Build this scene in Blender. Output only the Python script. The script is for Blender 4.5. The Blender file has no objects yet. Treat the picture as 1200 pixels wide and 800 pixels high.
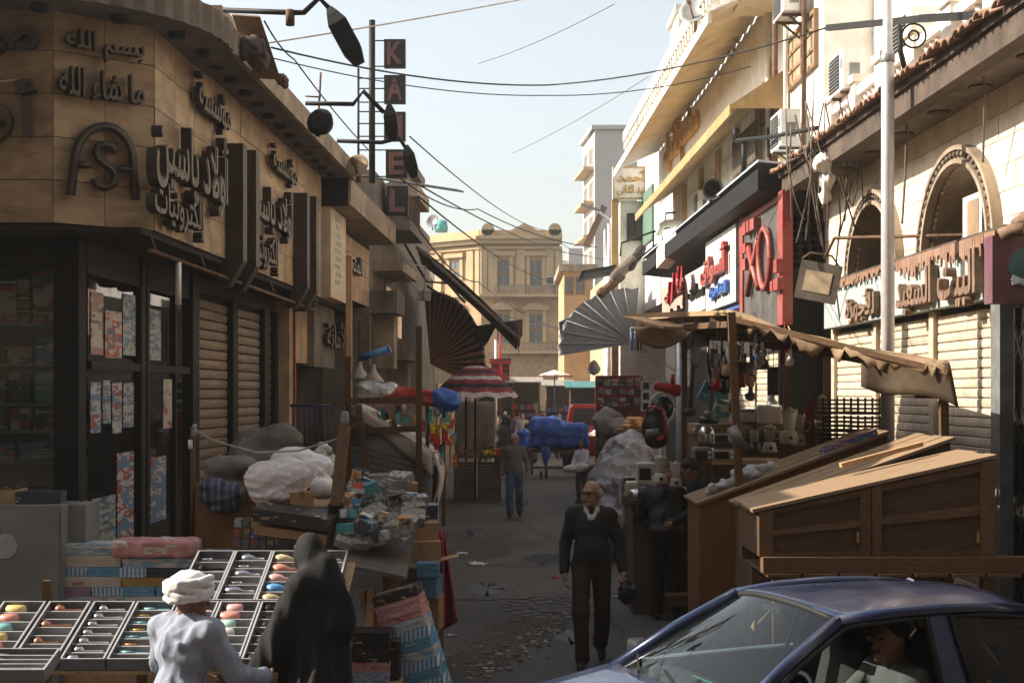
import bpy, bmesh, math, random
import numpy as np
from mathutils import Vector, Matrix
random.seed(7)
rng = np.random.default_rng(7)
S = bpy.context.scene
COL = S.collection
R = math.radians
# ---------------------------------------------------------------- camera, world, sun, exposure
FPX, HOR, H = 1667.0, 460.0, 2.5          # focal length in photo pixels, horizon row, eye height
cam = bpy.data.cameras.new('camera'); CAM = bpy.data.objects.new('camera', cam); COL.objects.link(CAM)
CAM.location = (0, 0, H); CAM.rotation_euler = (R(90), 0, 0)
cam.sensor_width = 36; cam.lens = FPX / 1200 * 36; cam.shift_y = (HOR - 400) / 1200
cam.clip_start = .1; cam.clip_end = 3000
S.camera = CAM
SUN_EL, SUN_AHEAD = R(33), R(4)
wd = bpy.data.worlds.new('World'); S.world = wd; wd.use_nodes = True
wn = wd.node_tree; bgn = wn.nodes['Background']
sky = wn.nodes.new('ShaderNodeTexSky'); sky.sky_type = 'NISHITA'; sky.sun_disc = False
sky.sun_elevation = SUN_EL; sky.sun_rotation = R(-90) + SUN_AHEAD
sky.air_density = 1.25; sky.dust_density = 2.0; sky.ozone_density = 0.0
hsv = wn.nodes.new('ShaderNodeHueSaturation'); hsv.inputs['Saturation'].default_value = .5; wn.links.new(sky.outputs[0], hsv.inputs['Color']); wn.links.new(hsv.outputs[0], bgn.inputs[0]); bgn.inputs[1].default_value = .12
sl = bpy.data.lights.new('sun', 'SUN'); sl.energy = 5; sl.angle = R(.5); sl.color = (1, .9, .76)
SUN = bpy.data.objects.new('sun', sl); COL.objects.link(SUN); SUN.location = (-30, 10, 30)
sdir = Vector((-math.cos(SUN_EL) * math.cos(SUN_AHEAD), math.cos(SUN_EL) * math.sin(SUN_AHEAD), math.sin(SUN_EL)))
SUN.rotation_euler = sdir.to_track_quat('Z', 'Y').to_euler()
vs = S.view_settings; vs.view_transform = 'Standard'; vs.look = 'None'; vs.exposure = 0.95; vs.gamma = 1; vs.use_curve_mapping = False
S.render.engine = 'CYCLES'
cy = S.cycles; cy.use_denoising = True; cy.max_bounces = 8; cy.diffuse_bounces = 4; cy.glossy_bounces = 3
cy.transmission_bounces = 6; cy.transparent_max_bounces = 12; cy.volume_bounces = 1; cy.caustics_reflective = False; cy.caustics_refractive = False

# ---------------------------------------------------------------- coordinates
def P(px, py, Y): return Vector(((px - 600) / FPX * Y, Y, H - (py - HOR) / FPX * Y))
def PZ(px, py, Z=0.0):
    Y = (H - Z) * FPX / (py - HOR); return Vector(((px - 600) / FPX * Y, Y, Z))
def XL(Y): return -3.27 + .033 * (Y - 13)
def XR(Y): return 5.0 - .021 * Y
class Fr:
    """upright facade frame: u to the viewer's right, v up (world z), n towards the viewer"""
    def __init__(s, o, n):
        s.o = Vector((o[0], o[1], 0)); s.n = Vector((n[0], n[1], 0)).normalized(); s.u = Vector((-s.n.y, s.n.x, 0))
    def p(s, u, v, n=0): return s.o + s.u * u + s.n * n + Vector((0, 0, v))
    def at(s, px, py, n=0):
        k = (px - 600) / FPX; q = s.o + s.n * n
        U = (k * q.y - q.x) / (s.u.x - k * s.u.y); Y = q.y + s.u.y * U
        return U, H - (py - HOR) / FPX * Y
    @property
    def rz(s): return math.atan2(s.u.y, s.u.x)
    def off(s, n): return Fr((s.o + s.n * n)[:2], s.n[:2])

# ---------------------------------------------------------------- mesh collecting
class MB:
    def __init__(s): s.v = []; s.f = []; s.m = []; s.sm = []
    def add(s, vs_, fs, m=0, sm=False):
        b = len(s.v); s.v += [tuple(q) for q in vs_]
        for f in fs: s.f.append([b + i for i in f]); s.m.append(m); s.sm.append(sm)
        return s
    def par(s, o, a, b, c, m=0):
        o, a, b, c = Vector(o), Vector(a), Vector(b), Vector(c)
        vs_ = [o, o + a, o + a + b, o + b, o + c, o + a + c, o + a + b + c, o + b + c]
        fs = [(0, 3, 2, 1), (4, 5, 6, 7), (0, 1, 5, 4), (1, 2, 6, 5), (2, 3, 7, 6), (3, 0, 4, 7)]
        if a.cross(b).dot(c) < 0: fs = [f[::-1] for f in fs]
        return s.add(vs_, fs, m)
    def box(s, x0, x1, y0, y1, z0, z1, m=0): return s.par((x0, y0, z0), (x1 - x0, 0, 0), (0, y1 - y0, 0), (0, 0, z1 - z0), m)
    def fbox(s, F, u0, u1, v0, v1, n0, n1, m=0):
        return s.par(F.p(u0, v0, n0), F.u * (u1 - u0), Vector((0, 0, v1 - v0)), F.n * (n1 - n0), m)
    def fpx(s, F, px0, py0, px1, py1, n0, n1, m=0):
        a = F.at(px0, py0, n1); b = F.at(px1, py1, n1); a2 = F.at(px0, py1, n1)
        return s.fbox(F, min(a[0], b[0]), max(a[0], b[0]), min(a[1], a2[1]), max(a[1], a2[1]), n0, n1, m)
    def bar(s, a, b, w, t=None, up=(0, 0, 1), m=0):
        a, b = Vector(a), Vector(b); d = (b - a); t = t or w
        up = Vector(up)
        x = d.cross(up)
        if x.length < 1e-5: x = d.cross(Vector((0, 1, 0)))
        x.normalize(); y = x.cross(d).normalized()
        return s.par(a - x * w / 2 - y * t / 2, x * w, y * t, d, m)
    def tube(s, pts, r, n=6, m=0, cap=True, sm=True):
        pts = [Vector(p) for p in pts]; k = len(pts)
        rs = r if isinstance(r, (list, tuple)) else [r] * k
        prev = None; base = len(s.v)
        for i, p in enumerate(pts):
            t = (pts[min(i + 1, k - 1)] - pts[max(i - 1, 0)])
            t = t.normalized() if t.length > 1e-9 else Vector((0, 0, 1))
            if prev is None:
                a = t.cross(Vector((0, 0, 1)))
                if a.length < 1e-3: a = t.cross(Vector((0, 1, 0)))
                a.normalize()
            else:
                a = prev - t * prev.dot(t)
                a = a.normalized() if a.length > 1e-6 else prev
            prev = a; b = t.cross(a)
            for j in range(n):
                th = 2 * math.pi * j / n
                s.v.append(tuple(p + (a * math.cos(th) + b * math.sin(th)) * rs[i]))
        for i in range(k - 1):
            for j in range(n):
                q = base + i * n + j; q2 = base + i * n + (j + 1) % n
                s.f.append([q, q2, q2 + n, q + n]); s.m.append(m); s.sm.append(sm)
        if cap:
            s.f.append([base + j for j in range(n)][::-1]); s.m.append(m); s.sm.append(False)
            s.f.append([base + (k - 1) * n + j for j in range(n)]); s.m.append(m); s.sm.append(False)
        return s
    def lathe(s, prof, c, n=12, m=0, axis=(0, 0, 1), sm=True, arc=None, sx=1, sy=1):
        c = Vector(c); ax = Vector(axis).normalized()
        a = ax.cross(Vector((0, 1, 0)))
        if a.length < 1e-3: a = ax.cross(Vector((1, 0, 0)))
        a.normalize(); b = ax.cross(a); base = len(s.v); k = len(prof)
        for (r, z) in prof:
            for j in range(n):
                th = 2 * math.pi * j / n
                s.v.append(tuple(c + ax * z + a * (r * math.cos(th) * sx) + b * (r * math.sin(th) * sy)))
        for i in range(k - 1):
            for j in range(n):
                q = base + i * n + j; q2 = base + i * n + (j + 1) % n
                s.f.append([q, q2, q2 + n, q + n]); s.m.append(m); s.sm.append(sm)
        if prof[0][0] > 1e-4: s.f.append([base + j for j in range(n)][::-1]); s.m.append(m); s.sm.append(False)
        if prof[-1][0] > 1e-4: s.f.append([base + (k - 1) * n + j for j in range(n)]); s.m.append(m); s.sm.append(False)
        return s
    def sheet(s, fn, nu, nv, m=0, th=0.0, sm=True):
        """fn(a,b) -> point, a,b in 0..1; th>0 gives it thickness"""
        g = [[Vector(fn(i / nu, j / nv)) for j in range(nv + 1)] for i in range(nu + 1)]
        def nrm(i, j):
            a = g[min(i + 1, nu)][j] - g[max(i - 1, 0)][j]; b = g[i][min(j + 1, nv)] - g[i][max(j - 1, 0)]
            c = a.cross(b); return c.normalized() if c.length > 1e-9 else Vector((0, 0, 1))
        top = [g[i][j] + (nrm(i, j) * th / 2 if th else Vector()) for i in range(nu + 1) for j in range(nv + 1)]
        w = nv + 1
        fs = [(i * w + j, (i + 1) * w + j, (i + 1) * w + j + 1, i * w + j + 1) for i in range(nu) for j in range(nv)]
        s.add(top, fs, m, sm)
        if th:
            bot = [g[i][j] - nrm(i, j) * th / 2 for i in range(nu + 1) for j in range(nv + 1)]
            b0 = len(s.v) - len(top)
            s.add(bot, [f[::-1] for f in fs], m, sm)
            b1 = len(s.v) - len(bot)
            rim = [i * w for i in range(nu + 1)] + [nu * w + j for j in range(1, nv + 1)] + [i * w + nv for i in range(nu - 1, -1, -1)] + [j for j in range(nv - 1, 0, -1)]
            for q in range(len(rim)):
                a, b = rim[q], rim[(q + 1) % len(rim)]
                s.f.append([b0 + a, b1 + a, b1 + b, b0 + b]); s.m.append(m); s.sm.append(False)
        return s
    def poly_ext(s, pts2, fmap, d0, d1, m=0):
        """extrude polygon: fmap(x,y,d)->point"""
        n = len(pts2)
        vs_ = [fmap(x, y, d0) for x, y in pts2] + [fmap(x, y, d1) for x, y in pts2]
        fs = [list(range(n))[::-1], list(range(n, 2 * n))] + [(i, (i + 1) % n, n + (i + 1) % n, n + i) for i in range(n)]
        return s.add(vs_, fs, m)
    def mesh(s, name, mats, off=(0, 0, 0)):
        me = bpy.data.meshes.new(name)
        if len(s.v):
            a = np.array([tuple(q) for q in s.v], dtype=np.float64) - np.array(tuple(off))
            me.from_pydata(a.tolist(), [], s.f)
            me.polygons.foreach_set('material_index', s.m); me.polygons.foreach_set('use_smooth', s.sm)
        for q in (mats if isinstance(mats, (list, tuple)) else [mats]): me.materials.append(q)
        me.update(); return me

WL = {}                                     # world location of every object I place (translation only)
def link(o, parent=None, loc=(0, 0, 0)):
    COL.objects.link(o)
    if parent is not None:
        o.parent = parent; o.location = loc; WL[o.name] = WL[parent.name] + Vector(loc)
    else:
        o.location = loc; WL[o.name] = Vector(loc)
    return o
def tag(o, label=None, cat=None, group=None, kind=None):
    if label: o['label'] = label
    if cat: o['category'] = cat
    if group: o['group'] = group
    if kind: o['kind'] = kind
    return o
def thing(name, label, cat, loc, group=None):
    o = bpy.data.objects.new(name, None); o.empty_display_size = .1
    link(o, None, loc); return tag(o, label, cat, group)
def part(name, mb, mats, parent, label=None, kind=None):
    """mesh child; mb in world coordinates"""
    o = bpy.data.objects.new(name, mb.mesh(name, mats, WL[parent.name]))
    link(o, parent); 
    if label: o['label'] = label
    if kind: o['kind'] = kind
    return o
def solo(name, mb, mats, label, cat, group=None):
    a = np.array([tuple(q) for q in mb.v]); c = Vector(((a[:, 0].min() + a[:, 0].max()) / 2, (a[:, 1].min() + a[:, 1].max()) / 2, a[:, 2].min()))
    o = bpy.data.objects.new(name, mb.mesh(name, mats, c)); link(o, None, c); return tag(o, label, cat, group)
def struct(name, mb, mats):
    o = bpy.data.objects.new(name, mb.mesh(name, mats)); link(o); return tag(o, kind='structure')
def piece(name, me, parent, loc, rz=0, rot=None, scale=None):
    """child that shares mesh data; loc in world coordinates"""
    o = bpy.data.objects.new(name, me); link(o, parent, Vector(loc) - WL[parent.name])
    if rot is not None: o.rotation_euler = rot
    elif rz: o.rotation_euler = (0, 0, rz)
    if scale is not None: o.scale = scale
    return o
def copy_thing(root, loc, label=None, group=None, rz=None, scale=None):
    def cp(o, par):
        c = o.copy(); COL.objects.link(c)
        if par is not None: c.parent = par
        for ch in o.children: cp(ch, c)
        return c
    c = cp(root, None); c.location = loc; WL[c.name] = Vector(loc)
    if rz is not None: c.rotation_euler = (0, 0, rz)
    if scale is not None: c.scale = scale
    if label: c['label'] = label
    if group: c['group'] = group
    return c

# ---------------------------------------------------------------- materials
MATS = {}
def _nt(name):
    m = bpy.data.materials.new(name); m.use_nodes = True; nt = m.node_tree
    b = nt.nodes['Principled BSDF']; return m, nt, b
def _noise(nt, scale, det=4, rough=.55, vec=None):
    n = nt.nodes.new('ShaderNodeTexNoise'); n.inputs['Scale'].default_value = scale; n.inputs['Detail'].default_value = det; n.inputs['Roughness'].default_value = rough
    if vec is not None: nt.links.new(vec, n.inputs['Vector'])
    return n
def _mixc(nt, a, b, fac, mode='MIX'):
    n = nt.nodes.new('ShaderNodeMix'); n.data_type = 'RGBA'; n.blend_type = mode
    for sck, val in ((n.inputs[0], fac), (n.inputs[6], a), (n.inputs[7], b)):
        if hasattr(val, 'links') or isinstance(val, bpy.types.NodeSocket): nt.links.new(val, sck)
        elif isinstance(val, (int, float)): sck.default_value = val
        else: sck.default_value = (*val[:3], 1)
    return n.outputs[2]
def _ramp(nt, fac, stops):
    n = nt.nodes.new('ShaderNodeValToRGB'); nt.links.new(fac, n.inputs[0]); e = n.color_ramp.elements
    while len(e) < len(stops): e.new(.5)
    for i, (p, c) in enumerate(stops):
        e[i].position = p; e[i].color = (*(c if isinstance(c, (tuple, list)) else (c, c, c)), 1)
    return n.outputs[0]
def M(name, col, rough=.75, var=.25, scale=5, metal=0, bump=.15, dirt=None, dirt_amt=.5, dscale=2.2, rnd=.0, spec=.35, bscale=None, stretch=None, trans=0, sheen=0, coat=0, alpha=1):
    if name in MATS: return MATS[name]
    m, nt, b = _nt(name)
    tc = nt.nodes.new('ShaderNodeTexCoord'); vec = tc.outputs['Object']
    oi = nt.nodes.new('ShaderNodeObjectInfo')
    add = nt.nodes.new('ShaderNodeVectorMath'); add.operation = 'MULTIPLY_ADD'
    cmb = nt.nodes.new('ShaderNodeCombineXYZ')
    for i in range(3): nt.links.new(oi.outputs['Random'], cmb.inputs[i])
    nt.links.new(cmb.outputs[0], add.inputs[0]); add.inputs[1].default_value = (37, 19, 53); nt.links.new(vec, add.inputs[2]); vec = add.outputs[0]
    if stretch:
        mp = nt.nodes.new('ShaderNodeMapping'); mp.inputs['Scale'].default_value = stretch; nt.links.new(vec, mp.inputs[0]); vec2 = mp.outputs[0]
    else: vec2 = vec
    n1 = _noise(nt, scale, 5, .6, vec2)
    lo = tuple(max(0, c * (1 - var)) for c in col); hi = tuple(min(1, c * (1 + var)) for c in col)
    c = _ramp(nt, n1.outputs[0], [(.3, lo), (.7, hi)])
    if dirt:
        n2 = _noise(nt, dscale, 6, .65, vec); f = _ramp(nt, n2.outputs[0], [(.45, 0), (.68, dirt_amt)])
        c = _mixc(nt, c, dirt, f)
    if rnd:
        mr = nt.nodes.new('ShaderNodeMapRange'); nt.links.new(oi.outputs['Random'], mr.inputs[0]); mr.inputs[3].default_value = 1 - rnd; mr.inputs[4].default_value = 1 + rnd
        hs = nt.nodes.new('ShaderNodeHueSaturation'); nt.links.new(mr.outputs[0], hs.inputs['Value']); nt.links.new(c, hs.inputs['Color']); c = hs.outputs[0]
    nt.links.new(c, b.inputs['Base Color'])
    b.inputs['Roughness'].default_value = rough; b.inputs['Metallic'].default_value = metal; b.inputs['Specular IOR Level'].default_value = spec
    if coat: b.inputs['Coat Weight'].default_value = coat; b.inputs['Coat Roughness'].default_value = .06
    if trans: b.inputs['Transmission Weight'].default_value = trans
    if sheen: b.inputs['Sheen Weight'].default_value = sheen
    if alpha < 1: b.inputs['Alpha'].default_value = alpha
    if bump:
        nb = _noise(nt, bscale or scale * 4, 4, .6, vec2); bp = nt.nodes.new('ShaderNodeBump'); bp.inputs['Strength'].default_value = bump; bp.inputs['Distance'].default_value = .02
        nt.links.new(nb.outputs[0], bp.inputs['Height']); nt.links.new(bp.outputs[0], b.inputs['Normal'])
    MATS[name] = m; return m
def Mstripe(name, cols, axis=2, period=.1, rough=.8, bump=.1, var=.12, coord='Object', dirt=None):
    """constant colour bands along an object axis (printed or woven stripes)"""
    if name in MATS: return MATS[name]
    m, nt, b = _nt(name); tc = nt.nodes.new('ShaderNodeTexCoord')
    sp = nt.nodes.new('ShaderNodeSeparateXYZ'); nt.links.new(tc.outputs[coord], sp.inputs[0])
    d = nt.nodes.new('ShaderNodeMath'); d.operation = 'DIVIDE'; nt.links.new(sp.outputs[axis], d.inputs[0]); d.inputs[1].default_value = period
    fr = nt.nodes.new('ShaderNodeMath'); fr.operation = 'FRACT'; nt.links.new(d.outputs[0], fr.inputs[0])
    r = nt.nodes.new('ShaderNodeValToRGB'); r.color_ramp.interpolation = 'CONSTANT'; nt.links.new(fr.outputs[0], r.inputs[0]); e = r.color_ramp.elements
    while len(e) < len(cols): e.new(.5)
    for i, (p, c) in enumerate(cols): e[i].position = p; e[i].color = (*c, 1)
    n1 = _noise(nt, 6, 5, .6, tc.outputs['Object']); f = _ramp(nt, n1.outputs[0], [(.3, 1 - var), (.7, 1)])
    c = _mixc(nt, r.outputs[0], f, 1.0, 'MULTIPLY')
    if dirt:
        n2 = _noise(nt, 3, 6, .65, tc.outputs['Object']); c = _mixc(nt, c, dirt, _ramp(nt, n2.outputs[0], [(.4, 0), (.7, .6)]))
    nt.links.new(c, b.inputs['Base Color']); b.inputs['Roughness'].default_value = rough; b.inputs['Specular IOR Level'].default_value = .25
    if bump:
        nb = _noise(nt, 25, 4, .6, tc.outputs['Object']); bp = nt.nodes.new('ShaderNodeBump'); bp.inputs['Strength'].default_value = bump; bp.inputs['Distance'].default_value = .02
        nt.links.new(nb.outputs[0], bp.inputs['Height']); nt.links.new(bp.outputs[0], b.inputs['Normal'])
    MATS[name] = m; return m
def Mprint(name, base, inks, scale=9, rough=.45, thr=.5, seed=0, cell='EUCLIDEAN'):
    """printed carton: blocks of ink over a base colour"""
    if name in MATS: return MATS[name]
    m, nt, b = _nt(name); tc = nt.nodes.new('ShaderNodeTexCoord'); oi = nt.nodes.new('ShaderNodeObjectInfo')
    mp = nt.nodes.new('ShaderNodeMapping'); mp.inputs['Location'].default_value = (seed * 3.1, seed * 1.7, seed * .7); nt.links.new(tc.outputs['Object'], mp.inputs[0])
    cmb = nt.nodes.new('ShaderNodeCombineXYZ')
    for i in range(3): nt.links.new(oi.outputs['Random'], cmb.inputs[i])
    add = nt.nodes.new('ShaderNodeVectorMath'); add.operation = 'MULTIPLY_ADD'; nt.links.new(cmb.outputs[0], add.inputs[0]); add.inputs[1].default_value = (9, 7, 5); nt.links.new(mp.outputs[0], add.inputs[2])
    sx = nt.nodes.new('ShaderNodeSeparateXYZ'); nt.links.new(add.outputs[0], sx.inputs[0]); su = nt.nodes.new('ShaderNodeMath'); nt.links.new(sx.outputs[0], su.inputs[0]); nt.links.new(sx.outputs[1], su.inputs[1])
    cv = nt.nodes.new('ShaderNodeCombineXYZ'); nt.links.new(su.outputs[0], cv.inputs[0]); nt.links.new(sx.outputs[2], cv.inputs[1])
    def brk(sc, w):
        k = nt.nodes.new('ShaderNodeTexBrick'); k.inputs['Scale'].default_value = sc; k.inputs['Brick Width'].default_value = w; k.inputs['Mortar Size'].default_value = 0; k.inputs['Color1'].default_value = (0, 0, 0, 1); k.inputs['Color2'].default_value = (1, 1, 1, 1); k.offset_frequency = 2; k.offset = .37; nt.links.new(cv.outputs[0], k.inputs['Vector']); return k.outputs['Color']
    sp = nt.nodes.new('ShaderNodeSeparateColor'); nt.links.new(_mixc(nt, brk(scale * .5, .9), brk(scale * 1.5, 1.1), .3), sp.inputs[0])
    r = nt.nodes.new('ShaderNodeValToRGB'); r.color_ramp.interpolation = 'CONSTANT'; nt.links.new(sp.outputs[0], r.inputs[0]); e = r.color_ramp.elements
    cols = [(0, base)] + [(thr + (1 - thr) * i / len(inks), c) for i, c in enumerate(inks)]
    while len(e) < len(cols): e.new(.5)
    for i, (p, c) in enumerate(cols): e[i].position = p; e[i].color = (*c, 1)
    n1 = _noise(nt, 4, 4, .6, add.outputs[0]); c = _mixc(nt, r.outputs[0], _ramp(nt, n1.outputs[0], [(.3, .72), (.7, 1)]), 1.0, 'MULTIPLY')
    nt.links.new(c, b.inputs['Base Color']); b.inputs['Roughness'].default_value = rough
    MATS[name] = m; return m
def Mclear(name, tint=(1, 1, 1), rough=.05, amount=.75, spec=.5):
    """thin clear plastic or a pane: mostly lets light through, some gloss"""
    if name in MATS: return MATS[name]
    m, nt, b = _nt(name); out = nt.nodes['Material Output']
    tr = nt.nodes.new('ShaderNodeBsdfTransparent'); tr.inputs[0].default_value = (*tint, 1)
    b.inputs['Base Color'].default_value = (*[.8 * t for t in tint], 1); b.inputs['Roughness'].default_value = rough; b.inputs['Specular IOR Level'].default_value = spec
    gl = nt.nodes.new('ShaderNodeBsdfGlossy'); gl.inputs['Roughness'].default_value = rough
    fr = nt.nodes.new('ShaderNodeFresnel'); fr.inputs[0].default_value = 1.5
    m1 = nt.nodes.new('ShaderNodeMixShader'); m1.inputs[0].default_value = amount; nt.links.new(b.outputs[0], m1.inputs[1]); nt.links.new(tr.outputs[0], m1.inputs[2])
    m2 = nt.nodes.new('ShaderNodeMixShader'); nt.links.new(fr.outputs[0], m2.inputs[0]); nt.links.new(m1.outputs[0], m2.inputs[1]); nt.links.new(gl.outputs[0], m2.inputs[2])
    nt.links.new(m2.outputs[0], out.inputs[0]); MATS[name] = m; return m

# ---------------------------------------------------------------- lettering
_AR = {'ء': (0xFE80, 1), 'آ': (0xFE81, 2), 'أ': (0xFE83, 2), 'ؤ': (0xFE85, 2), 'إ': (0xFE87, 2), 'ئ': (0xFE89, 4), 'ا': (0xFE8D, 2), 'ب': (0xFE8F, 4), 'ة': (0xFE93, 2), 'ت': (0xFE95, 4), 'ث': (0xFE99, 4), 'ج': (0xFE9D, 4), 'ح': (0xFEA1, 4), 'خ': (0xFEA5, 4), 'د': (0xFEA9, 2), 'ذ': (0xFEAB, 2), 'ر': (0xFEAD, 2), 'ز': (0xFEAF, 2), 'س': (0xFEB1, 4), 'ش': (0xFEB5, 4), 'ص': (0xFEB9, 4), 'ض': (0xFEBD, 4), 'ط': (0xFEC1, 4), 'ظ': (0xFEC5, 4), 'ع': (0xFEC9, 4), 'غ': (0xFECD, 4), 'ف': (0xFED1, 4), 'ق': (0xFED5, 4), 'ك': (0xFED9, 4), 'ل': (0xFEDD, 4), 'م': (0xFEE1, 4), 'ن': (0xFEE5, 4), 'ه': (0xFEE9, 4), 'و': (0xFEED, 2), 'ى': (0xFEEF, 2), 'ي': (0xFEF1, 4)}
def shape_ar(t):
    out = []
    for w in t.split(' '):
        r = []; prev = False; i = 0
        while i < len(w):
            ch = w[i]
            if ch not in _AR: r.append(ch); prev = False; i += 1; continue
            if ch == 'ل' and i + 1 < len(w) and w[i + 1] in 'اأ':
                b = 0xFEFB if w[i + 1] == 'ا' else 0xFEF7
                r.append(chr(b + (1 if prev else 0))); prev = False; i += 2; continue
            c, n = _AR[ch]; nxt = i + 1 < len(w) and w[i + 1] in _AR and w[i + 1] != 'ء'
            if n == 4 and nxt: r.append(chr(c + (3 if prev else 2))); prev = True
            else: r.append(chr(c + (1 if prev and n > 1 else 0))); prev = n == 4
            i += 1
        out.append(''.join(r)[::-1])
    return ' '.join(out[::-1])
_TX = {}
def text_geo(t, bold=.0, ext=.05):
    key = (t, bold, ext)
    if key in _TX: return _TX[key]
    c = bpy.data.curves.new('lettering', 'FONT'); c.body = shape_ar(t); c.size = 1; c.extrude = ext; c.offset = bold; c.resolution_u = 2; c.fill_mode = 'BOTH'
    o = bpy.data.objects.new('lettering', c); COL.objects.link(o)
    me = bpy.data.meshes.new_from_object(o.evaluated_get(bpy.context.evaluated_depsgraph_get()))
    v = np.array([tuple(q.co) for q in me.vertices]); f = [list(p.vertices) for p in me.polygons]
    bpy.data.objects.remove(o); bpy.data.curves.remove(c); bpy.data.meshes.remove(me)
    _TX[key] = (v, f); return _TX[key]
def text(mb, t, F, u0, u1, v0, v1, n0, n1, bold=.012, m=0):
    """fit the words into a rectangle of a facade frame"""
    v, f = text_geo(t, bold); lo = v.min(0); hi = v.max(0); q = (v - lo) / (hi - lo)
    pts = [F.p(u0 + (u1 - u0) * a, v0 + (v1 - v0) * b, n0 + (n1 - n0) * c) for a, b, c in q]
    mb.add(pts, f, m); return mb
def text_px(mb, t, F, px0, py0, px1, py1, n0, n1, bold=.012, m=0):
    a = F.at(px0, py0, n1); b = F.at(px1, py1, n1); pm = (px0 + px1) / 2
    v1 = F.at(pm, py0, n1)[1]; v0 = F.at(pm, py1, n1)[1]
    return text(mb, t, F, min(a[0], b[0]), max(a[0], b[0]), v0, v1, n0, n1, bold, m)

# ---------------------------------------------------------------- smooth solids (for bodies, sacks, bags, bundles)
def _prim(p, X):
    t = p['t']
    if t == 'c':
        a, b, ra, rb = np.array(p['a']), np.array(p['b']), p['r'], p.get('r2', p['r']); ba = b - a; L = float(ba @ ba) + 1e-12
        fl = p.get('fl')
        q = X - a
        h = np.clip((q @ ba) / L, 0, 1)
        d = q - h[:, None] * ba
        if fl is not None:
            ax = np.array(fl[0]); k = fl[1]; d = d + np.outer(d @ ax, ax) * (1 / k - 1)
        return np.sqrt((d * d).sum(1)) - (ra + (rb - ra) * h)
    if t == 'e':
        q = X - np.array(p['c'])
        if 'R' in p: q = q @ np.array(p['R'])
        r = np.array(p['r']); k0 = np.sqrt(((q / r) ** 2).sum(1)) + 1e-9; k1 = np.sqrt(((q / r ** 2) ** 2).sum(1)) + 1e-9
        return k0 * (k0 - 1) / k1
    if t == 'b':
        q = X - np.array(p['c'])
        if 'R' in p: q = q @ np.array(p['R'])
        rr = p.get('rr', .02); d = np.abs(q) - (np.array(p['r']) - rr)
        return np.sqrt((np.maximum(d, 0) ** 2).sum(1)) + np.minimum(d.max(1), 0) - rr
def surface_nets(Fd, o, h):
    s = Fd < 0; nx, ny, nz = Fd.shape
    cs = [(i, j, k) for i in (0, 1) for j in (0, 1) for k in (0, 1)]
    sl_ = lambda A, c: A[c[0]:nx - 1 + c[0], c[1]:ny - 1 + c[1], c[2]:nz - 1 + c[2]]
    cnt = sum(sl_(s, c).astype(np.int8) for c in cs); act = (cnt > 0) & (cnt < 8)
    I, J, K = np.nonzero(act); idx = -np.ones(act.shape, np.int64); idx[I, J, K] = np.arange(len(I))
    acc = np.zeros((len(I), 3)); w = np.zeros(len(I))
    for a in cs:
        for ax in range(3):
            if a[ax]: continue
            b = list(a); b[ax] = 1
            f0 = Fd[I + a[0], J + a[1], K + a[2]]; f1 = Fd[I + b[0], J + b[1], K + b[2]]
            msk = (f0 < 0) != (f1 < 0); t = np.where(msk, f0 / np.where(msk, f0 - f1, 1), 0)
            pos = np.tile(np.array(a, float), (len(I), 1)); pos[:, ax] += t
            acc += pos * msk[:, None]; w += msk
    V = (np.stack([I, J, K], 1) + acc / w[:, None]) * h + o
    faces = []
    for ax in range(3):
        sa = [slice(None)] * 3; sb = [slice(None)] * 3; sa[ax] = slice(0, -1); sb[ax] = slice(1, None)
        A, B = s[tuple(sa)], s[tuple(sb)]; u, v = (ax + 1) % 3, (ax + 2) % 3
        q = np.argwhere(A != B)
        q = q[(q[:, u] > 0) & (q[:, v] > 0) & (q[:, u] < act.shape[u]) & (q[:, v] < act.shape[v])]
        if not len(q): continue
        du = np.zeros(3, int); du[u] = 1; dv = np.zeros(3, int); dv[v] = 1
        g = lambda e: idx[e[:, 0], e[:, 1], e[:, 2]]
        quad = np.stack([g(q - du - dv), g(q - dv), g(q), g(q - du)], 1)
        fl = ~A[q[:, 0], q[:, 1], q[:, 2]]; quad[fl] = quad[fl][:, ::-1]
        faces.append(quad)
    return V, np.concatenate(faces)
def sdf(mb, prims, res=.02, k=.03, noise=None, matmap=None):
    """smooth union of primitives -> one closed surface added to mb; each prim has material slot 'm'; 'neg' carves"""
    lo = np.full(3, 1e9); hi = -lo
    for p in prims:
        if p['t'] == 'c': pts = np.array([p['a'], p['b']]); r = max(p['r'], p.get('r2', 0)) * (p['fl'][1] if p.get('fl') and p['fl'][1] > 1 else 1)
        else: pts = np.array([p['c']]); r = max(p['r']) * (1.75 if p['t'] == 'b' else 1)
        lo = np.minimum(lo, (pts - r).min(0)); hi = np.maximum(hi, (pts + r).max(0))
    lo -= res * 3; hi += res * 3; n = np.ceil((hi - lo) / res).astype(int) + 1
    g = np.stack(np.meshgrid(*[lo[i] + res * np.arange(n[i]) for i in range(3)], indexing='ij'), -1).reshape(-1, 3)
    D = None
    for p in prims:
        d = _prim(p, g)
        if D is None: D = d; continue
        kk = p.get('k', k)
        if kk > 0: h = np.clip(.5 + .5 * (D - d) / kk, 0, 1); D = D * (1 - h) + d * h - kk * h * (1 - h)
        else: D = np.minimum(D, d)
    if noise is not None: D = D + noise(g)
    V, Fc = surface_nets(D.reshape(n), lo, res)
    c = V[Fc].mean(1)
    dm = np.stack([_prim(p, c) - p.get('bias', 0) for p in prims], 1); mi = np.array([p.get('m', 0) for p in prims])[dm.argmin(1)]
    b = len(mb.v); mb.v += [tuple(q) for q in V.tolist()]; mb.f += (Fc + b).tolist(); mb.m += mi.tolist(); mb.sm += [True] * len(Fc)
    return mb
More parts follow.
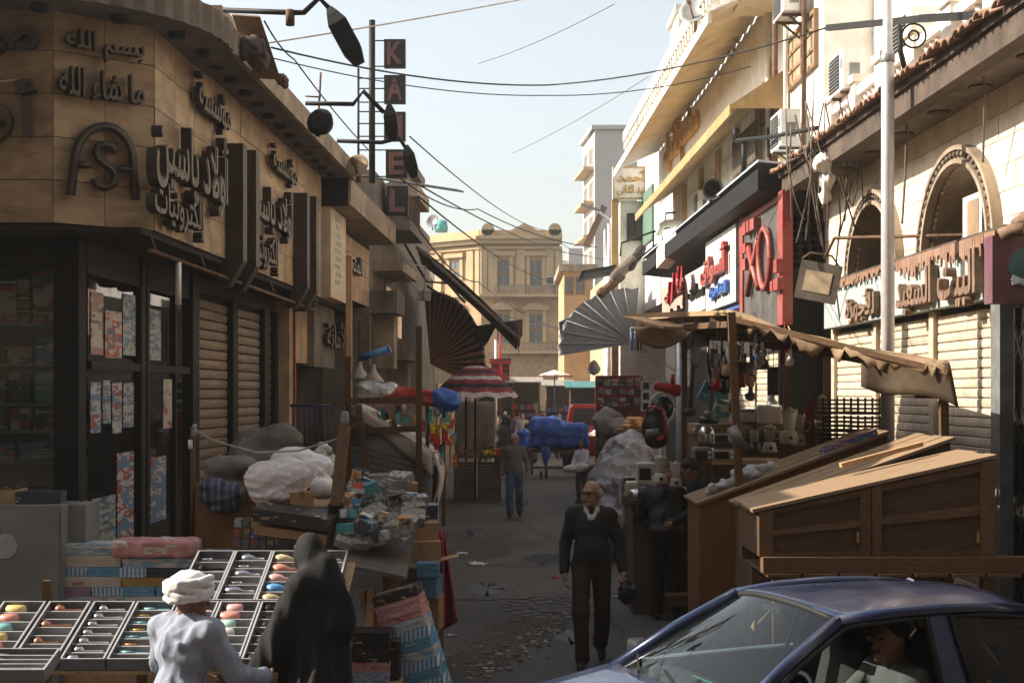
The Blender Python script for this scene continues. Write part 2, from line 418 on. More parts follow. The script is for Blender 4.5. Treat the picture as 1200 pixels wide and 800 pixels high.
def creases(amp, freq, seed=0):
    r = np.random.default_rng(seed); W = r.normal(size=(8, 3)); W /= np.linalg.norm(W, axis=1)[:, None]; ph = r.uniform(0, 6.28, 8); fq = freq * r.uniform(.5, 2.2, 8)
    def f(g):
        s_ = np.zeros(len(g))
        for i in range(8): s_ += (np.abs(np.sin((g @ W[i]) * fq[i] + ph[i] + 1.6 * np.sin((g @ W[(i + 3) % 8]) * fq[i] * .6))) - .6) / (fq[i] / freq)
        return amp * s_ / 2.5
    return f
def folds(amp, freq, seed=0, dirv=(0, 0, 1)):
    r = np.random.default_rng(seed); W = r.normal(size=(7, 3)); W /= np.linalg.norm(W, axis=1)[:, None]; ph = r.uniform(0, 6.28, 7); fq = freq * r.uniform(.6, 1.8, 7)
    def f(g):
        s_ = np.zeros(len(g))
        for i in range(7): s_ += np.sin((g @ W[i]) * fq[i] + ph[i] + 1.3 * np.sin((g @ W[(i + 3) % 7]) * fq[i] * .7))
        return amp * s_ / 3
    return f
# ================================================================ MATERIALS
def marble_mat():
    m, nt, b = _nt('marble'); tc = nt.nodes.new('ShaderNodeTexCoord'); oi = nt.nodes.new('ShaderNodeObjectInfo')
    cmb = nt.nodes.new('ShaderNodeCombineXYZ')
    for i in range(3): nt.links.new(oi.outputs['Random'], cmb.inputs[i])
    add = nt.nodes.new('ShaderNodeVectorMath'); add.operation = 'MULTIPLY_ADD'; nt.links.new(cmb.outputs[0], add.inputs[0]); add.inputs[1].default_value = (31, 17, 23); nt.links.new(tc.outputs['Object'], add.inputs[2])
    mp = nt.nodes.new('ShaderNodeMapping'); mp.inputs['Rotation'].default_value = (R(35), R(30), R(20)); mp.inputs['Scale'].default_value = (1, 1, 3.2); nt.links.new(add.outputs[0], mp.inputs[0])
    n1 = _noise(nt, 1.3, 8, .68, mp.outputs[0]); n1.inputs['Distortion'].default_value = 1.4
    c = _ramp(nt, n1.outputs[0], [(.25, (.16, .105, .06)), (.45, (.34, .235, .14)), (.6, (.45, .325, .20)), (.8, (.24, .16, .095))])
    n2 = _noise(nt, 2.2, 6, .6, add.outputs[0]); c = _mixc(nt, c, (.20, .12, .065), _ramp(nt, n2.outputs[0], [(.45, 0), (.7, .7)]))
    hs = nt.nodes.new('ShaderNodeHueSaturation'); mr = nt.nodes.new('ShaderNodeMapRange'); nt.links.new(oi.outputs['Random'], mr.inputs[0]); mr.inputs[3].default_value = .82; mr.inputs[4].default_value = 1.12
    nt.links.new(mr.outputs[0], hs.inputs['Value']); nt.links.new(c, hs.inputs['Color']); nt.links.new(hs.outputs[0], b.inputs['Base Color']); b.inputs['Roughness'].default_value = .5; b.inputs['Specular IOR Level'].default_value = .25
    return m
MARB = marble_mat()
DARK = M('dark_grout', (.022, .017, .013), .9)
BRONZE = M('dark_bronze', (.06, .048, .038), .5, metal=.3, rnd=.1)
BRONZE2 = M('bronze_edge', (.11, .09, .07), .45, metal=.5)
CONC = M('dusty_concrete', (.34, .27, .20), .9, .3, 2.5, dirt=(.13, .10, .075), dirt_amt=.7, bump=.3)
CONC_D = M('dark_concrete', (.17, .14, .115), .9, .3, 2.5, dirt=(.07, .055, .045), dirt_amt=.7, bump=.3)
TANC = M('tan_cladding', (.42, .29, .17), .7, .25, 2, dirt=(.2, .13, .08), dirt_amt=.5, rnd=.12)
BLACK = M('black_paint', (.007, .007, .0075), .6, .3, spec=.2)
BLACKM = M('black_metal', (.012, .0115, .0115), .6, .3, metal=.1, spec=.25)
GREYM = M('grey_metal', (.22, .23, .23), .5, .25, 6, metal=.3, dirt=(.13, .1, .08))
STEEL = M('galvanised_pole', (.62, .63, .66), .45, .12, 8, metal=.35, dirt=(.4, .37, .33), dirt_amt=.35)
WOOD = M('old_wood', (.135, .075, .036), .8, .35, 4, bump=.4, stretch=(3, 3, 14), dirt=(.08, .045, .024), rnd=.15)
WOODL = M('pale_wood', (.45, .29, .155), .8, .3, 4, bump=.35, stretch=(14, 2, 14), dirt=(.17, .1, .055), rnd=.12)
PLY = M('dusty_plywood', (.29, .195, .115), .85, .3, 3, bump=.3, dirt=(.13, .085, .05), dirt_amt=.75, dscale=3)
CARD = M('cardboard', (.40, .25, .135), .85, .18, 4, bump=.1, rnd=.15, dirt=(.25, .15, .085), dirt_amt=.3)
SHUT = M('shutter_brown', (.25, .185, .135), .5, .3, 4, metal=.25, dirt=(.12, .085, .06), dirt_amt=.6, rnd=.12, stretch=(1, 1, 6))
SHUTL = M('shutter_cream', (.62, .52, .40), .55, .2, 4, metal=.1, dirt=(.36, .27, .19), dirt_amt=.6, rnd=.08, stretch=(3, 3, .6))
RUST = M('rusty_iron', (.13, .075, .045), .8, .4, 9, metal=.3)
WHITEP = M('white_plaster', (.80, .78, .73), .85, .1, 2, dirt=(.5, .42, .33), dirt_amt=.45, bump=.15)
CREAMP = M('cream_paint', (.72, .69, .62), .8, .12, 3, dirt=(.42, .36, .28), dirt_amt=.55)
GLASSW = Mclear('shop_glass', (.85, .9, .88), .02, .985)
DGLASS = M('dark_window_glass', (.025, .028, .03), .12, .3, spec=.6, bump=0)
CABLE = M('cable_rubber', (.015, .014, .013), .7, .2, bump=0)
CABLEG = M('cable_dusty', (.16, .13, .10), .8, .2, bump=0)
WHITEPL = M('white_plastic', (.75, .74, .70), .4, .08, dirt=(.45, .4, .33), dirt_amt=.3)
ASPH = None

# ================================================================ GROUND
def asphalt():
    m, nt, b = _nt('asphalt'); tc = nt.nodes.new('ShaderNodeTexCoord'); v = tc.outputs['Object']
    n1 = _noise(nt, .35, 6, .6, v); n2 = _noise(nt, 3, 6, .7, v); n3 = _noise(nt, 90, 3, .7, v)
    c = _ramp(nt, n1.outputs[0], [(.3, (.05, .045, .04)), (.5, (.085, .077, .069)), (.72, (.13, .114, .098))])
    c = _mixc(nt, c, (.06, .05, .042), _ramp(nt, n2.outputs[0], [(.52, 0), (.7, .7)]))
    c = _mixc(nt, c, (.17, .155, .135), _ramp(nt, n3.outputs[0], [(.62, 0), (.75, .45)]))
    nt.links.new(c, b.inputs['Base Color']); b.inputs['Roughness'].default_value = .8; b.inputs['Specular IOR Level'].default_value = .3
    ma = nt.nodes.new('ShaderNodeMath'); ma.operation = 'MULTIPLY_ADD'; nt.links.new(n3.outputs[0], ma.inputs[0]); ma.inputs[1].default_value = .4; nt.links.new(n2.outputs[0], ma.inputs[2])
    bp = nt.nodes.new('ShaderNodeBump'); bp.inputs['Strength'].default_value = .5; bp.inputs['Distance'].default_value = .03; nt.links.new(ma.outputs[0], bp.inputs['Height']); nt.links.new(bp.outputs[0], b.inputs['Normal'])
    return m
ASPH = asphalt()
mb = MB(); mb.add([(-700, -60, 0), (700, -60, 0), (700, 900, 0), (-700, 900, 0)], [(0, 1, 2, 3)]); struct('road', mb, ASPH)
DIRT = M('packed_dirt', (.075, .06, .047), .95, .45, 9, bump=.9, bscale=30, dirt=(.12, .10, .08))
def blob_patch(name, pts, z, mat):
    m_ = MB(); c = Vector((sum(p[0] for p in pts) / len(pts), sum(p[1] for p in pts) / len(pts), z)); out = []
    for i, p in enumerate(pts):
        q = pts[(i + 1) % len(pts)]
        for k in range(4):
            t = k / 4; j = random.uniform(-.05, .05)
            out.append((p[0] * (1 - t) + q[0] * t + j, p[1] * (1 - t) + q[1] * t + random.uniform(-.12, .12), z))
    m_.add([c] + out, [(0, 1 + i, 1 + (i + 1) % len(out)) for i in range(len(out))]); return struct(name, m_, mat)
pp = [PZ(*q) for q in ((655, 722), (672, 728), (650, 742), (632, 755), (600, 775), (560, 792), (525, 797), (530, 770), (560, 745), (590, 728), (610, 716))]
blob_patch('dirt_patch', [tuple(p)[:2] for p in pp], .004, DIRT)
pp = [PZ(*q) for q in ((528, 640), (570, 636), (600, 640), (596, 650), (565, 655), (530, 654))]
blob_patch('dirt_patch', [tuple(p)[:2] for p in pp], .004, DIRT)
# rubble in the patch
mb = MB()
for i in range(420):
    a = random.random(); px = 545 + 115 * random.random(); py = 790 - (px - 545) * .52 + random.gauss(0, 12)
    p = PZ(px, max(706, py)); s_ = random.choice((.008, .012, .02, .035)) * random.uniform(.6, 1.4)
    q = [Vector((random.uniform(-1, 1), random.uniform(-1, 1), 0)) * s_ for _ in range(2)]
    mb.par(p + Vector((0, 0, .002)), (s_, random.uniform(-.4, .4) * s_, 0), (random.uniform(-.4, .4) * s_, s_, 0), (0, 0, s_ * .5), random.choice((0, 0, 1)))
o = bpy.data.objects.new('rubble', mb.mesh('rubble', [M('rubble_stone', (.2, .175, .15), .9), M('rubble_pale', (.45, .42, .38), .9)])); link(o); tag(o, 'loose grey rubble and chips strewn over the dirt patch', 'rubble', kind='stuff')
# ring of cobbles round the manhole, joint across the road
c = PZ(645, 711); root = thing('manhole_surround', 'ring of small worn cobbles set in the road by the dirt patch', 'manhole', c)
mbk = MB(); mbk.lathe([(0, .018), (.05, .016), (.062, 0)], (0, 0, 0), 7); cob = mbk.mesh('cobble', M('cobble_stone', (.16, .14, .125), .8, rnd=.2))
for r_, n_ in ((.22, 9), (.38, 15), (.52, 20)):
    for i in range(n_):
        th = 2 * math.pi * (i + random.random() * .3) / n_
        piece('cobble', cob, root, c + Vector((r_ * math.cos(th), r_ * math.sin(th) * 1.6, -.002)), rz=random.random() * 6)
mb = MB()
a = PZ(520, 703); b = PZ(690, 701); pts = [a.lerp(b, i / 24) + Vector((0, random.uniform(-.03, .03), .001)) for i in range(25)]
for i in range(24): mb.bar(pts[i], pts[i + 1], .025, .008)
struct('road_joint', mb, M('tar_joint', (.02, .018, .016), .9))

# ================================================================ LEFT CORNER SHOP
FL = Fr((-3.27, 13.0), (1, -.033)); FA = Fr((-4.0, 12.4), (0, -1)); 
_cb = Vector((-3.27 + 4.0, 13.0 - 12.4, 0)); FB = Fr((-4.0, 12.4), (_cb.y, -_cb.x)); LB = _cb.length
shop = thing('corner_shop', 'corner shop building clad in veined brown marble with bronze Arabic lettering', 'building', (-4.2, 14, 0))
V0, V1, UE = 3.98, 5.86, 9.15
mb = MB()
mb.fbox(FL, 0.0, UE, V0 + .01, V1, -.6, -.012); mb.fbox(FB, 0.05, LB - .02, V0 + .01, V1, -.6, -.012); mb.fbox(FA, -4.5, -.02, V0 + .01, V1, -.6, -.012)
part('fascia_backing', mb, DARK, shop)
def panels(F, u0, u1, cols, rows=5, v0=V0, v1=V1, parent=shop, mat=MARB, th=.03, gap=.008, name='marble_panel', shift=True):
    w = (u1 - u0) / cols; h = (v1 - v0) / rows
    m_ = MB(); m_.fbox(Fr((0, 0), F.n[:2]), gap / 2, w - gap / 2, gap / 2, h - gap / 2, -th, 0); me = m_.mesh(name, mat)
    for i in range(cols):
        for j in range(rows): piece(name, me, parent, F.p(u0 + i * w, v0 + j * h, random.uniform(-.003, .003)))
panels(FL, 0.02, UE, 13); panels(FB, 0.0, LB, 2); panels(FA, -4.5, 0, 9)
# soffit, cornice board, rounded balcony drum, roof mass
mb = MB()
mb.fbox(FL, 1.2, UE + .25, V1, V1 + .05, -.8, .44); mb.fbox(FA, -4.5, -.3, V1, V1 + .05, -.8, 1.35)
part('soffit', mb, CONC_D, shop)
mb = MB(); mb.fbox(FL, 1.0, UE + .3, V1 - .012, V1 + .24, .44, .5); mb.fbox(FL, UE + .25, UE + .3, V1 - .012, V1 + .24, -.8, .44); part('cornice', mb, CONC, shop)
mb = MB(); c0 = Vector((-4.6, 13.7, 0)); n_ = 110; rr = 1.9
pr = []
for i in range(n_):
    th = 2 * math.pi * i / n_; k = rr if i % 2 else rr - .025
    pr.append((c0.x + k * math.cos(th), c0.y + k * math.sin(th)))
mb.poly_ext(pr, lambda x, y, d: Vector((x, y, d)), V1 - .035, V1 + .22); part('round_balcony', mb, CONC_D, shop)
mb = MB(); mb.fbox(FL, .4, UE + .1, V1 + .05, V1 + .32, -6, .3); mb.fbox(FA, -4.5, 0, V1 + .05, V1 + .3, -8, -.1); part('roof_slab', mb, CONC, shop)
mb = MB(); mb.fbox(FL, 2.1, 3.6, V1 + .3, V1 + .75, -.4, .12); mb.fbox(FL, 3.7, 5.2, V1 + .3, V1 + .5, -.4, .0)
part('parapet', mb, CONC, shop)
# downlights in the soffit
m_ = MB(); m_.lathe([(.045, -.05), (.075, -.05), (.085, 0), (.085, .02)], (0, 0, 0), 10); spot = m_.mesh('soffit_light', BLACKM)
for i in range(12): piece('soffit_light', spot, shop, FL.p(1.55 + .66 * i, V1 - .005, .2))
for i in range(4): piece('soffit_light', spot, shop, Vector((-4.6 + 1.6 * math.cos(R(-70 + 25 * i)), 13.7 + 1.6 * math.sin(R(-70 + 25 * i)), V1 - .04)))
# bottom closing of the fascia and shop ceiling
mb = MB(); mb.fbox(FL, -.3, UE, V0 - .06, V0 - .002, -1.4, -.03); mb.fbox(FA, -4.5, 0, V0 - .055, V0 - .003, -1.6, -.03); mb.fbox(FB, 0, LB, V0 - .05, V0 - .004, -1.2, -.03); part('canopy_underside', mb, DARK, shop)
# lettering
def letters(words, F, rect, parent, n0=.03, n1=.1, bold=.02, mat=BRONZE, name='lettering', face=BRONZE2):
    m_ = MB(); text_px(m_, words, F, *rect, n0, n1, bold); text_px(m_, words, F, rect[0], rect[1], rect[2], rect[3], n1, n1 + .006, bold * .2, 1)
    return part(name, m_, [mat, face], parent)
letters('بسم الله', FB, (78, 38, 170, 72), shop, bold=.012); letters('ما شاء الله', FB, (70, 82, 170, 118), shop, bold=.012)
letters('أ', FA, (16, 92, 42, 160), shop, bold=.03); letters('و', FA, (-34, 120, 13, 172), shop, bold=.03); letters('مو', FA, (-30, 32, 44, 72), shop, bold=.03)
letters('مؤسسة', FL, (234, 98, 271, 152), shop, bold=.02); letters('أولاد ياسين', FL, (184, 132, 268, 238), shop, bold=.025, n1=.13)
letters('إلكترونيات', FL, (182, 222, 240, 274), shop, bold=.022, n1=.12)
letters('مؤسسة', FL, (321, 178, 349, 216), shop); letters('أولاد ياسين', FL, (294, 208, 344, 276), shop, bold=.025, n1=.13); letters('إلكترونيات', FL, (293, 272, 327, 318), shop, bold=.022, n1=.12)
def bp(px, py, n=.07): u, v = FB.at(px, py, n); return FB.p(u, v, n)
mb = MB()
for w_, m_i, n_ in ((.04, 0, .05), (.014, 1, .095)):
    arch = [bp(83, 228, n_)] + [bp(122 + 34 * math.cos(t), 190 - 42 * math.sin(t), n_) for t in np.linspace(math.pi * .93, math.pi * .08, 16)] + [bp(159, 234, n_)]
    mb.tube(arch, w_, 6, m_i)
    mb.tube([bp(91, 193, n_), bp(106, 193, n_)], w_ * .9, 6, m_i); mb.tube([bp(141, 198, n_), bp(155, 198, n_)], w_ * .9, 6, m_i)
    Sx = [(136, 178), (132, 172), (124, 169), (115, 172), (112, 179), (116, 187), (124, 193), (132, 199), (136, 207), (132, 216), (123, 220), (114, 217), (110, 209)]
    mb.tube([bp(x, y, n_) for x, y in Sx], w_ * .95, 6, m_i)
part('logo', mb, [BRONZE, BRONZE2], shop)
# paired bronze fins with kicked-out feet
for (pa, pb, yt, yb) in ((266, 281, 168, 318), (282, 296, 176, 322), (345, 355, 226, 345), (356, 367, 230, 348)):
    u, vt = FL.at(pa, yt, .02); vb = FL.at(pa, yb, .02)[1]
    m_ = MB(); m_.fbox(FL, u, u + .2, V0 - .02, vt, .004, .2); m_.par(FL.p(u, V0 - .02, .01), FL.u * .2, FL.n * .19, Vector((0, 0, -.28)) + FL.n * -.16); part('fin', m_, BRONZE, shop)
# conduit rail under the canopy
mb = MB(); mb.tube([FL.p(-.2, 3.78, .02), FL.p(8.9, 3.74, .02)], .022, 6)
for u in (0, 1.8, 3.6, 5.4, 7.2, 8.8): mb.tube([FL.p(u, 3.78, .02), FL.p(u, V0 - .03, -.04)], .012, 5)
part('conduit_rail', mb, RUST, shop)
mb = MB(); mb.tube([FL.p(.75, 3.76, .02), FL.p(.75, 3.35, .02)], .03, 8); part('tube_lamp', mb, WHITEPL, shop)
# --- shop front below
FS = Fr((-3.94, 13.05), (1, -.033))        # glazed side, set back
mb = MB(); mb.box(-4.16, -3.93, 12.9, 13.13, 0, 3.93); part('corner_pillar', mb, BLACK, shop)
mb = MB(); mb.fbox(FS, 3.75, 4.05, 0, 3.93, -.3, .05); mb.fbox(FS, 1.75, 1.9, 0, 3.93, -.1, .03); mb.fbox(FS, 2.0, 2.08, 0, 3.93, -.1, .02); mb.fbox(FS, 3.1, 3.16, 0, 3.9, -.08, .02); mb.fbox(FS, 0.2, 1.75, 2.72, 2.8, -.05, .02); mb.fbox(FS, 2.08, 3.75, 2.72, 2.8, -.05, .02); mb.fbox(FS, .1, 3.8, 3.6, 3.93, -.1, .01)
mb.box(-8.5, -4.16, 12.96, 13.04, 3.62, 3.93)
part('shopfront_frame', mb, BLACKM, shop)
for (u0, u1) in ((.2, 1.75), (2.08, 3.1), (3.16, 3.75)):
    m_ = MB(); m_.fbox(FS, u0, u1, .35, 2.72, -.022, -.016); part('window_pane', m_, GLASSW, shop)
    m_ = MB(); m_.fbox(FS, u0, u1, 2.8, 3.6, -.022, -.016); part('window_pane', m_, GLASSW, shop)
m_ = MB(); m_.box(-8.5, -4.17, 12.99, 12.996, .4, 3.62); part('window_pane', m_, GLASSW, shop)
mb = MB(); mb.box(-8.5, -3.99, 13.0, 13.1, 0, .4); mb.fbox(FS, .1, 3.75, 0, .35, -.1, .0); part('plinth', mb, CONC_D, shop)
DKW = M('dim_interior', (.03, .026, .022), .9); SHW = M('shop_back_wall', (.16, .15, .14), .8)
mb = MB(); mb.box(-8.5, -4.05, 13.75, 13.8, 0, 3.9); mb.fbox(FS, .75, 4.0, 0, 3.9, -.75, -.7); mb.fbox(FS, 3.7, 3.74, 0, 3.9, -.75, -.05); part('back_wall', mb, SHW, shop)
SHELF = M('grey_shelf', (.28, .28, .26), .6)
zsh = [P(35, y, 13.1).z for y in (379, 426, 472, 504, 540)]
for z in zsh:
    m_ = MB(); m_.box(-8.4, -4.2, 13.06, 13.7, z - .025, z); part('shelf', m_, SHELF, shop)
zs2 = [2.45, 2.0, 1.6, 1.2, .8]
for z in zs2:
    m_ = MB(); m_.fbox(FS, .25, 3.68, z - .02, z, -.68, -.08); part('shelf', m_, SHELF, shop)
# roller shutter with two bays: every slat a piece
def shutter(F, u0, u1, v0, v1, n, pitch, mat, parent, proud=.03):
    m_ = MB(); L = u1 - u0; G = Fr((0, 0), F.n[:2])
    pf = [(0, 0), (proud * .75, pitch * .1), (proud, pitch * .45), (proud * .8, pitch * .84), (-proud * .3, pitch * .93)]
    for (a, b), (c_, d) in zip(pf[:-1], pf[1:]):
        m_.add([G.p(0, b, a), G.p(L, b, a), G.p(L, d, c_), G.p(0, d, c_)], [(0, 1, 2, 3)])
    m_.add([G.p(0, b, a) for a, b in pf] + [G.p(L, b, a) for a, b in pf], [(0, 1, 2, 3, 4), (9, 8, 7, 6, 5)])
    me = m_.mesh('slat', mat); k = int((v1 - v0) / pitch)
    for i in range(k): piece('slat', me, parent, F.p(u0, v0 + i * pitch, n + random.uniform(-.004, .004)))
    b = MB(); b.fbox(F, u0, u1, v0, v1, n - .03, n - .008); part('shutter_back', b, DARK, parent)
U0 = 4.1
shutter(FS, U0 + .15, U0 + 1.95, .05, 3.75, -.1, .125, SHUT, shop, .022); shutter(FS, U0 + 2.25, U0 + 4.0, .05, 3.75, -.1, .125, SHUT, shop, .022); shutter(FS, U0 + 4.35, U0 + 4.8, .05, 3.75, -.1, .125, SHUT, shop, .022)
for a, b in ((0, .15), (1.95, 2.25), (4.0, 4.35), (4.8, 5.1)): m_ = MB(); m_.fbox(FS, U0 + a, U0 + b, 0, 3.74, -.14, .0); part('shutter_guide', m_, BLACKM, shop)
mb = MB(); mb.fbox(FS, U0, U0 + 5.1, 3.74, 3.92, -.2, -.05); part('shutter_hood', mb, BLACKM, shop)
mb = MB(); mb.fbox(FS, U0, UE, 0, 3.92, -3.0, -.25); part('building_core', mb, DKW, shop)
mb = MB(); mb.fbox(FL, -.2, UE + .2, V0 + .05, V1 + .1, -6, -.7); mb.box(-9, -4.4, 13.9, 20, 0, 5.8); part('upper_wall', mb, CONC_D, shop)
# boxed goods on the shelves
PR = [Mprint('carton_white_red', (.62, .6, .55), [(.6, .08, .05), (.08, .08, .09), (.7, .45, .1)], 7, seed=1), Mprint('carton_blue', (.10, .30, .55), [(.6, .6, .58), (.05, .12, .3)], 11, seed=2),
      Mprint('carton_teal', (.10, .38, .40), [(.5, .55, .52), (.05, .2, .22)], 6, seed=3, thr=.75), Mprint('carton_orange', (.55, .25, .07), [(.6, .55, .45), (.05, .04, .04)], 8, seed=4),
      Mprint('carton_grey', (.42, .43, .42), [(.1, .1, .12), (.5, .1, .1), (.1, .3, .5)], 8, seed=5), Mprint('carton_dark', (.04, .04, .05), [(.5, .5, .5), (.6, .2, .05)], 9, seed=6, thr=.7)]
PRN = ['white and red', 'blue printed', 'teal', 'orange', 'grey', 'black']
rows = [(0, 322, [(-30, 0, 0, 52), (0, 22, 0, 50), (23, 37, 3, 52), (40, 70, 0, 60)]), (1, 0, [(-20, 8, 5, 22), (10, 40, 3, 20), (43, 70, 1, 30)]), (2, 0, [(-10, 10, 4, 26), (12, 38, 5, 36), (42, 70, 2, 37)]), (3, 0, [(-10, 12, 5, 28), (14, 38, 0, 26), (40, 68, 5, 28)]), (4, 0, [(-5, 20, 4, 20), (24, 66, 1, 22)])]
rowname = ['top', 'second', 'third', 'fourth', 'lowest']
colname = ['far left end', 'left', 'middle', 'right end']
for ri, (si, _, its) in enumerate(rows):
    for ci, (a, b, pi, hh) in enumerate(its):
        x0 = P(a, 0, 13.15).x; x1 = P(b, 0, 13.15).x; m_ = MB(); m_.box(x0, x1 - .01, 13.12, 13.12 + random.uniform(.2, .4), zsh[si] + .001, zsh[si] + hh / FPX * 13.1)
        cn = ['rightmost', 'next to rightmost', 'third from right', 'leftmost'][len(its) - 1 - ci]
        solo('product_box', m_, PR[pi], f'{PRN[pi]} product box {cn} on the {rowname[ri]} shelf, left window', 'box', 'boxes in the shop window')
ORD = ['first', 'second', 'third', 'fourth', 'fifth', 'sixth', 'seventh', 'eighth', 'ninth', 'tenth', 'eleventh', 'twelfth', 'thirteenth', 'fourteenth', 'fifteenth', 'sixteenth', 'seventeenth', 'eighteenth']
for j, z in enumerate(zs2):
    u = .3; q = 0
    while u < 3.4:
        w_ = random.uniform(.16, .42); h_ = random.uniform(.18, .36)
        if 1.6 < u + w_ and u < 2.1: u = 2.12; continue
        m_ = MB(); m_.fbox(FS, u, u + w_, z + .001, z + h_, -.4, -.06); pi = random.choice((1, 1, 4, 4, 0, 0, 2))
        solo('product_box', m_, PR[pi], f'{PRN[pi]} box {ORD[q]} from the corner pillar, {["top", "second", "third", "fourth", "lowest"][j]} shelf behind the glass door', 'box', 'boxes behind the glass door'); q += 1; u += w_ + random.uniform(.02, .12)
POST = [Mprint('poster_a', (.5, .46, .4), [(.45, .08, .06), (.1, .12, .2), (.5, .3, .1)], 7, seed=101), Mprint('poster_b', (.12, .2, .34), [(.5, .5, .48), (.3, .06, .05)], 8, seed=102), Mprint('poster_c', (.42, .42, .4), [(.08, .1, .16), (.15, .3, .4)], 14, seed=103), Mprint('poster_d', (.36, .2, .15), [(.5, .45, .4), (.1, .08, .08)], 6, seed=104)]
for q, (u0, u1, v0, v1, k, l_) in enumerate(((.26, .62, 2.86, 3.45, 3, 'pink and brown poster high on the shop glass next to the corner pillar'), (.68, 1.2, 2.84, 3.3, 0, 'red and white poster high on the shop glass'), (1.24, 1.66, 2.88, 3.5, 2, 'grey poster high on the shop glass left of the door'), (.25, .55, 2.12, 2.6, 1, 'blue poster below the glazing bar beside the corner pillar'), (.6, .85, 2.2, 2.62, 2, 'white sheet of pictures below the glazing bar'), (.9, 1.2, 2.1, 2.6, 1, 'second blue poster below the glazing bar'), (1.25, 1.6, 2.15, 2.6, 2, 'pale poster with small pictures left of the shop door'), (2.15, 2.6, 2.85, 3.4, 2, 'poster of small faces above the shop door'), (2.7, 3.05, 2.1, 2.65, 0, 'red and orange poster on the shop door'), (.3, 1.0, 1.0, 1.5, 2, 'wide pale poster low on the shop glass'), (1.05, 1.6, .95, 1.9, 1, 'tall blue poster low on the shop glass'), (2.2, 2.8, 1.1, 1.8, 1, 'blue poster low on the shop door'))):
    m_ = MB(); m_.fbox(FS, u0, u1, v0, v1, -.012, -.008); solo('poster', m_, POST[k], l_, 'poster', 'posters on the shop glass')
mb = MB(); mb.fbox(FS, .3, 1.6, 2.85, 3.5, -.3, -.25, 0); mb.fbox(FS, 2.15, 3.0, 2.85, 3.3, -.3, -.25, 0)
solo('poster_board', mb, Mprint('poster_red', (.25, .2, .18), [(.5, .1, .08), (.5, .45, .4), (.1, .15, .25)], 4, seed=9), 'red and cream printed posters above the glass door of the corner shop', 'poster')
# ================================================================ RIGHT: ARCHED SHOP BUILDING
FR = Fr((XR(20), 20), (-1, -.021))
def uY(Y): return (20 - Y) / abs(FR.u.y)
STONE = M('cream_stone', (.70, .61, .48), .8, .14, 3, bump=.25, dirt=(.45, .34, .23), dirt_amt=.45, rnd=.07)
GROUT = M('stone_joint', (.30, .23, .16), .95)
TERRA = M('dusty_terracotta', (.30, .17, .115), .9, .3, 8, rnd=.25, dirt=(.34, .26, .2))
DKTIM = M('dark_timber', (.075, .055, .042), .8, .3, dirt=(.16, .12, .09))
SIGNG = M('faded_blue_sign', (.36, .42, .42), .6, .2, 2, dirt=(.42, .36, .28), dirt_amt=.7, dscale=3, stretch=(4, 4, .6))
arch = thing('arched_shop', 'cream stone shopfront with two arched windows, tiled eave and closed shutters', 'building', (5.2, 16, 0))
SV = 5.45; WV0 = 3.95; A_ = [(14.85, 1.02, 4.93 - 3.95 - .05), (18.05, 1.02, 4.93 - 3.95 - .05)]
def ecurve(u):
    e = WV0 - 1
    for (Yc, a, h) in A_:
        t = (u - uY(Yc)) / a
        if abs(t) < 1: e = max(e, WV0 + h * math.sqrt(1 - t * t))
    return e
ua, ub = uY(20.75), uY(10.5)
def strips(mb, F, u0, u1, v0, v1, n0, n1, k):
    for i in range(k):
        a = u0 + (u1 - u0) * i / k; b = u0 + (u1 - u0) * (i + 1) / k; e0, e1 = ecurve(a), ecurve(b)
        if e0 >= v1 and e1 >= v1: continue
        y0, y1 = min(max(v0, e0), v1), min(max(v0, e1), v1)
        mb.add([F.p(a, y0, n1), F.p(b, y1, n1), F.p(b, v1, n1), F.p(a, v1, n1), F.p(a, y0, n0), F.p(b, y1, n0), F.p(b, v1, n0), F.p(a, v1, n0)],
               [(0, 1, 2, 3), (7, 6, 5, 4), (0, 4, 5, 1), (3, 2, 6, 7), (0, 3, 7, 4), (1, 5, 6, 2)])
mb = MB(); strips(mb, FR, ua, ub, WV0, SV, -.12, -.025, 140); part('wall', mb, GROUT, arch)
rh = .256; row = 0; v = SV
while v > WV0 + .02:
    u = ua - (row % 2) * .22
    while u < ub:
        u1 = min(u + .45, ub); u0 = max(u, ua)
        if u1 - u0 > .05:
            ins = any(abs((u0 + u1) / 2 - uY(Yc)) < a + .3 for Yc, a, h in A_)
            m_ = MB(); strips(m_, FR, u0 + .004, u1 - .004, max(v - rh, WV0) + .004, v - .004, -.03, random.uniform(-.002, .003), 10 if ins else 1)
            if m_.v: part('stone_block', m_, STONE, arch)
        u += .45
    v -= rh; row += 1
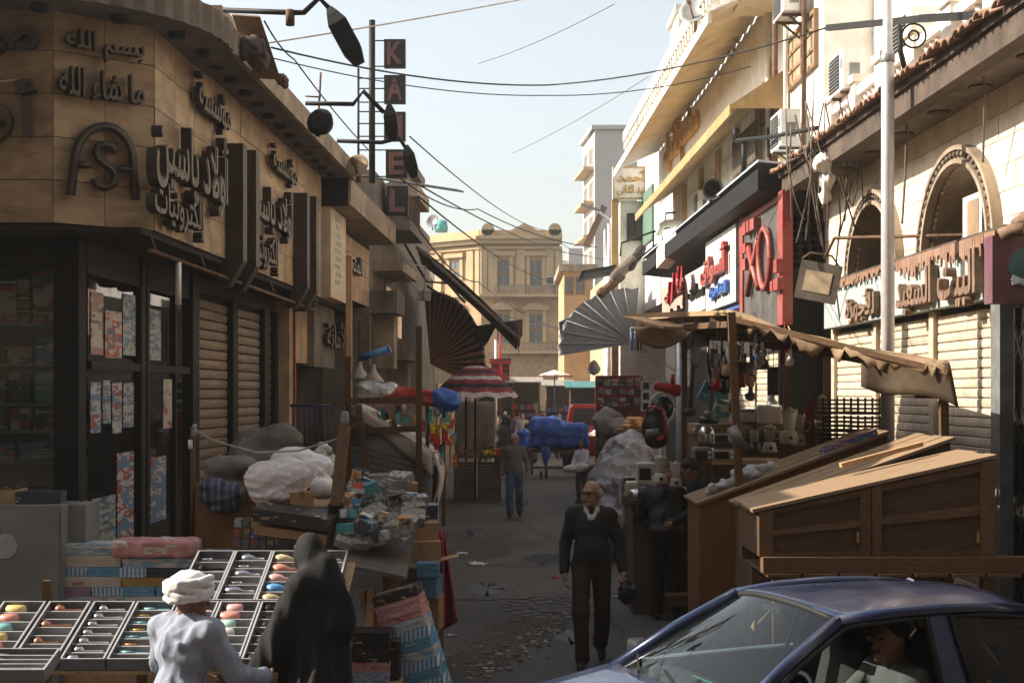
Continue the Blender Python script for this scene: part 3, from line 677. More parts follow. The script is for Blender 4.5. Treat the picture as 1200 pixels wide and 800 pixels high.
for (Yc, a, h) in A_:
    uc = uY(Yc); ths = np.linspace(0, math.pi, 33)
    m_ = MB(); m_.sheet(lambda s_, t: FR.p(uc - a * math.cos(math.pi * s_), WV0 + h * math.sin(math.pi * s_), .02 - t * .55), 32, 1); part('arch_reveal', m_, CONC, arch)
    m_ = MB()
    for n0, n1, k0, k1 in ((-.01, .07, 1.0, 1.2), (.07, .11, 1.0, 1.05), (.07, .11, 1.15, 1.2)):
        pf = [(k0, n0), (k0, n1), (k1, n1), (k1, n0)]
        for q in range(3):
            (ka, na), (kb, nb) = pf[q], pf[q + 1]
            m_.sheet(lambda s_, t: FR.p(uc - (a * (ka + (kb - ka) * t)) * math.cos(math.pi * s_), WV0 + h * (ka + (kb - ka) * t) * math.sin(math.pi * s_), na + (nb - na) * t), 32, 1)
    part('arch_moulding', m_, CONC, arch)
    m_ = MB()
    for i in range(30):
        th = math.pi * (i + .5) / 30; k = 1.1
        p = FR.p(uc - a * k * math.cos(th), WV0 + h * k * math.sin(th), .085); m_.lathe([(0, .03), (.028, .02), (.036, 0)], p, 6, axis=FR.n)
    part('arch_beading', m_, CONC_D, arch, kind='stuff')
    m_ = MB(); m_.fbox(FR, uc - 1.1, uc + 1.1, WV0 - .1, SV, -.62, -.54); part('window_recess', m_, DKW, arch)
def ac_unit(F, u, v, n, w=.8, d=.3, h=.55, label='', name='air_conditioner', face='front'):
    """split unit: grille and fan towards F.n"""
    c = F.p(u, v, n); t = thing(name, label, 'air conditioner', c, 'air conditioner outdoor units')
    m_ = MB(); m_.fbox(F, u - w / 2, u + w / 2, v, v + h, n - d, n); part('casing', m_, WHITEPL, t)
    m_ = MB(); m_.fbox(F, u - w / 2 + .03, u + w * .22, v + .04, v + h - .04, n, n + .004); part('fan_opening', m_, BLACKM, t)
    g = MB()
    for i in range(9): g.fbox(F, u - w / 2 + .03, u + w * .22, v + .06 + i * (h - .12) / 9, v + .075 + i * (h - .12) / 9, n + .006, n + .018)
    part('grille', g, GREYM, t)
    m_ = MB(); m_.fbox(F, u + w / 2 - .006, u + w / 2 + .012, v + .12, v + .34, n - d * .75, n - d * .3); m_.fbox(F, u + w * .3, u + w * .42, v + .3, v + .42, n, n + .01); part('valve_cover', m_, GREYM, t)
    for q in (-.3, .3): m_ = MB(); m_.bar(F.p(u + q * w, v - .03, n), F.p(u + q * w, v - .03, n - d - .3), .04); m_.bar(F.p(u + q * w, v - .03, n - .1), F.p(u + q * w, v - .4, n - d - .25), .03); part('bracket', m_, RUST, t)
    return t
FE = Fr((0, 0), (-.55, -.83))
c = FR.p(uY(14.75), WV0 + .02, -.25)
t = thing('air_conditioner', 'boxy beige air conditioner filling the larger arched window', 'air conditioner', c, 'air conditioner outdoor units')
m_ = MB(); m_.fbox(FR, uY(15.15), uY(14.1), WV0, WV0 + .62, -.5, -.12); part('casing', m_, CREAMP, t)
m_ = MB(); m_.fbox(FR, uY(15.0), uY(14.65), WV0 + .06, WV0 + .56, -.12, -.114); part('side_grille', m_, M('brown_grille', (.28, .19, .12), .7), t)
m_ = MB(); m_.fbox(FR, uY(14.55), uY(14.14), WV0 + .05, WV0 + .56, -.12, -.114); part('fan_opening', m_, BLACKM, t)
g = MB()
for i in range(8): g.fbox(FR, uY(14.55), uY(14.14), WV0 + .08 + i * .06, WV0 + .09 + i * .06, -.112, -.104)
for i in range(6): g.fbox(FR, uY(14.5 - i * .065), uY(14.49 - i * .065), WV0 + .05, WV0 + .56, -.1, -.094)
part('grille', g, GREYM, t)
# eave
mb = MB(); mb.fbox(FR, ua, ub, SV, SV + .04, -.3, .56); part('soffit', mb, CONC_D, arch)
mb = MB(); mb.fbox(FR, ua - .05, ub, SV - .05, SV + .18, .56, .62); mb.fbox(FR, ua - .05, ub, SV - .05, SV + .0, .44, .56); mb.fbox(FR, ua - .08, ub, SV + .18, SV + .26, .5, .66); part('eave_board', mb, DKTIM, arch)
m_ = MB(); G0 = Fr((0, 0), FR.n[:2])
m_.sheet(lambda s_, t: G0.p(.085 * math.cos(math.pi * (1 - s_)), -.1 * t + .05 * math.sin(math.pi * s_), .12 - .0 * t + (t - .5) * .32), 6, 1, th=.014); tile = m_.mesh('roof_tile', TERRA)
k = int((ub - ua) / .175)
for i in range(k): piece('roof_tile', tile, arch, FR.p(ua + .05 + i * .175, SV + .33 + random.uniform(-.012, .012), .5 + random.uniform(-.02, .03)), rot=(random.uniform(-.06, .06), random.uniform(-.06, .06), random.uniform(-.08, .08)))
mb = MB(); mb.par(FR.p(ua, SV + .26, .5), FR.u * (ub - ua), FR.n * -.55 + Vector((0, 0, .25)), Vector((0, 0, .03))); part('roof_slope', mb, TERRA, arch)
m_ = MB(); m_.lathe([(.11, 0), (.12, -.012), (.09, -.02)], (0, 0, 0), 12); dl = m_.mesh('downlight', DKTIM)
for i in range(7): piece('downlight', dl, arch, FR.p(ua + .8 + 1.25 * i, SV, .2))
# balustrade
BV = SV + .42
mb = MB(); mb.fbox(FR, ua, ub, BV - .2, BV + .1, -.28, -.02); part('balustrade_base', mb, WHITEP, arch)
mb = MB(); mb.fbox(FR, ua, ub, BV + .62, BV + .74, -.26, -.03); part('handrail', mb, WHITEP, arch)
m_ = MB(); m_.lathe([(.06, 0), (.06, .05), (.035, .08), (.065, .2), (.05, .3), (.03, .4), (.06, .47), (.06, .52)], (0, 0, 0), 8); bal = m_.mesh('baluster', WHITEP)
m_ = MB(); m_.fbox(G0, -.16, .16, 0, .8, -.14, .14); m_.fbox(G0, -.2, .2, .8, .9, -.18, .18); pier = m_.mesh('pier', CREAMP)
u = ua + .2; i = 0
while u < ub:
    if i % 6 == 0: piece('pier', pier, arch, FR.p(u, BV + .0, -.14)); u += .3
    else: piece('baluster', bal, arch, FR.p(u, BV + .1, -.14)); u += .2
    i += 1
# upper storey, set back
mb = MB(); mb.fbox(FR, ua - .2, ub, SV + .04, 10.5, -3.5, -.75); part('upper_wall', mb, WHITEP, arch)
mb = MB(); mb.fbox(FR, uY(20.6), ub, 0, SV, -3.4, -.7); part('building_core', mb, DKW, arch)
# sign band with fringe
mb = MB(); mb.fbox(FR, uY(20.3), uY(13.35), 3.41, 4.04, -.1, .12); part('sign_board', mb, SIGNG, arch)
mb = MB(); mb.fbox(FR, uY(20.4), uY(13.2), 4.0, 4.06, -.1, .16); part('sign_ledge', mb, DKTIM, arch)
DUST = M('dust_brown', (.20, .13, .09), .95, .3, 12)
m_ = MB()
u = uY(20.2)
while u < uY(13.4):
    L = random.uniform(.04, .17) * (1.4 if u > uY(16.5) else .8); w_ = random.uniform(.03, .07)
    m_.par(FR.p(u, 4.03, .165), FR.u * w_, FR.n * .012, Vector((0, 0, -L))); u += w_ * random.uniform(.8, 1.3)
part('fringe', m_, TERRA, arch, kind='stuff')
letters('البيت', FR, (1098, 296, 1142, 360), arch, n0=.13, n1=.22, bold=.03, mat=DUST, face=DUST)
letters('السعيد', FR, (1049, 316, 1090, 368), arch, n0=.13, n1=.22, bold=.03, mat=DUST, face=DUST)
letters('للأجهزة', FR, (990, 340, 1024, 378), arch, n0=.13, n1=.2, bold=.03, mat=DUST, face=DUST)
# shutters
for (y0, y1) in ((20.2, 18.25), (18.05, 15.95), (15.75, 13.85)): shutter(FR, uY(y0), uY(y1), .05, 3.36, -.06, .1, SHUTL, arch, proud=.014)
for y in (20.3, 18.15, 15.85): m_ = MB(); m_.fbox(FR, uY(y + .08), uY(y - .08), 0, 3.4, -.1, .0); part('shutter_guide', m_, SHUTL, arch)
mb = MB(); mb.fbox(FR, uY(13.85), uY(13.6), 0, 3.4, -.15, .05); part('shutter_post', mb, GREYM, arch)
mb = MB()
for i in range(9):
    yy = 13.5 - i * .22; mb.fbox(FR, uY(yy + .02), uY(yy - .02), 0, 3.3, -.1, -.05)
    if i < 8:
        for z in (.4, 1.2, 2.0, 2.8): mb.bar(FR.p(uY(yy), z, -.07), FR.p(uY(yy - .22), z + .35, -.07), .03, .02); mb.bar(FR.p(uY(yy), z + .35, -.05), FR.p(uY(yy - .22), z, -.05), .03, .02)
part('folding_gate', mb, BLACKM, arch)
# purple projecting sign
t = thing('projecting_sign', 'purple box sign with a pale round emblem beside the folding gate', 'sign', P(1182, 355, 12.5))
PURP = M('purple_panel', (.13, .055, .075), .55, .2, 3, dirt=(.2, .13, .12))
mb = MB(); a = P(1163, 355, 12.5); b = P(1163, 276, 12.5); mb.box(a.x, a.x + .75, 12.5, 12.72, a.z, b.z); part('box', mb, PURP, t)
FPs = Fr((a.x, 12.5), (0, -1)); mb = MB()
mb.lathe([(0, .004), (.16, .003), (.17, 0)], P(1204, 312, 12.497), 16, 0, axis=(0, -1, 0)); part('emblem', mb, M('emblem_teal', (.06, .14, .16), .5), t)
mb = MB(); mb.bar(P(1186, 325, 12.49), P(1206, 334, 12.49), .01, .05, up=(0, 0, 1)); mb.bar(P(1186, 332, 12.485), P(1206, 327, 12.485), .01, .03); part('emblem_stripe', mb, M('emblem_pale', (.5, .6, .65), .5), t)
mb = MB(); mb.tube([P(1172, 275, 12.45), P(1185, 270, 12.4), P(1202, 268, 12.3)], .06, 7); mb.tube([P(1190, 262, 12.6), P(1200, 255, 12.4), P(1215, 258, 12.3)], .05, 7); solo('cloth_roll', mb, DUST, 'dusty rolled cloth lying on top of the purple sign', 'cloth')
# lamp post in front of it
t = thing('lamp_post', 'tall pale steel lamp post rising before the arched shop', 'lamp post', (3.83, 14.5, 0))
mb = MB(); mb.tube([(3.83, 14.5, 0), (3.83, 14.5, 5.9), (3.83, 14.5, 6.0), (3.83, 14.5, 8.6)], [.072, .066, .05, .045], 14); part('pole', mb, STEEL, t)
mb = MB(); mb.lathe([(.13, 0), (.13, .25), (.08, .3)], (3.83, 14.5, 0), 12); part('base', mb, STEEL, t)
mb = MB(); mb.lathe([(.07, 0), (.075, .01), (.075, .07), (.06, .09)], (3.83, 14.5, 5.86), 12); part('collar', mb, GREYM, t)
# wall bracket with scroll
t = thing('wall_bracket', 'long black iron bracket with a scroll ring above the tiled eave', 'bracket', P(1190, 18, 13.4))
mb = MB(); mb.bar(P(970, 33, 17.0), P(1080, 22, 15.4), .06, .07); mb.bar(P(1080, 22, 15.4), P(1192, 15, 13.4), .07, .08); part('arm', mb, BLACKM, t)
mb = MB(); cc = P(1071, 42, 15.3)
for rr_ in (.13, .055): mb.tube([cc + Vector((rr_ * math.cos(th), 0, rr_ * math.sin(th))) for th in np.linspace(0, 6.283, 18)], .012, 5)
mb.tube([P(1054, 30, 15.3), P(1055, 60, 15.3), P(1064, 95, 15.3)], .03, 6); part('scroll', mb, BLACKM, t)
# floodlight on a rod
t = thing('floodlight', 'grey square floodlight tilted on a rusty rod before the shop sign', 'lamp', P(958, 355, 17))
FF = Fr(tuple(P(958, 0, 17))[:2], (-.35, -.93))
def tilt(u, v, n, a=R(-12)): 
    ca, sa = math.cos(a), math.sin(a); p = P(958, 330, 17); return p + FF.u * (u * ca - v * sa) + Vector((0, 0, u * sa + v * ca)) + FF.n * n
mb = MB(); mb.poly_ext([(-.24, -.23), (.24, -.23), (.24, .23), (-.24, .23)], lambda x, y, d: tilt(x, y, d), -.14, .0); part('housing', mb, M('floodlight_body', (.10, .085, .07), .7), t)
mb = MB(); mb.poly_ext([(-.16, -.13), (.16, -.13), (.16, .12), (-.16, .12)], lambda x, y, d: tilt(x, y, d), 0, .008); part('lens', mb, M('dusty_lens', (.42, .34, .24), .4), t)
mb = MB(); mb.tube([P(966, 303, 17), P(978, 279, 17), P(1060, 277, 16.2), P(1146, 275, 15.0)], .022, 6); mb.tube([P(940, 303, 17), P(950, 296, 17), P(975, 300, 17), P(983, 312, 17)], .012, 5); part('rod', mb, RUST, t)
# air conditioners and windows of the white wall
FW = FR.off(-.75)
BRF = M('brown_window_frame', (.24, .14, .075), .7)
def window(F, px0, py0, px1, py1, parent, panes=2, rows=2, glass=None, frame=None, n=0.0, proud=.05):
    a = F.at(px0, py0, n); b = F.at(px1, py0, n); v1 = F.at((px0 + px1) / 2, py0, n)[1]; v0 = F.at((px0 + px1) / 2, py1, n)[1]; u0, u1 = sorted((a[0], b[0]))
    w = MB(); 
    for (x0, x1, y0, y1) in ((u0, u1, v0, v0 + .06), (u0, u1, v1 - .06, v1), (u0, u0 + .06, v0 + .06, v1 - .06), (u1 - .06, u1, v0 + .06, v1 - .06)): w.fbox(F, x0, x1, y0, y1, n - .02, n + proud)
    for i in range(1, panes): u = u0 + (u1 - u0) * i / panes; w.fbox(F, u - .03, u + .03, v0 + .06, v1 - .06, n - .02, n + proud * .8)
    for i in range(1, rows): v = v0 + (v1 - v0) * i / rows; w.fbox(F, u0 + .06, u1 - .06, v - .025, v + .025, n - .02, n + proud * .7)
    f = part('window', w, frame or BRF, parent)
    for i in range(panes):
        for j in range(rows):
            g = MB(); g.fbox(F, u0 + (u1 - u0) * i / panes + .03, u0 + (u1 - u0) * (i + 1) / panes - .03, v0 + (v1 - v0) * j / rows + .03, v0 + (v1 - v0) * (j + 1) / rows - .03, n + .002, n + .012); part('pane', g, glass or M('dusty_pane', (.33, .26, .17), .4, .3), f)
window(FW, 985, -10, 1012, 62, arch, 2, 3)
ac_unit(FR, uY(17.3), FR.at(995, 112)[1], -.1, label='weathered white air conditioner on brackets above the tiled eave, nearer one')
ac_unit(FR, uY(19.7), FR.at(940, 150)[1], .1, label='white air conditioner with a meter box beside the drain pipes, farther one')
ac_unit(FR, uY(13.9), FR.at(1110, 18)[1], .1, label='air conditioner at the top edge of the picture above the balustrade')
# ================================================================ RIGHT: BLACK CANOPY SHOP AND THE WHITE BLOCK ABOVE IT
REDP = M('red_sign_plastic', (.30, .05, .042), .45, .2, dirt=(.4, .2, .16))
BLUEP = M('blue_sign_plastic', (.06, .14, .42), .5, .2)
YEL = M('ochre_paint', (.40, .26, .11), .8, .25, 3, dirt=(.3, .2, .11), dirt_amt=.6)
GOLD = M('gold_letters', (.45, .27, .07), .5, .2)
WSIGN = M('white_sign', (.70, .68, .63), .6, .12, dirt=(.38, .32, .25), dirt_amt=.55)
xo = thing('black_canopy_shop', 'shop under a black canopy with red outlined letters and a perforated black side', 'building', (4.6, 27, 0))
FX = FR.off(.63)
u0x = uY(20.9); 
SHUTB = M('shutter_blue_grey', (.42, .46, .50), .5, .2, 4, metal=.1, dirt=(.3, .25, .2), dirt_amt=.5, rnd=.08, stretch=(3, 3, .6))
for q, (y0, y1) in enumerate(((27.5, 25.2), (25.0, 23.0), (22.8, 21.15))): shutter(FR, uY(y0), uY(y1), .05, 3.2, .16, .1, [SHUTL, SHUTL, SHUTB][q], xo, proud=.014)
mb = MB(); mb.fbox(FR, uY(38), u0x, 0, 5.0, -2, .1); part('wall', mb, DKW, xo)
mb = MB(); mb.fbox(FR, u0x - .12, u0x, 0, 5.75, .0, .63); part('side_wall', mb, BLACK, xo)
m_ = MB(); m_.lathe([(0, .004), (.05, .004), (.05, 0)], (0, 0, 0), 10, axis=(FR.u.x, FR.u.y, 0)); hole = m_.mesh('vent_hole', M('hole_black', (.002, .002, .002), .95, bump=0, spec=0))
for i in range(4):
    for j in range(7):
        pz = P(931 + i * 10, 257 + j * 9, 20.9).z; px_ = FR.p(u0x, pz, .52 - i * .13); piece('vent_hole', hole, xo, px_ + FR.u * .001)
# canopy: long thin black slab rising slightly to the street
mb = MB(); mb.par(FR.p(uY(36), 5.35, -.2), FR.u * (u0x - uY(36)), FR.n * 1.15 + Vector((0, 0, .12)), Vector((0, 0, .32))); part('canopy', mb, BLACK, xo)
mb = MB(); mb.par(FR.p(uY(36), 5.79, .0), FR.u * (u0x - uY(36)), FR.n * .95 + Vector((0, 0, .1)), Vector((0, 0, .03))); part('canopy_lip', mb, M('pale_blue_sheet', (.5, .58, .62), .6, .2), xo)
mb = MB(); mb.fpx(FX, 916, 231, 869, 380, -.1, 0); part('sign_panel', mb, M('charcoal_panel', (.075, .07, .068), .5, .3, 4, dirt=(.2, .17, .14)), xo)
mb = MB(); mb.fpx(FX, 917, 222, 911, 380, -.12, .03); mb.fpx(FX, 870, 240, 866, 380, -.12, .03); mb.fpx(FX, 916, 226, 870, 233, -.1, .03); part('sign_frame', mb, REDP, xo)
def fx(px, py, n=.06, F=None): F = F or FX; u, v = F.at(px, py, n); return F.p(u, v, n)
mb = MB()
mb.tube([fx(876, 286), fx(882, 312), fx(889, 338)], .05, 8); mb.tube([fx(889, 280), fx(882, 312), fx(876, 346)], .05, 8); part('letter_x', mb, REDP, xo)
mb = MB(); mb.tube([fx(896 + 6.5 * math.cos(t), 303 + 35 * math.sin(t)) for t in np.linspace(0, 6.2832, 25)], .05, 8, cap=False); part('letter_o', mb, REDP, xo)
mb = MB()
for (a, b, c_, d) in ((870, 262, 873, 276), (874, 260, 877, 273), (878, 258, 883, 271), (870, 286, 873, 297), (870, 304, 873, 317), (906, 305, 910, 320), (902, 330, 905, 342), (906, 327, 911, 341)):
    mb.fpx(FX, a, b, c_, d, .0, .12)
part('red_block', mb, REDP, xo, kind='stuff')
mb = MB(); mb.fpx(FX, 866, 252, 848, 360, -.1, -.02); part('blue_panel', mb, BLUEP, xo)
mb = MB(); mb.fpx(FX, 862, 262, 827, 353, -.02, .06); part('white_panel', mb, WSIGN, xo)
letters('أسواق', FX, (820, 290, 849, 331), xo, n0=.07, n1=.16, bold=.03, mat=REDP, face=REDP); letters('القاهرة', FX, (830, 332, 850, 350), xo, n0=.07, n1=.14, bold=.03, mat=BLUEP, face=BLUEP)
mb = MB(); mb.fpx(FX, 826, 310, 803, 362, -.06, .04); part('white_panel', mb, WSIGN, xo)
letters('محلات', FX, (805, 332, 824, 348), xo, n0=.05, n1=.1, bold=.02, mat=BLACK, face=BLACK)
mb = MB(); mb.fpx(FX, 800, 325, 776, 385, -.06, .04); part('pink_panel', mb, M('faded_pink_sign', (.5, .32, .25), .7), xo)
letters('كشري', FX, (778, 335, 799, 352), xo, n0=.05, n1=.12, bold=.03, mat=REDP, face=REDP); letters('حلويات', FX, (778, 360, 799, 372), xo, n0=.05, n1=.1, bold=.02, mat=BLACK, face=BLACK)
# red clothes hanging, drain pipe
for i, (a, b, c_, d) in enumerate(((788, 320, 793, 350), (794, 312, 799, 338), (783, 330, 788, 356))):
    m_ = MB(); n_ = .25 + .05 * i; m_.sheet(lambda s_, t: fx(a + (c_ - a) * s_, b + (d - b) * t, n_ + .03 * math.sin(6 * s_ + 3 * t), FX), 5, 4, th=.01)
    solo('hanging_cloth', m_, M('red_cloth', (.35, .02, .025), .85), ['red cloth hanging between the sweet shop signs, middle one', 'red cloth hanging highest between the sweet shop signs', 'red cloth hanging lowest between the sweet shop signs'][i], 'cloth')
# loudspeaker horn on the canopy
c = P(832, 236, 24.5); t = thing('horn_loudspeaker', 'black horn loudspeaker on the edge of the black canopy', 'loudspeaker', c)
ax = Vector((-.55, -.8, .1)).normalized(); hc = P(836, 222, 24.5)
mb = MB(); mb.lathe([(.05, -.32), (.07, -.2), (.1, -.1), (.16, -.02), (.2, .02), (.19, .025), (.13, -.04), (.06, -.16), (.02, -.18)], hc, 18, axis=ax); part('horn', mb, BLACKM, t)
mb = MB(); mb.lathe([(.07, -.42), (.08, -.4), (.08, -.26), (.06, -.24)], hc, 12, axis=ax); part('driver', mb, BLACKM, t)
mb = MB(); mb.tube([hc - ax * .2, c], .02, 5); part('stand', mb, BLACKM, t)
ac_unit(FR, FR.at(816, 255, .2)[0], FR.at(816, 254, .2)[1], .2, w=.7, label='small white air conditioner behind the horn loudspeaker under the ochre awning')
# -------- white block with ochre awning
wb = thing('white_block', 'white block with ochre awning, gold lettering and corrugated canopy over the shops', 'building', (5, 30, 0))
mb = MB(); mb.fbox(FR, uY(46), uY(20.9), 5.0, 11.5, -5, -.02); part('wall', mb, WHITEP, wb)
aw0, aw1 = uY(37.5), uY(23.2)
mb = MB(); mb.par(FR.p(aw0, 7.75, .0), FR.u * (aw1 - aw0), FR.n * .95 + Vector((0, 0, -.62)), Vector((0, 0, .06))); mb.fbox(FR, aw0, aw1, 7.02, 7.2, .93, .97)
mb.add([FR.p(aw1, 7.75, 0), FR.p(aw1, 7.13, .95), FR.p(aw1, 7.13, 0)], [(0, 1, 2)]); part('awning', mb, YEL, wb)
for i, y in enumerate((23.4, 25.6, 27.8, 30, 32.4, 35)):
    m_ = MB(); m_.fbox(FR, uY(y + .18), uY(y - .18), 5.4, 7.6, -.02, .06); part('pilaster', m_, YEL, wb)
for i, y in enumerate((24.5, 26.7, 28.9, 31.2, 33.7)):
    m_ = MB(); m_.fbox(FR, uY(y + .7), uY(y - .7), 5.6, 7.2, -.01, .03); part('wall_panel', m_, CREAMP, wb)
mb = MB(); mb.fbox(FR, uY(37.5), uY(24.5), 7.9, 9.0, -.01, .12); part('name_board', mb, WSIGN, wb)
letters('مطعم الأمراء', FR, (777, 128, 815, 192), wb, n0=.13, n1=.22, bold=.035, mat=GOLD, face=GOLD)
# corrugated canopy
m_ = MB(); c0u, c1u = uY(40.5), uY(23.6); 
m_.sheet(lambda s_, t: FR.p(c0u + (c1u - c0u) * s_, 9.35 - .55 * t + .03 * math.sin(s_ * 170), .0 + 1.25 * t), 170, 2, th=.02); part('corrugated_canopy', m_, CREAMP, wb)
mb = MB(); mb.fbox(FR, c0u, c1u, 8.62, 8.8, 1.2, 1.26); part('canopy_edge', mb, CREAMP, wb)
for v0_, v1_, n1_ in ((10.6, 10.9, .45), (10.3, 10.6, .2)): m_ = MB(); m_.fbox(FR, uY(46), uY(20.9), v0_, v1_, -.1, n1_); part('cornice', m_, CREAMP, wb)
m_ = MB(); m_.fbox(G0, 0, .14, 0, .24, 0, .24); dent = m_.mesh('dentil', CREAMP)
for i in range(60): piece('dentil', dent, wb, FR.p(uY(46) + .42 * i, 10.34, .18))
window(FR, 925, 28, 958, 92, wb, 2, 3); window(FR, 888, 82, 909, 148, wb, 2, 3, n=.0)
mb = MB(); mb.fbox(FR, uY(45.9), uY(41.5), 7.0, 8.6, -.01, .05); part('shuttered_window', mb, M('green_shutter', (.10, .17, .13), .7), wb)
# drain pipes
for i, (px, yt, yb, n_) in enumerate(((900, -10, 205, .1), (908, 20, 205, .2))):
    m_ = MB(); u, v0_ = FR.at(px, yb, n_); v1_ = FR.at(px, yt, n_)[1]; m_.tube([FR.p(u, v0_, n_), FR.p(u, v1_, n_)], .05, 8); part('drain_pipe', m_, [CREAMP, RUST][i], wb)
mb = MB(); mb.fpx(FR, 885, 185, 858, 140, .3, .34); part('small_board', mb, DKTIM, wb)
# scroll relief panel low on the wall
mb = MB(); mb.fpx(FR, 925, 163, 898, 195, 0, .05); cc = fx(912, 180, .08, FR)
for k in range(2): mb.tube([cc + FR.u * ((.3 - .03 * i) * math.cos(i * .5) * (1 - 2 * k) * .7) + Vector((0, 0, (.3 - .03 * i) * math.sin(i * .5))) for i in range(10)], .03, 5)
part('scroll_relief', mb, CONC, wb)
# black rail standing out from the wall
mb = MB(); mb.tube([P(862, 165, 23.5), P(905, 160, 22), P(958, 150, 20.4)], .035, 6); mb.tube([P(872, 162, 23.3), P(872, 205, 23.3)], .05, 6); mb.tube([P(862, 165, 23.5), P(862, 150, 23.5)], .05, 6); solo('wall_rail', mb, BLACKM, 'black horizontal rail on the white wall above the canopy shop', 'rail')
for q, (yy, v_, l_) in enumerate(((28.5, 9.6, 'air conditioner high on the white block above the corrugated canopy'), (22.2, 6.3, 'air conditioner low on the white wall beside the small dark board'), (22.0, 8.3, 'air conditioner on the white wall between the two brown windows'))): ac_unit(FR, uY(yy), v_, .42, label=l_)
for q, (yy, v0_, v1_) in enumerate(((21.6, 5.9, 10.2), (22.9, 5.9, 10.2), (27.3, 9.2, 11), (24.2, 5.4, 7.0))): m_ = MB(); m_.tube([FR.p(uY(yy), v0_, .12), FR.p(uY(yy) + .05, (v0_ + v1_) / 2, .12), FR.p(uY(yy), v1_, .12)], .04, 6); part('drain_pipe', m_, [RUST, CREAMP, GREYM, RUST][q], wb)
bl = MB(); bl.fbox(FR, uY(24.6), uY(22.6), 9.0, 9.14, 0, .7); part('balcony', bl, CREAMP, wb)
for q in range(9): m_ = MB(); m_.fbox(FR, uY(24.55 - q * .235), uY(24.52 - q * .235), 9.14, 9.85, .62, .66); part('balcony_rail', m_, RUST, wb)
m_ = MB(); m_.fbox(FR, uY(24.6), uY(22.6), 9.85, 9.9, .6, .68); part('balcony_handrail', m_, RUST, wb)
for q, (yy, col_) in enumerate(((24.2, 'white'), (23.7, 'faded blue'), (23.2, 'grey'))):
    m_ = MB(); m_.sheet(lambda s_, t: FR.p(uY(yy) + .34 * s_, 9.8 - .6 * t, .72 + .03 * math.sin(7 * s_ + 2 * t)), 5, 5, th=.01); solo('laundry', m_, [WSIGN, M('faded_blue_cloth', (.2, .28, .38), .9), M('grey_cloth', (.16, .145, .125))][q], f'{col_} laundry hung over the balcony rail of the white block', 'laundry')
# satellite dish on top of the white block
def dish(c, r, ax, label, mat=None):
    t = thing('satellite_dish', label, 'satellite dish', c); ax = Vector(ax).normalized()
    up = c + Vector((0, 0, r * 1.3)); m_ = MB()
    pf = [(r * k, r * .28 * k * k) for k in (0, .25, .5, .75, .9, 1)]; m_.lathe(pf + [(r * .98, r * .30), (r * .7, r * .16), (0, .03)], up, 20, axis=ax); part('reflector', m_, mat or GREYM, t)
    m_ = MB(); m_.tube([up + Vector((0, 0, -r * .9)), up + ax * r * 1.0], .02, 5); m_.lathe([(.04, -.06), (.05, 0), (.04, .08)], up + ax * r, 8, axis=ax); part('receiver_arm', m_, RUST, t)
    m_ = MB(); m_.tube([c, up], .04, 6); part('mast', m_, RUST, t); return t
dish(P(815, 38, 30), .34, (-.5, -.8, .35), 'pale satellite dish on the roof edge of the white block')
mb = MB(); mb.box(*sorted((P(790, 0, 41).x, P(812, 0, 41).x)), 40, 42, P(0, 70, 41).z, P(0, 22, 41).z); mb.box(P(786, 0, 41).x, P(815, 0, 41).x, 39.8, 42.2, P(0, 24, 41).z, P(0, 18, 41).z); solo('roof_hut', mb, CREAMP, 'small cream roof hut beyond the dentil cornice', 'roof hut')
# plastic bag caught at the eave end
mb = MB(); sdf(mb, [dict(t='e', c=tuple(P(964, 192, 18.0)), r=(.12, .1, .13)), dict(t='e', c=tuple(P(969, 212, 18.0)), r=(.1, .08, .12)), dict(t='e', c=tuple(P(967, 230, 18)), r=(.07, .06, .1))], .012, .05, creases(.045, 22, 3)); solo('plastic_bag', mb, M('bag_white', (.72, .68, .62), .5, .1), 'torn white plastic bag snagged at the end of the eave', 'bag')
# ================================================================ UNSEEN HOUSES ADDED ROUND THE CROSSROADS (block sky light, fill reflections)
def plain_house(label, x0, x1, y0, y1, h, faces, mat):
    t = thing('added_house', label, 'building', ((x0 + x1) / 2, (y0 + y1) / 2, 0)); m_ = MB(); m_.box(x0, x1, y0, y1, 0, h); part('wall', m_, mat, t); m_ = MB(); m_.box(x0 - .2, x1 + .2, y0 - .2, y1 + .2, h, h + .3); part('roof', m_, CONC, t)
    for F_, L_ in faces:
        n_ = int(L_ // 3)
        for i in range(n_):
            for j in range(int(h // 3.4)):
                u = L_ * (i + .5) / n_; v = 1.2 + j * 3.3; m_ = MB(); m_.fbox(F_, u - .6, u + .6, v, v + 1.6, 0, .06); w_ = part('window', m_, BRF, t); m_ = MB(); m_.fbox(F_, u - .5, u + .5, v + .1, v + 1.5, .06, .08); part('pane', m_, DGLASS, w_)
HB = M('brown_house_plaster', (.30, .23, .165), .9, .2, 1, dirt=(.16, .12, .09))
plain_house('brown house behind the viewer on the near side of the crossroads', -45, 45, -16, -4.5, 22, [(Fr((45, -4.5), (0, 1)), 90)], HB)
plain_house('brown house continuing the corner shop along the cross street', -30, -9.1, 12.6, 22, 9, [(Fr((-30, 12.6), (0, -1)), 21)], HB)
plain_house('brown house on the cross street right of the arched shop', 9, 28, 10.6, 22, 11, [(Fr((9, 10.6), (0, -1)), 19)], HB)
plain_house('brown house far along the cross street to the left', -52, -40, -4.4, 12.5, 17, [(Fr((-40, -4.4), (1, 0)), 16)], HB)
plain_house('brown house far along the cross street to the right', 40, 52, -4.4, 10.5, 17, [(Fr((40, 10.5), (-1, 0)), 14)], HB)
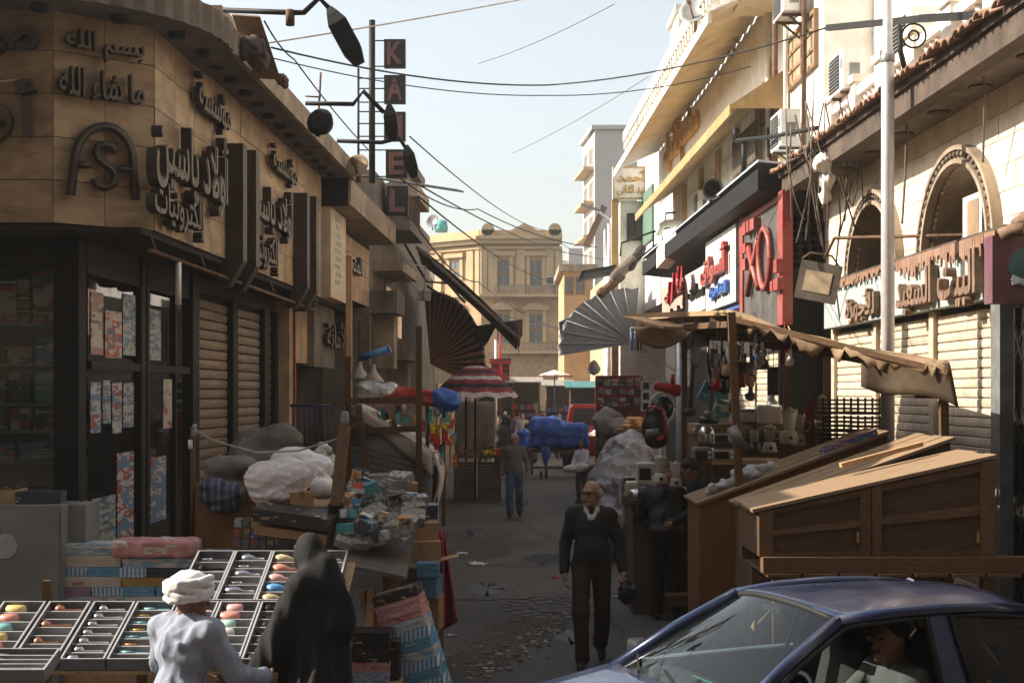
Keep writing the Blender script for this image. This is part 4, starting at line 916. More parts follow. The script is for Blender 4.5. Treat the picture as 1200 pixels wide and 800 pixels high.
# ================================================================ LEFT ROW BEYOND THE CORNER SHOP
s2 = thing('tan_tiled_shop', 'tan tiled shopfront under a long concrete balcony slab', 'building', (-3.4, 25, 0))
mb = MB(); mb.fbox(FL, 9.3, 15.4, 5.44, 5.84, -1.5, .44); part('balcony_slab', mb, CONC, s2)
mb = MB(); mb.fbox(FL, 9.28, 9.3, 5.42, 5.86, -1.5, .4); part('slab_end', mb, BLACKM, s2)
mb = MB(); mb.fbox(FL, 10.3, 15.1, 4.18, 5.3, -.4, -.085); part('fascia_backing', mb, DARK, s2)
panels(FL.off(-.05), 10.3, 15.1, 9, 4, 4.18, 5.3, s2, TANC, name='tan_tile')
letters('المتحدة', FL.off(-.05), (404, 296, 425, 318), s2, n0=.01, n1=.09, bold=.025)
mb = MB(); mb.fbox(FL, 9.32, 10.9, 4.0, 5.42, -.1, .12); part('pale_panel', mb, M('pale_sign_panel', (.6, .49, .35), .7, .12, dirt=(.4, .3, .2)), s2)
mb = MB()
for i in range(9): mb.fbox(FL, 9.75 + (i % 2) * .1, 10.15 + random.random() * .3, 4.25 + .125 * i, 4.32 + .125 * i, .12, .124)
part('faded_print', mb, M('faded_teal_print', (.32, .34, .30), .7), s2, kind='stuff')
mb = MB(); mb.fbox(FL, 9.2, 15.6, 0, 4.1, -3, -1.05); part('wall', mb, DKW, s2); mb = MB(); mb.fbox(FL, 9.2, 15.6, 4.05, 5.5, -3, -.4); part('upper_wall', mb, DKW, s2)
mb = MB(); mb.fbox(FL, 9.15, 9.6, 0, 4.15, -1.0, -.5); part('pilaster', mb, TANC, s2)
mb = MB(); mb.fbox(FL, 9.62, 11.4, 3.0, 4.1, -1.0, -.62); part('tan_cladding', mb, TANC, s2)
mb = MB(); mb.fbox(FL, 11.4, 13.6, 2.95, 4.12, -1.0, -.5); part('concrete_panel', mb, CONC_D, s2)
letters('الأمانة', FL.off(-.5), (384, 376, 407, 408), s2, n0=.01, n1=.1, bold=.02)
mb = MB(); mb.fbox(FL, 9.45, 9.56, 0, 4.0, -.49, -.47, 0); part('red_poster', mb, M('red_poster', (.25, .03, .025), .6), s2)
t = thing('timber_post', 'rough timber post leaning by the tan tiled shop', 'post', P(408, 590, 22)); mb = MB(); mb.bar(P(409, 590, 22), P(409, 300, 22), .09, .1); part('shaft', mb, WOODL, t)
# third house: dark, with small balconies and old ornate brackets
s3 = thing('shabby_balcony_house', 'shabby dark house with small balconies behind the tall letter sign', 'building', (-3, 33, 0))
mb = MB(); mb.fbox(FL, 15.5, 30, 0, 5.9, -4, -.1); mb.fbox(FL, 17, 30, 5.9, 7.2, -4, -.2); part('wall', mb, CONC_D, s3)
for (a, b, v0, v1, n1) in ((15.6, 17.0, 4.1, 4.55, .45), (16.2, 19.2, 5.0, 5.2, .5), (17.5, 20, 3.2, 3.35, .5), (17.2, 20.0, 5.95, 6.15, .55), (18.2, 21.0, 6.8, 7.1, .6), (18.5, 20.5, 6.15, 6.8, .4), (18.5, 21, 7.4, 7.6, .5), (18.8, 20.8, 7.1, 7.4, .3)):
    m_ = MB(); m_.fbox(FL, a, b, v0, v1, -.1, n1); part('balcony_slab', m_, random.choice((CONC, CONC_D)), s3)
for i in range(10):
    m_ = MB(); m_.fbox(FL, 17.3 + i * .27, 17.36 + i * .27, 6.15, 6.75, .42, .5); part('balcony_rail', m_, RUST, s3)
for (u, v) in ((16.5, 2.8), (18.3, 4.3), (20.5, 4.3), (17.8, 1.2), (21.5, 2.6)):
    m_ = MB(); m_.fbox(FL, u - .5, u + .5, v - .6, v + .6, -.12, -.06); w_ = part('window', m_, BRF, s3); m_ = MB(); m_.fbox(FL, u - .42, u + .42, v - .52, v + .52, -.06, -.05); part('pane', m_, DGLASS, w_)
for (a, b, v0, v1) in ((16.3, 16.9, 3.0, 4.1), (19, 19.7, 2.6, 3.4)): m_ = MB(); m_.fbox(FL, a, b, v0, v1, -.1, .3); part('junction_box', m_, CONC, s3)
s4 = thing('shading_shop_row', 'low dark shops beyond the striped hood awning on the left', 'building', (-2, 58, 0))  # low row added to keep sun off the far road
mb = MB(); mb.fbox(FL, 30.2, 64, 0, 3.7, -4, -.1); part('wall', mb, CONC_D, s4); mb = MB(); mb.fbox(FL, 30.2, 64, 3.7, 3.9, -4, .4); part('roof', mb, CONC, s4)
for i in range(6): m_ = MB(); m_.fbox(FL, 31 + i * 5.4, 34.6 + i * 5.4, 0, 2.8, -.1, -.05); part('shutter', m_, SHUT, s4)
mb = MB(); mb.par(P(412, 206, 26), (2.0, 1.5, -.1), (-.2, 1.8, .3), (0, 0, .03)); solo('tin_roof_sheet', mb, M('dark_tin', (.06, .055, .05), .7), 'dark tin sheet roofing the balcony below the letter sign', 'roof sheet')
# KAMEL letter sign
km = thing('vertical_letter_sign', 'vertical sign of boxed letters K A M E L on a rooftop pole', 'sign', P(436, 210, 24.5))
mb = MB(); mb.tube([P(436, 215, 24.5), P(436, 24, 24.5)], .055, 8); mb.tube([P(420, 208, 24.5), P(420, 80, 24.5)], .02, 6); part('pole', mb, BLACKM, km)
mb = MB()
for y in (48, 78, 92, 120, 104, 131, 160, 176, 207, 145): mb.tube([P(420 if y > 85 else 436, y, 24.5), P(452, y, 24.5)], .012, 5)
part('stay_rod', mb, BLACKM, km, kind='stuff')
LB_ = M('letter_box_dark', (.028, .026, .024), .7); LR = M('letter_maroon', (.17, .085, .08), .5)
for ch, y0, y1, x0 in (('K', 46, 79, 450), ('A', 88, 121, 450), ('M', 131, 165, 450), ('E', 175, 208, 452), ('L', 218, 252, 453)):
    a = P(x0, y1, 24.4); b = P(x0 + 25, y0, 24.4); m_ = MB(); m_.box(a.x, b.x, 24.4, 24.52, a.z, b.z); lb = part('letter_box', m_, LB_, km)
    G = Fr((a.x, 24.4), (0, -1)); m_ = MB(); w_ = b.x - a.x; text(m_, ch, G, w_ * .14, w_ * .86, a.z + .05, b.z - .05, .0, .03, .03); part('letter', m_, LR, lb)
# street lamps slung over the roof edge
def lamp_head(t, c, d, L=.6, w=.13):
    d = Vector(d).normalized(); m_ = MB(); pts = [c, c + d * L * .15, c + d * L * .6, c + d * L]; 
    x = d.cross(Vector((0, 1, 0))).normalized(); y = x.cross(d)
    for i, (s0, ww, hh) in enumerate(((0, .3, .3), (.12, .6, .6), (.3, 1, .9), (.75, 1, .8), (1, .55, .4))):
        for (sx_, sy_) in ((-1, -1), (1, -1), (1.0, 1), (-1, 1)): m_.v.append(tuple(c + d * L * s0 + x * w * ww * sx_ * .75 + y * w * hh * sy_))
    for i in range(4):
        for j in range(4): m_.f.append([i * 4 + j, i * 4 + (j + 1) % 4, i * 4 + 4 + (j + 1) % 4, i * 4 + 4 + j]); m_.m.append(0); m_.sm.append(False)
    m_.f += [[3, 2, 1, 0], [16, 17, 18, 19]]; m_.m += [0, 0]; m_.sm += [False, False]
    return part('lamp_head', m_, BLACKM, t)
t = thing('street_lamp', 'black street lamp hanging from a bent arm over the marble cornice', 'lamp', P(272, 14, 14))
mb = MB(); mb.tube([P(262, 12, 14.2), P(345, 15, 14), P(356, 15, 14), P(374, -2, 14), P(388, 12, 14)], .028, 7); part('arm', mb, BLACKM, t); lamp_head(t, P(386, 10, 14), P(422, 76, 14) - P(386, 10, 14), .62, .13)
mb = MB(); mb.tube([P(340, 12, 14), P(340, 30, 14)], .045, 8); part('photocell', mb, RUST, t)
t = thing('street_lamp', 'small black street lamp on a cranked arm left of the letter M', 'lamp', P(360, 122, 18))
mb = MB(); mb.tube([P(358, 121, 18), P(414, 122, 18), P(426, 107, 18), P(450, 132, 18)], .03, 7); part('arm', mb, BLACKM, t); lamp_head(t, P(456, 122, 18), Vector((.1, .2, -1)), .46, .11)
t = thing('street_lamp', 'lowest black street lamp beside the letter E', 'lamp', P(395, 166, 20))
mb = MB(); mb.tube([P(395, 165, 20), P(447, 167, 20), P(468, 162, 20), P(477, 176, 20)], .03, 7); part('arm', mb, BLACKM, t); lamp_head(t, P(476, 170, 20), Vector((.25, .2, -1)), .46, .11)
dish(P(420, 214, 21.2), .18, (-.3, -1, .25), 'tan satellite dish on the roof below the letter sign', M('tan_dish', (.36, .25, .15), .7))
mb = MB(); mb.lathe([(.02, -.16), (.12, -.12), (.17, 0), (.16, .03), (.05, -.02)], P(375, 143, 17), 14, axis=(-.3, -.9, .2)); mb.tube([P(375, 143, 17.1), P(372, 160, 17.1)], .03, 6); solo('horn_loudspeaker', mb, BLACKM, 'dark round loudspeaker perched on the marble shop roof', 'loudspeaker')
mb = MB(); a = P(372, 160, 19); mb.tube([P(372, 162, 19), P(376, 85, 19)], .015, 5); mb.tube([P(358, 113, 19), P(376, 114, 19)], .012, 5); solo('aerial', mb, RUST, 'thin aerial rod on the roof behind the dark loudspeaker', 'aerial')
for i, (px, py, Y, s_, l_) in enumerate(((296, 58, 14.3, .13, 'crumpled dusty cover on the roof edge near the cornice corner'), (330, 93, 15.5, .06, 'small rusty bell-shaped fitting on the cornice edge'))):
    m_ = MB(); c = P(px, py, Y); sdf(m_, [dict(t='e', c=tuple(c), r=(s_, s_ * .7, s_ * 1.1)), dict(t='e', c=tuple(c + Vector((s_ * .6, 0, -s_ * .8))), r=(s_ * .7, s_ * .6, s_))], s_ / 8, s_ * .4, folds(s_ * .14, 6 / s_, i)); solo('roof_bundle', m_, [DKTIM, RUST, CARD, CARD][i], l_, 'bundle')
mb = MB(); mb.par(P(272, 18, 14.3), P(305, 20, 14.3) - P(272, 18, 14.3), P(320, 92, 14.9) - P(272, 18, 14.3) + Vector((-.2, 0, 0)), (-.02, .06, .03)); solo('leaning_sheet', mb, M('tan_board', (.26, .18, .12), .8), 'tan board leaning on the roof behind the nearest street lamp', 'board')
# dutch hood awnings (half drums of cloth on hoops)
def hood(label, c, rx, rz, depth, side, a0, a1, nw, mats, wav=0.0, name='hood_awning'):
    t = thing(name, label, 'awning', c)
    for i in range(nw):
        m_ = MB(); t0 = a0 + (a1 - a0) * i / nw; t1 = a0 + (a1 - a0) * (i + 1) / nw; tm = (t0 + t1) / 2
        def q(th, r, y): return Vector((c[0] + side * rx * r * math.cos(th), c[1] + y, c[2] + rz * r * math.sin(th)))
        sag = .97 + wav * random.uniform(-1, 1)
        for (A, B, ra, rb) in ((t0, tm, 1, sag), (tm, t1, sag, 1)):
            m_.add([q(A, .03, 0), q(A, ra, 0), q(B, rb, 0), q(B, .03, 0)], [(0, 1, 2, 3)]); m_.add([q(A, ra, 0), q(A, ra, depth), q(B, rb, depth), q(B, rb, 0)], [(0, 1, 2, 3)])
        part('cloth_gore', m_, mats[i % len(mats)], t)
    m_ = MB()
    for th in (a0, (a0 + a1) / 2, a1): m_.tube([Vector((c[0], c[1] - .01, c[2])), Vector((c[0] + side * rx * math.cos(th), c[1] - .01, c[2] + rz * math.sin(th)))], .015, 5)
    part('hoop', m_, RUST, t, kind='stuff'); return t
OR_ = M('orange_canvas', (.46, .19, .08), .85, .25); DKC = M('black_canvas', (.03, .026, .025), .9, .25)
hood('striped hood awning of orange and black canvas on the left houses', tuple(P(505, 426, 36)), 1.36, 1.86, 2.6, 1, R(-20), R(97), 34, [OR_, DKC], .012)
GRC = M('grey_canvas', (.20, .205, .215), .8, .15, 3, bump=.3); 
hood('grey hood awning with radiating seams on the right houses', tuple(P(742, 402, 41)), 2.1, 1.62, 3.0, -1, R(-12), R(95), 9, [GRC], .03)
mb = MB()
for i in range(10):
    th = R(-12) + R(107) * i / 9; c = P(742, 402, 40.97); mb.tube([c, c + Vector((-2.1 * math.cos(th), 0, 1.62 * math.sin(th)))], .012, 4)
o = solo('awning_cords', mb, M('pale_cord', (.4, .4, .4), .8), 'pale cords fanned over the grey hood awning', 'cord')
# big slanted dark canopy across the left half of the street
cn = thing('slanted_canopy', 'long dark canvas canopy sloping down from the left houses over the street', 'canopy', P(490, 290, 35))
mb = MB(); A0 = P(488, 288, 34); A1 = P(606, 394, 34)
mb.sheet(lambda s_, t: A0.lerp(A1, s_) + Vector((0, 2.2 * t, .12 * math.sin(math.pi * s_) - .25 * t)), 14, 3, th=.03); part('canvas', mb, M('brown_black_canvas', (.055, .045, .037), .9, .3), cn)
mb = MB(); mb.tube([A0 + Vector((0, -.03, -.03)), A1 + Vector((0, -.03, -.02))], .05, 6); part('beam', mb, M('grey_brown_timber', (.2, .165, .13), .8), cn)
mb = MB(); mb.sheet(lambda s_, t: P(556 + 56 * s_, 382 - 8 * s_ + (14 + 12 * math.sin(s_ * 9)) * t, 34.4 + .3 * math.sin(7 * s_)), 14, 4, th=.012); part('ragged_valance', mb, DKC, cn)
mb = MB(); mb.sheet(lambda s_, t: P(604 + 7 * s_ - 2 * t, 376 + 30 * t, 34.2 + .06 * math.sin(8 * s_)), 4, 5, th=.012); mb.tube([P(607, 400, 34.2), P(608, 413, 34.2)], .012, 5); part('hanging_rag', mb, M('rag_brown', (.14, .08, .06), .9), cn)
mb = MB(); pp = [P(465, 270, 33), P(500, 330, 33.2), P(525, 332, 33.4), P(545, 355, 33.4)]; mb.tube(pp, .03, 6); mb.tube([P(500, 335, 33), P(540, 360, 33.2)], .03, 6); solo('pipe_rail', mb, BLACKM, 'bent black pipe rail above the striped hood awning', 'rail')
t = thing('floodlight', 'small grey floodlight on a long stay beside the striped hood awning', 'lamp', P(497, 362, 29)); mb = MB(); mb.par(P(489, 352, 29), (.26, .05, 0), (0, .14, .0), (0, 0, .2)); part('housing', mb, GREYM, t); mb = MB(); mb.tube([P(470, 315, 28), P(499, 353, 29)], .012, 5); mb.tube([P(499, 312, 29), P(496, 352, 29)], .012, 5); mb.tube([P(463, 308, 28), P(499, 312, 29)], .012, 5); part('stay', mb, GREYM, t)

# ================================================================ END OF THE STREET: YELLOW BUILDING
YB = 100.0
yb = thing('yellow_old_building', 'old yellow classical building with pediment and balconies closing the street', 'building', (0, YB + 4, 0))
OCH = M('yellow_stucco', (.49, .335, .19), .9, .18, .5, bump=.2, dirt=(.28, .17, .08), dirt_amt=.7, dscale=.4); OCHL = M('pale_stucco_trim', (.54, .39, .22), .9, .15, .6, dirt=(.4, .3, .2)); BRK = M('tan_brick', (.42, .29, .17), .9, .25, 3)
F1 = Fr((P(564, 0, YB).x, YB), (0, -1)); c1 = P(488, 0, 104); F2 = Fr((c1.x, 104), (F1.o - Vector((c1.x, 104, 0))).yx.to_3d() * 1); 
dv = (F1.o - Vector((c1.x, 104, 0))); F2 = Fr((c1.x, 104), (dv.y, -dv.x)); L2 = dv.length; L1 = (656 - 564) / FPX * YB
def yv(py): return H - (py - HOR) / FPX * YB
mb = MB(); mb.fbox(F1, 0, L1, yv(412), yv(278), -6, 0); mb.add([F2.p(0, 0, 0), F2.p(L2, 0, 0), F2.p(L2, yv(276), 0), F2.p(0, yv(276), 0)], [(0, 1, 2, 3)]); mb.fbox(F2, 0, L2 - .05, 0, yv(277), -3, -.01); part('wall', mb, OCH, yb)
mb = MB(); mb.fbox(F1, -.1, L1 + .1, 0, yv(412), -6, .12); part('brick_base', mb, BRK, yb)
mb = MB()
for F_, L_ in ((F1, L1), (F2, L2)):
    mb = MB()
    for (y0, y1, n1) in ((292, 289, .25), (286, 281, .5), (281, 277, .75), (277, 270, .2), (347, 344, .3), (349, 347, .15)): mb.fbox(F_, -.15, L_ + .15, yv(y0), yv(y1), -.3, n1)
    part('cornice', mb, OCHL, yb)
mb = MB(); a, b = F1.at(584, 0)[0], F1.at(645, 0)[0]; mb.poly_ext([(a, yv(279)), (b, yv(279)), ((a + b) / 2, yv(262))], lambda x, y, d: F1.p(x, y, d), -.5, .5); part('pediment', mb, OCHL, yb)
mb = MB(); mb.poly_ext([(a + .5, yv(277.5)), (b - .5, yv(277.5)), ((a + b) / 2, yv(266))], lambda x, y, d: F1.p(x, y, d), .5, .52); part('pediment_field', mb, OCH, yb)
for px in (572, 650): 
    m_ = MB(); u = F1.at(px, 0)[0]; m_.fbox(F1, u - .45, u + .45, yv(278), yv(270), -.5, .55); m_.lathe([(.45, -.5), (.45, .55)], F1.p(u, yv(270), 0), 16, axis=F1.n); part('volute', m_, OCHL, yb)
for px in (566, 577, 610, 645, 654):
    m_ = MB(); u = F1.at(px, 0)[0]; m_.fbox(F1, u - .3, u + .3, yv(344), yv(292), 0, .16); part('pilaster', m_, OCHL, yb)
for px in (497, 515, 552, 562):
    m_ = MB(); u = F2.at(px, 0)[0]; m_.fbox(F2, u - .3, u + .3, yv(344), yv(292), 0, .16); part('pilaster', m_, OCHL, yb)
WN = M('blue_grey_window', (.12, .13, .14), .35, .4)
def ywin(F, px, py0, py1, w, arched=False):
    u = F.at(px, 0)[0]; v0, v1 = yv(py1), yv(py0)
    m_ = MB(); m_.fbox(F, u - w / 2 - .25, u - w / 2, v0, v1 + .3, 0, .14); m_.fbox(F, u + w / 2, u + w / 2 + .25, v0, v1 + .3, 0, .14); m_.fbox(F, u - w / 2 - .4, u + w / 2 + .4, v1 + .3, v1 + .6, 0, .3); f = part('window', m_, OCHL, yb)
    for s_ in (-1, 1):
        m_ = MB(); m_.fbox(F, u + (s_ - 1) * w / 4 + .04, u + (s_ + 1) * w / 4 - .04, v0, v1, .005, .04); part('pane', m_, WN, f)
    m_ = MB(); m_.fbox(F, u - w / 2, u + w / 2, (v0 + v1) / 2 - .1, (v0 + v1) / 2 + .1, .04, .07); part('transom', m_, BRF, f)
    if arched:
        m_ = MB(); m_.tube([F.p(u - (w / 2 + .3) * math.cos(th), v1 + .2 + (w / 2) * math.sin(th), .1) for th in np.linspace(0, math.pi, 13)], .18, 6); part('arch_moulding', m_, OCHL, f)
for px in (590, 628): ywin(F1, px, 305, 334, .85); ywin(F1, px, 368, 402, .95, True)
ywin(F2, 534, 305, 326, 1.0); ywin(F2, 507, 305, 326, 1.0); ywin(F2, 534, 366, 400, 1.0, True)
for (y0, y1) in ((346, 335), (412, 401)):
    a, b = F1.at(580, 0)[0], F1.at(656, 0)[0]; t_ = MB(); t_.fbox(F1, a, b, yv(y0) - .15, yv(y0) + .05, 0, .9); bs = part('balcony', t_, OCHL, yb)
    m_ = MB(); m_.fbox(F1, a, b, yv(y1) - .06, yv(y1), .82, .9)
    for i in range(28): u = a + (b - a) * i / 27; m_.fbox(F1, u - .035, u + .035, yv(y0) + .05, yv(y1) - .06, .84, .88)
    part('railing', m_, M('grey_railing', (.25, .22, .18), .8), bs)
ac_unit(F1, F1.at(646, 0)[0], yv(334), .6, label='white air conditioner on the upper balcony of the yellow building')
dish(P(507, 270, 103), .5, (-.4, -1, .3), 'small satellite dish on the roof of the yellow building')
mb = MB(); mb.lathe([(.45, 0), (.5, .3), (.4, .8), (.0, .9)], P(517, 272, 103), 12); solo('water_tank', mb, M('teal_tank', (.1, .4, .38), .6), 'small teal water tank on the roof of the yellow building', 'tank')
# pylon, far blocks
tw = thing('grey_tower_block', 'pale grey apartment tower with a narrow lit side of windows, far right', 'building', P(715, 300, 120))
FT = Fr(tuple(P(697, 0, 120))[:2], (0, -1)); LT = 60 / FPX * 120; FT2 = Fr(tuple(P(683, 0, 128))[:2], (FT.o - P(683, 0, 128)).yx); dv = FT.o - Vector((P(683, 0, 128).x, 128, 0)); FT2 = Fr((P(683, 0, 128).x, 128), (dv.y, -dv.x))
zt = H + (460 - 152) / FPX * 120
mb = MB(); mb.fbox(FT, 0, LT, 0, zt, -8, 0); mb.fbox(FT2, 0, dv.length, 0, zt, -6, 0); part('wall', mb, M('grey_render', (.50, .47, .43), .9, .1, .4), tw)
mb = MB(); mb.fbox(FT, -.3, LT + .3, zt, zt + .35, -8, .3); mb.fbox(FT2, 0, dv.length, zt, zt + .35, -6, .3); part('parapet', mb, M('grey_render', (.50, .47, .43)), tw)
for j in range(7):
    for i in range(2):
        m_ = MB(); u = dv.length * (.28 + .44 * i); v = zt - 2.0 - j * 2.9; m_.fbox(FT2, u - .9, u + .9, v - .8, v + .8, 0, .08); w_ = part('window', m_, OCHL, tw); m_ = MB(); m_.fbox(FT2, u - .7, u + .7, v - .65, v + .65, .08, .1); part('pane', m_, WN, w_)
    m_ = MB(); v = zt - 3.0 - j * 2.9; m_.fbox(FT2, .6, dv.length - .6, v - .25, v, 0, .9); part('balcony', m_, OCHL, tw)
mb = MB(); x0, x1 = P(656, 0, 170).x, P(700, 0, 170).x; mb.box(x0, x1, 170, 180, 0, P(0, 305, 170).z); mb.box(x0 + 1, x0 + 3, 169, 180, 0, P(0, 292, 170).z); mb.box(x0 - 6, x0, 175, 185, 0, P(0, 320, 170).z); solo('far_block', mb, M('grey_render', (.5, .47, .43)), 'pale hazy blocks on the skyline between the yellow building and the tower', 'building')
fb = thing('low_ochre_house', 'low ochre house with flat roof slab right of the yellow building', 'building', P(675, 480, 66))
mb = MB(); a = P(661, 0, 66); b = P(695, 0, 66); mb.box(a.x, b.x, 66, 74, 0, P(0, 318, 66).z); part('wall', mb, OCH, fb); mb = MB(); mb.box(a.x - .25, b.x + .2, 65.7, 74, P(0, 318, 66).z, P(0, 310, 66).z); part('roof', mb, CONC, fb)
for q in (667, 680):
    m_ = MB(); p = P(q, 345, 66); m_.box(p.x - .2, p.x + .2, 65.95, 66, p.z, p.z + .8); w_ = part('window', m_, BRF, fb); m_ = MB(); m_.box(p.x - .16, p.x + .16, 65.93, 65.95, p.z + .05, p.z + .75); part('pane', m_, WN, w_)

# ================================================================ RIGHT ROW, FAR PART
rf = thing('beige_shop_house', 'beige shop house with an ochre corner post under the white name sign', 'building', (3.9, 47, 0))
mb = MB(); mb.box(P(727, 0, 44).x, 6.5, 44, 52, 0, P(0, 236, 44).z); part('wall', mb, CREAMP, rf)
mb = MB(); mb.fbox(FR, uY(66), uY(52), 0, 7.2, -4, 0); part('side_wall', mb, M('tan_far_wall', (.4, .3, .2), .9), rf)
mb = MB(); a = P(717, 312, 43.9); mb.box(a.x, P(725, 0, 43.9).x, 43.9, 44.1, 0, P(0, 234, 43.9).z); part('corner_post', mb, YEL, rf)
mb = MB(); a = P(735, 282, 43.95); b = P(761, 250, 43.95); mb.box(a.x, b.x, 43.9, 43.99, a.z, b.z); w_ = part('window', mb, BLACKM, rf)
for i in range(3):
    m_ = MB(); x0 = a.x + (b.x - a.x) * i / 3; m_.box(x0 + .03, x0 + (b.x - a.x) / 3 - .03, 43.87, 43.9, a.z + .06, b.z - .06); part('pane', m_, DGLASS, w_)
sg = thing('name_sign', 'white sign with ochre frame and two lines of ochre Arabic letters', 'sign', P(740, 234, 43.8))
a = P(718, 233, 43.8); b = P(763, 195, 43.8); G = Fr((a.x, 43.8), (0, -1)); w_, h_ = b.x - a.x, b.z - a.z
mb = MB(); mb.fbox(G, 0, w_, a.z, b.z, -.25, 0); part('board', mb, WSIGN, sg)
mb = MB()
for (u0, u1, v0, v1) in ((0, w_, a.z, a.z + .04), (0, w_, b.z - .04, b.z), (0, .04, a.z + .04, b.z - .04), (w_ - .04, w_, a.z + .04, b.z - .04)): mb.fbox(G, u0, u1, v0, v1, 0, .03)
part('frame', mb, YEL, sg)
m_ = MB(); text(m_, 'أحمد', G, w_ * .12, w_ * .9, a.z + h_ * .52, a.z + h_ * .9, .0, .03, .03); part('lettering', m_, GOLD, sg)
m_ = MB(); text(m_, 'عبد الثانى', G, w_ * .12, w_ * .9, a.z + h_ * .1, a.z + h_ * .44, .0, .03, .025); part('lettering', m_, GOLD, sg)
# far lamp posts
def lamp_post(px, Y, ytop, label, arm):
    c = P(px, 0, Y); c.z = 0; t = thing('lamp_post', label, 'lamp post', c); zt_ = P(0, ytop, Y).z
    m_ = MB(); m_.tube([c, Vector((c.x, c.y, zt_))], [.11, .07], 10); part('pole', m_, STEEL, t)
    m_ = MB(); m_.tube([Vector((c.x, c.y, zt_)), Vector((c.x, c.y, zt_ + .1)), P(px + arm[0] * .5, ytop - 9, Y), P(px + arm[0], arm[1], Y)], .045, 6); part('arm', m_, STEEL, t)
    m_ = MB(); e = P(px + arm[0], arm[1], Y); d = Vector((math.copysign(1, arm[0]), 0, .35)).normalized(); m_.bar(e - d * .1, e + d * .55, .16, .07); part('lamp_head', m_, GREYM, t)
lamp_post(714, 44.5, 262, 'white lamp post with one arm beside the red shelving', (-14, 246))
lamp_post(797, 33, 352, 'white post rising behind the appliance stall awning', (10, 345))
# sheet awnings, rolled canvases and pipes over the far right shops
for i, (pts, Y, mt, l_) in enumerate((([(682, 318), (722, 311), (716, 322), (676, 330)], 42, BLACKM, 'flat dark sheet awning at the far right shops'), ([(684, 287), (706, 240), (711, 243), (690, 290)], 50, RUST, 'steep brown sheet awning below the name sign'), ([(655, 378), (672, 370), (668, 395), (657, 398)], 46, M('blue_black_cloth', (.04, .05, .07), .9), 'dark blue cloth flap beside the grey hood awning'))):
    m_ = MB(); q = [P(x, y, Y + (1.2 if k > 1 else 0)) for k, (x, y) in enumerate(pts)]; m_.sheet(lambda s_, t: q[0].lerp(q[1], s_).lerp(q[3].lerp(q[2], s_), t), 6, 4, th=.05); solo('sheet_awning', m_, mt, l_, 'awning')
for i, (a, b, c_, r_, mt, l_) in enumerate(((704, 338, 728, .2, RUST, 'bundled dark canvas over the far right shops'), (722, 318, 742, .24, CONC_D, 'rolled grey canvas above the grey hood awning'), (738, 306, 752, .22, DKC, 'rolled black canvas next to the beige house window'))):
    m_ = MB(); p0, p1 = P(a, b + 6, 40), P(c_, b - 14, 40); sdf(m_, [dict(t='c', a=tuple(p0), b=tuple(p1), r=r_ * .7, r2=r_ * .6)], .03, .05, creases(.03, 9, i)); solo('rolled_canvas', m_, mt, l_, 'canvas')
mb = MB()
for pts in ([(727, 300), (728, 285), (775, 268), (778, 300)], [(765, 300), (766, 272), (800, 262)], [(779, 268), (780, 250), (828, 246), (829, 262)], [(740, 310), (770, 286)]): mb.tube([P(x, y, 37) for x, y in pts], .03, 6)
solo('bent_pipes', mb, BLACKM, 'bent dark pipes above the far right shops', 'pipes')
mb = MB(); mb.tube([P(772, 276, 36), P(774, 266, 36), P(780, 262, 36), P(808, 260, 35)], .1, 10); solo('white_duct', mb, WHITEPL, 'white elbow duct pipe left of the horn loudspeaker', 'duct')
mb = MB(); mb.par(P(784, 315, 33), P(808, 290, 30) - P(784, 315, 33), (-.3, -.1, 0), (0, 0, .45)); solo('canopy_front', mb, CREAMP, 'short corrugated cream canopy front below the horn loudspeaker', 'canopy')
# ================================================================ OVERHEAD CABLES
def cable(pts, label, r=.012, sag=.0, mat=None, n=14):
    m_ = MB(); q = [P(*p) for p in pts]; out = []
    for i in range(len(q) - 1):
        for k in range(n + (1 if i == len(q) - 2 else 0)): t = k / n; out.append(q[i].lerp(q[i + 1], t) + Vector((0, 0, -sag * 4 * t * (1 - t))))
    m_.tube(out, r, 5); solo('overhead_cable', m_, mat or CABLE, label, 'cable', 'overhead cables')
cable([(-30, 100, 12.0), (640, -6, 20)], 'pale straight cable crossing in front of the marble lettering', .009, .05, M('pale_cable', (.4, .36, .3), .7))
cable([(318, 56, 16), (640, 100, 22), (968, 33, 17)], 'pair of sagging cables, lower, from the left roof to the iron bracket', .012, .12)
cable([(318, 68, 16), (640, 112, 22), (880, 78, 21)], 'lower thin cable sagging over the street to the white wall', .008, .12)
cable([(310, 25, 14.5), (345, 70, 17), (436, 180, 24.5)], 'cable dropping from the near street lamp to the letter sign pole', .01, .05)
cable([(470, 210, 26), (560, 245, 40), (700, 290, 45)], 'cable running low from the letter L to the far right lamp post', .016, .2)
cable([(488, 215, 27), (690, 300, 60)], 'thin cable across the sky just above the yellow building', .016, .3)
cable([(490, 230, 27), (655, 330, 70)], 'cable slanting down across the yellow building cornice', .018, .4)
cable([(492, 270, 30), (560, 330, 50), (690, 395, 44)], 'cable crossing the yellow building to the grey awning', .02, .3)
cable([(500, 300, 33), (600, 372, 60), (720, 375, 43)], 'lowest cable across the yellow building balcony', .018, .3)
cable([(480, 160, 22), (640, 270, 60), (720, 305, 44)], 'thin long cable from the lowest street lamp to the right shops', .012, .3)
cable([(560, 75, 40), (720, 5, 30)], 'faint thin cable high in the sky', .008, .1)
cable([(600, 180, 50), (760, 90, 38)], 'faint thin cable below the top one', .008, .1)
cable([(980, 190, 18), (985, 260, 18), (978, 330, 19), (985, 385, 19.5)], 'loose cable hanging by the corner of the arched shop', .012, -.05, CABLEG)
cable([(1063, 130, 15.6), (1061, 200, 15.7), (1057, 262, 15.6)], 'dusty cable hanging beside the lamp post', .014, .0, CABLEG)
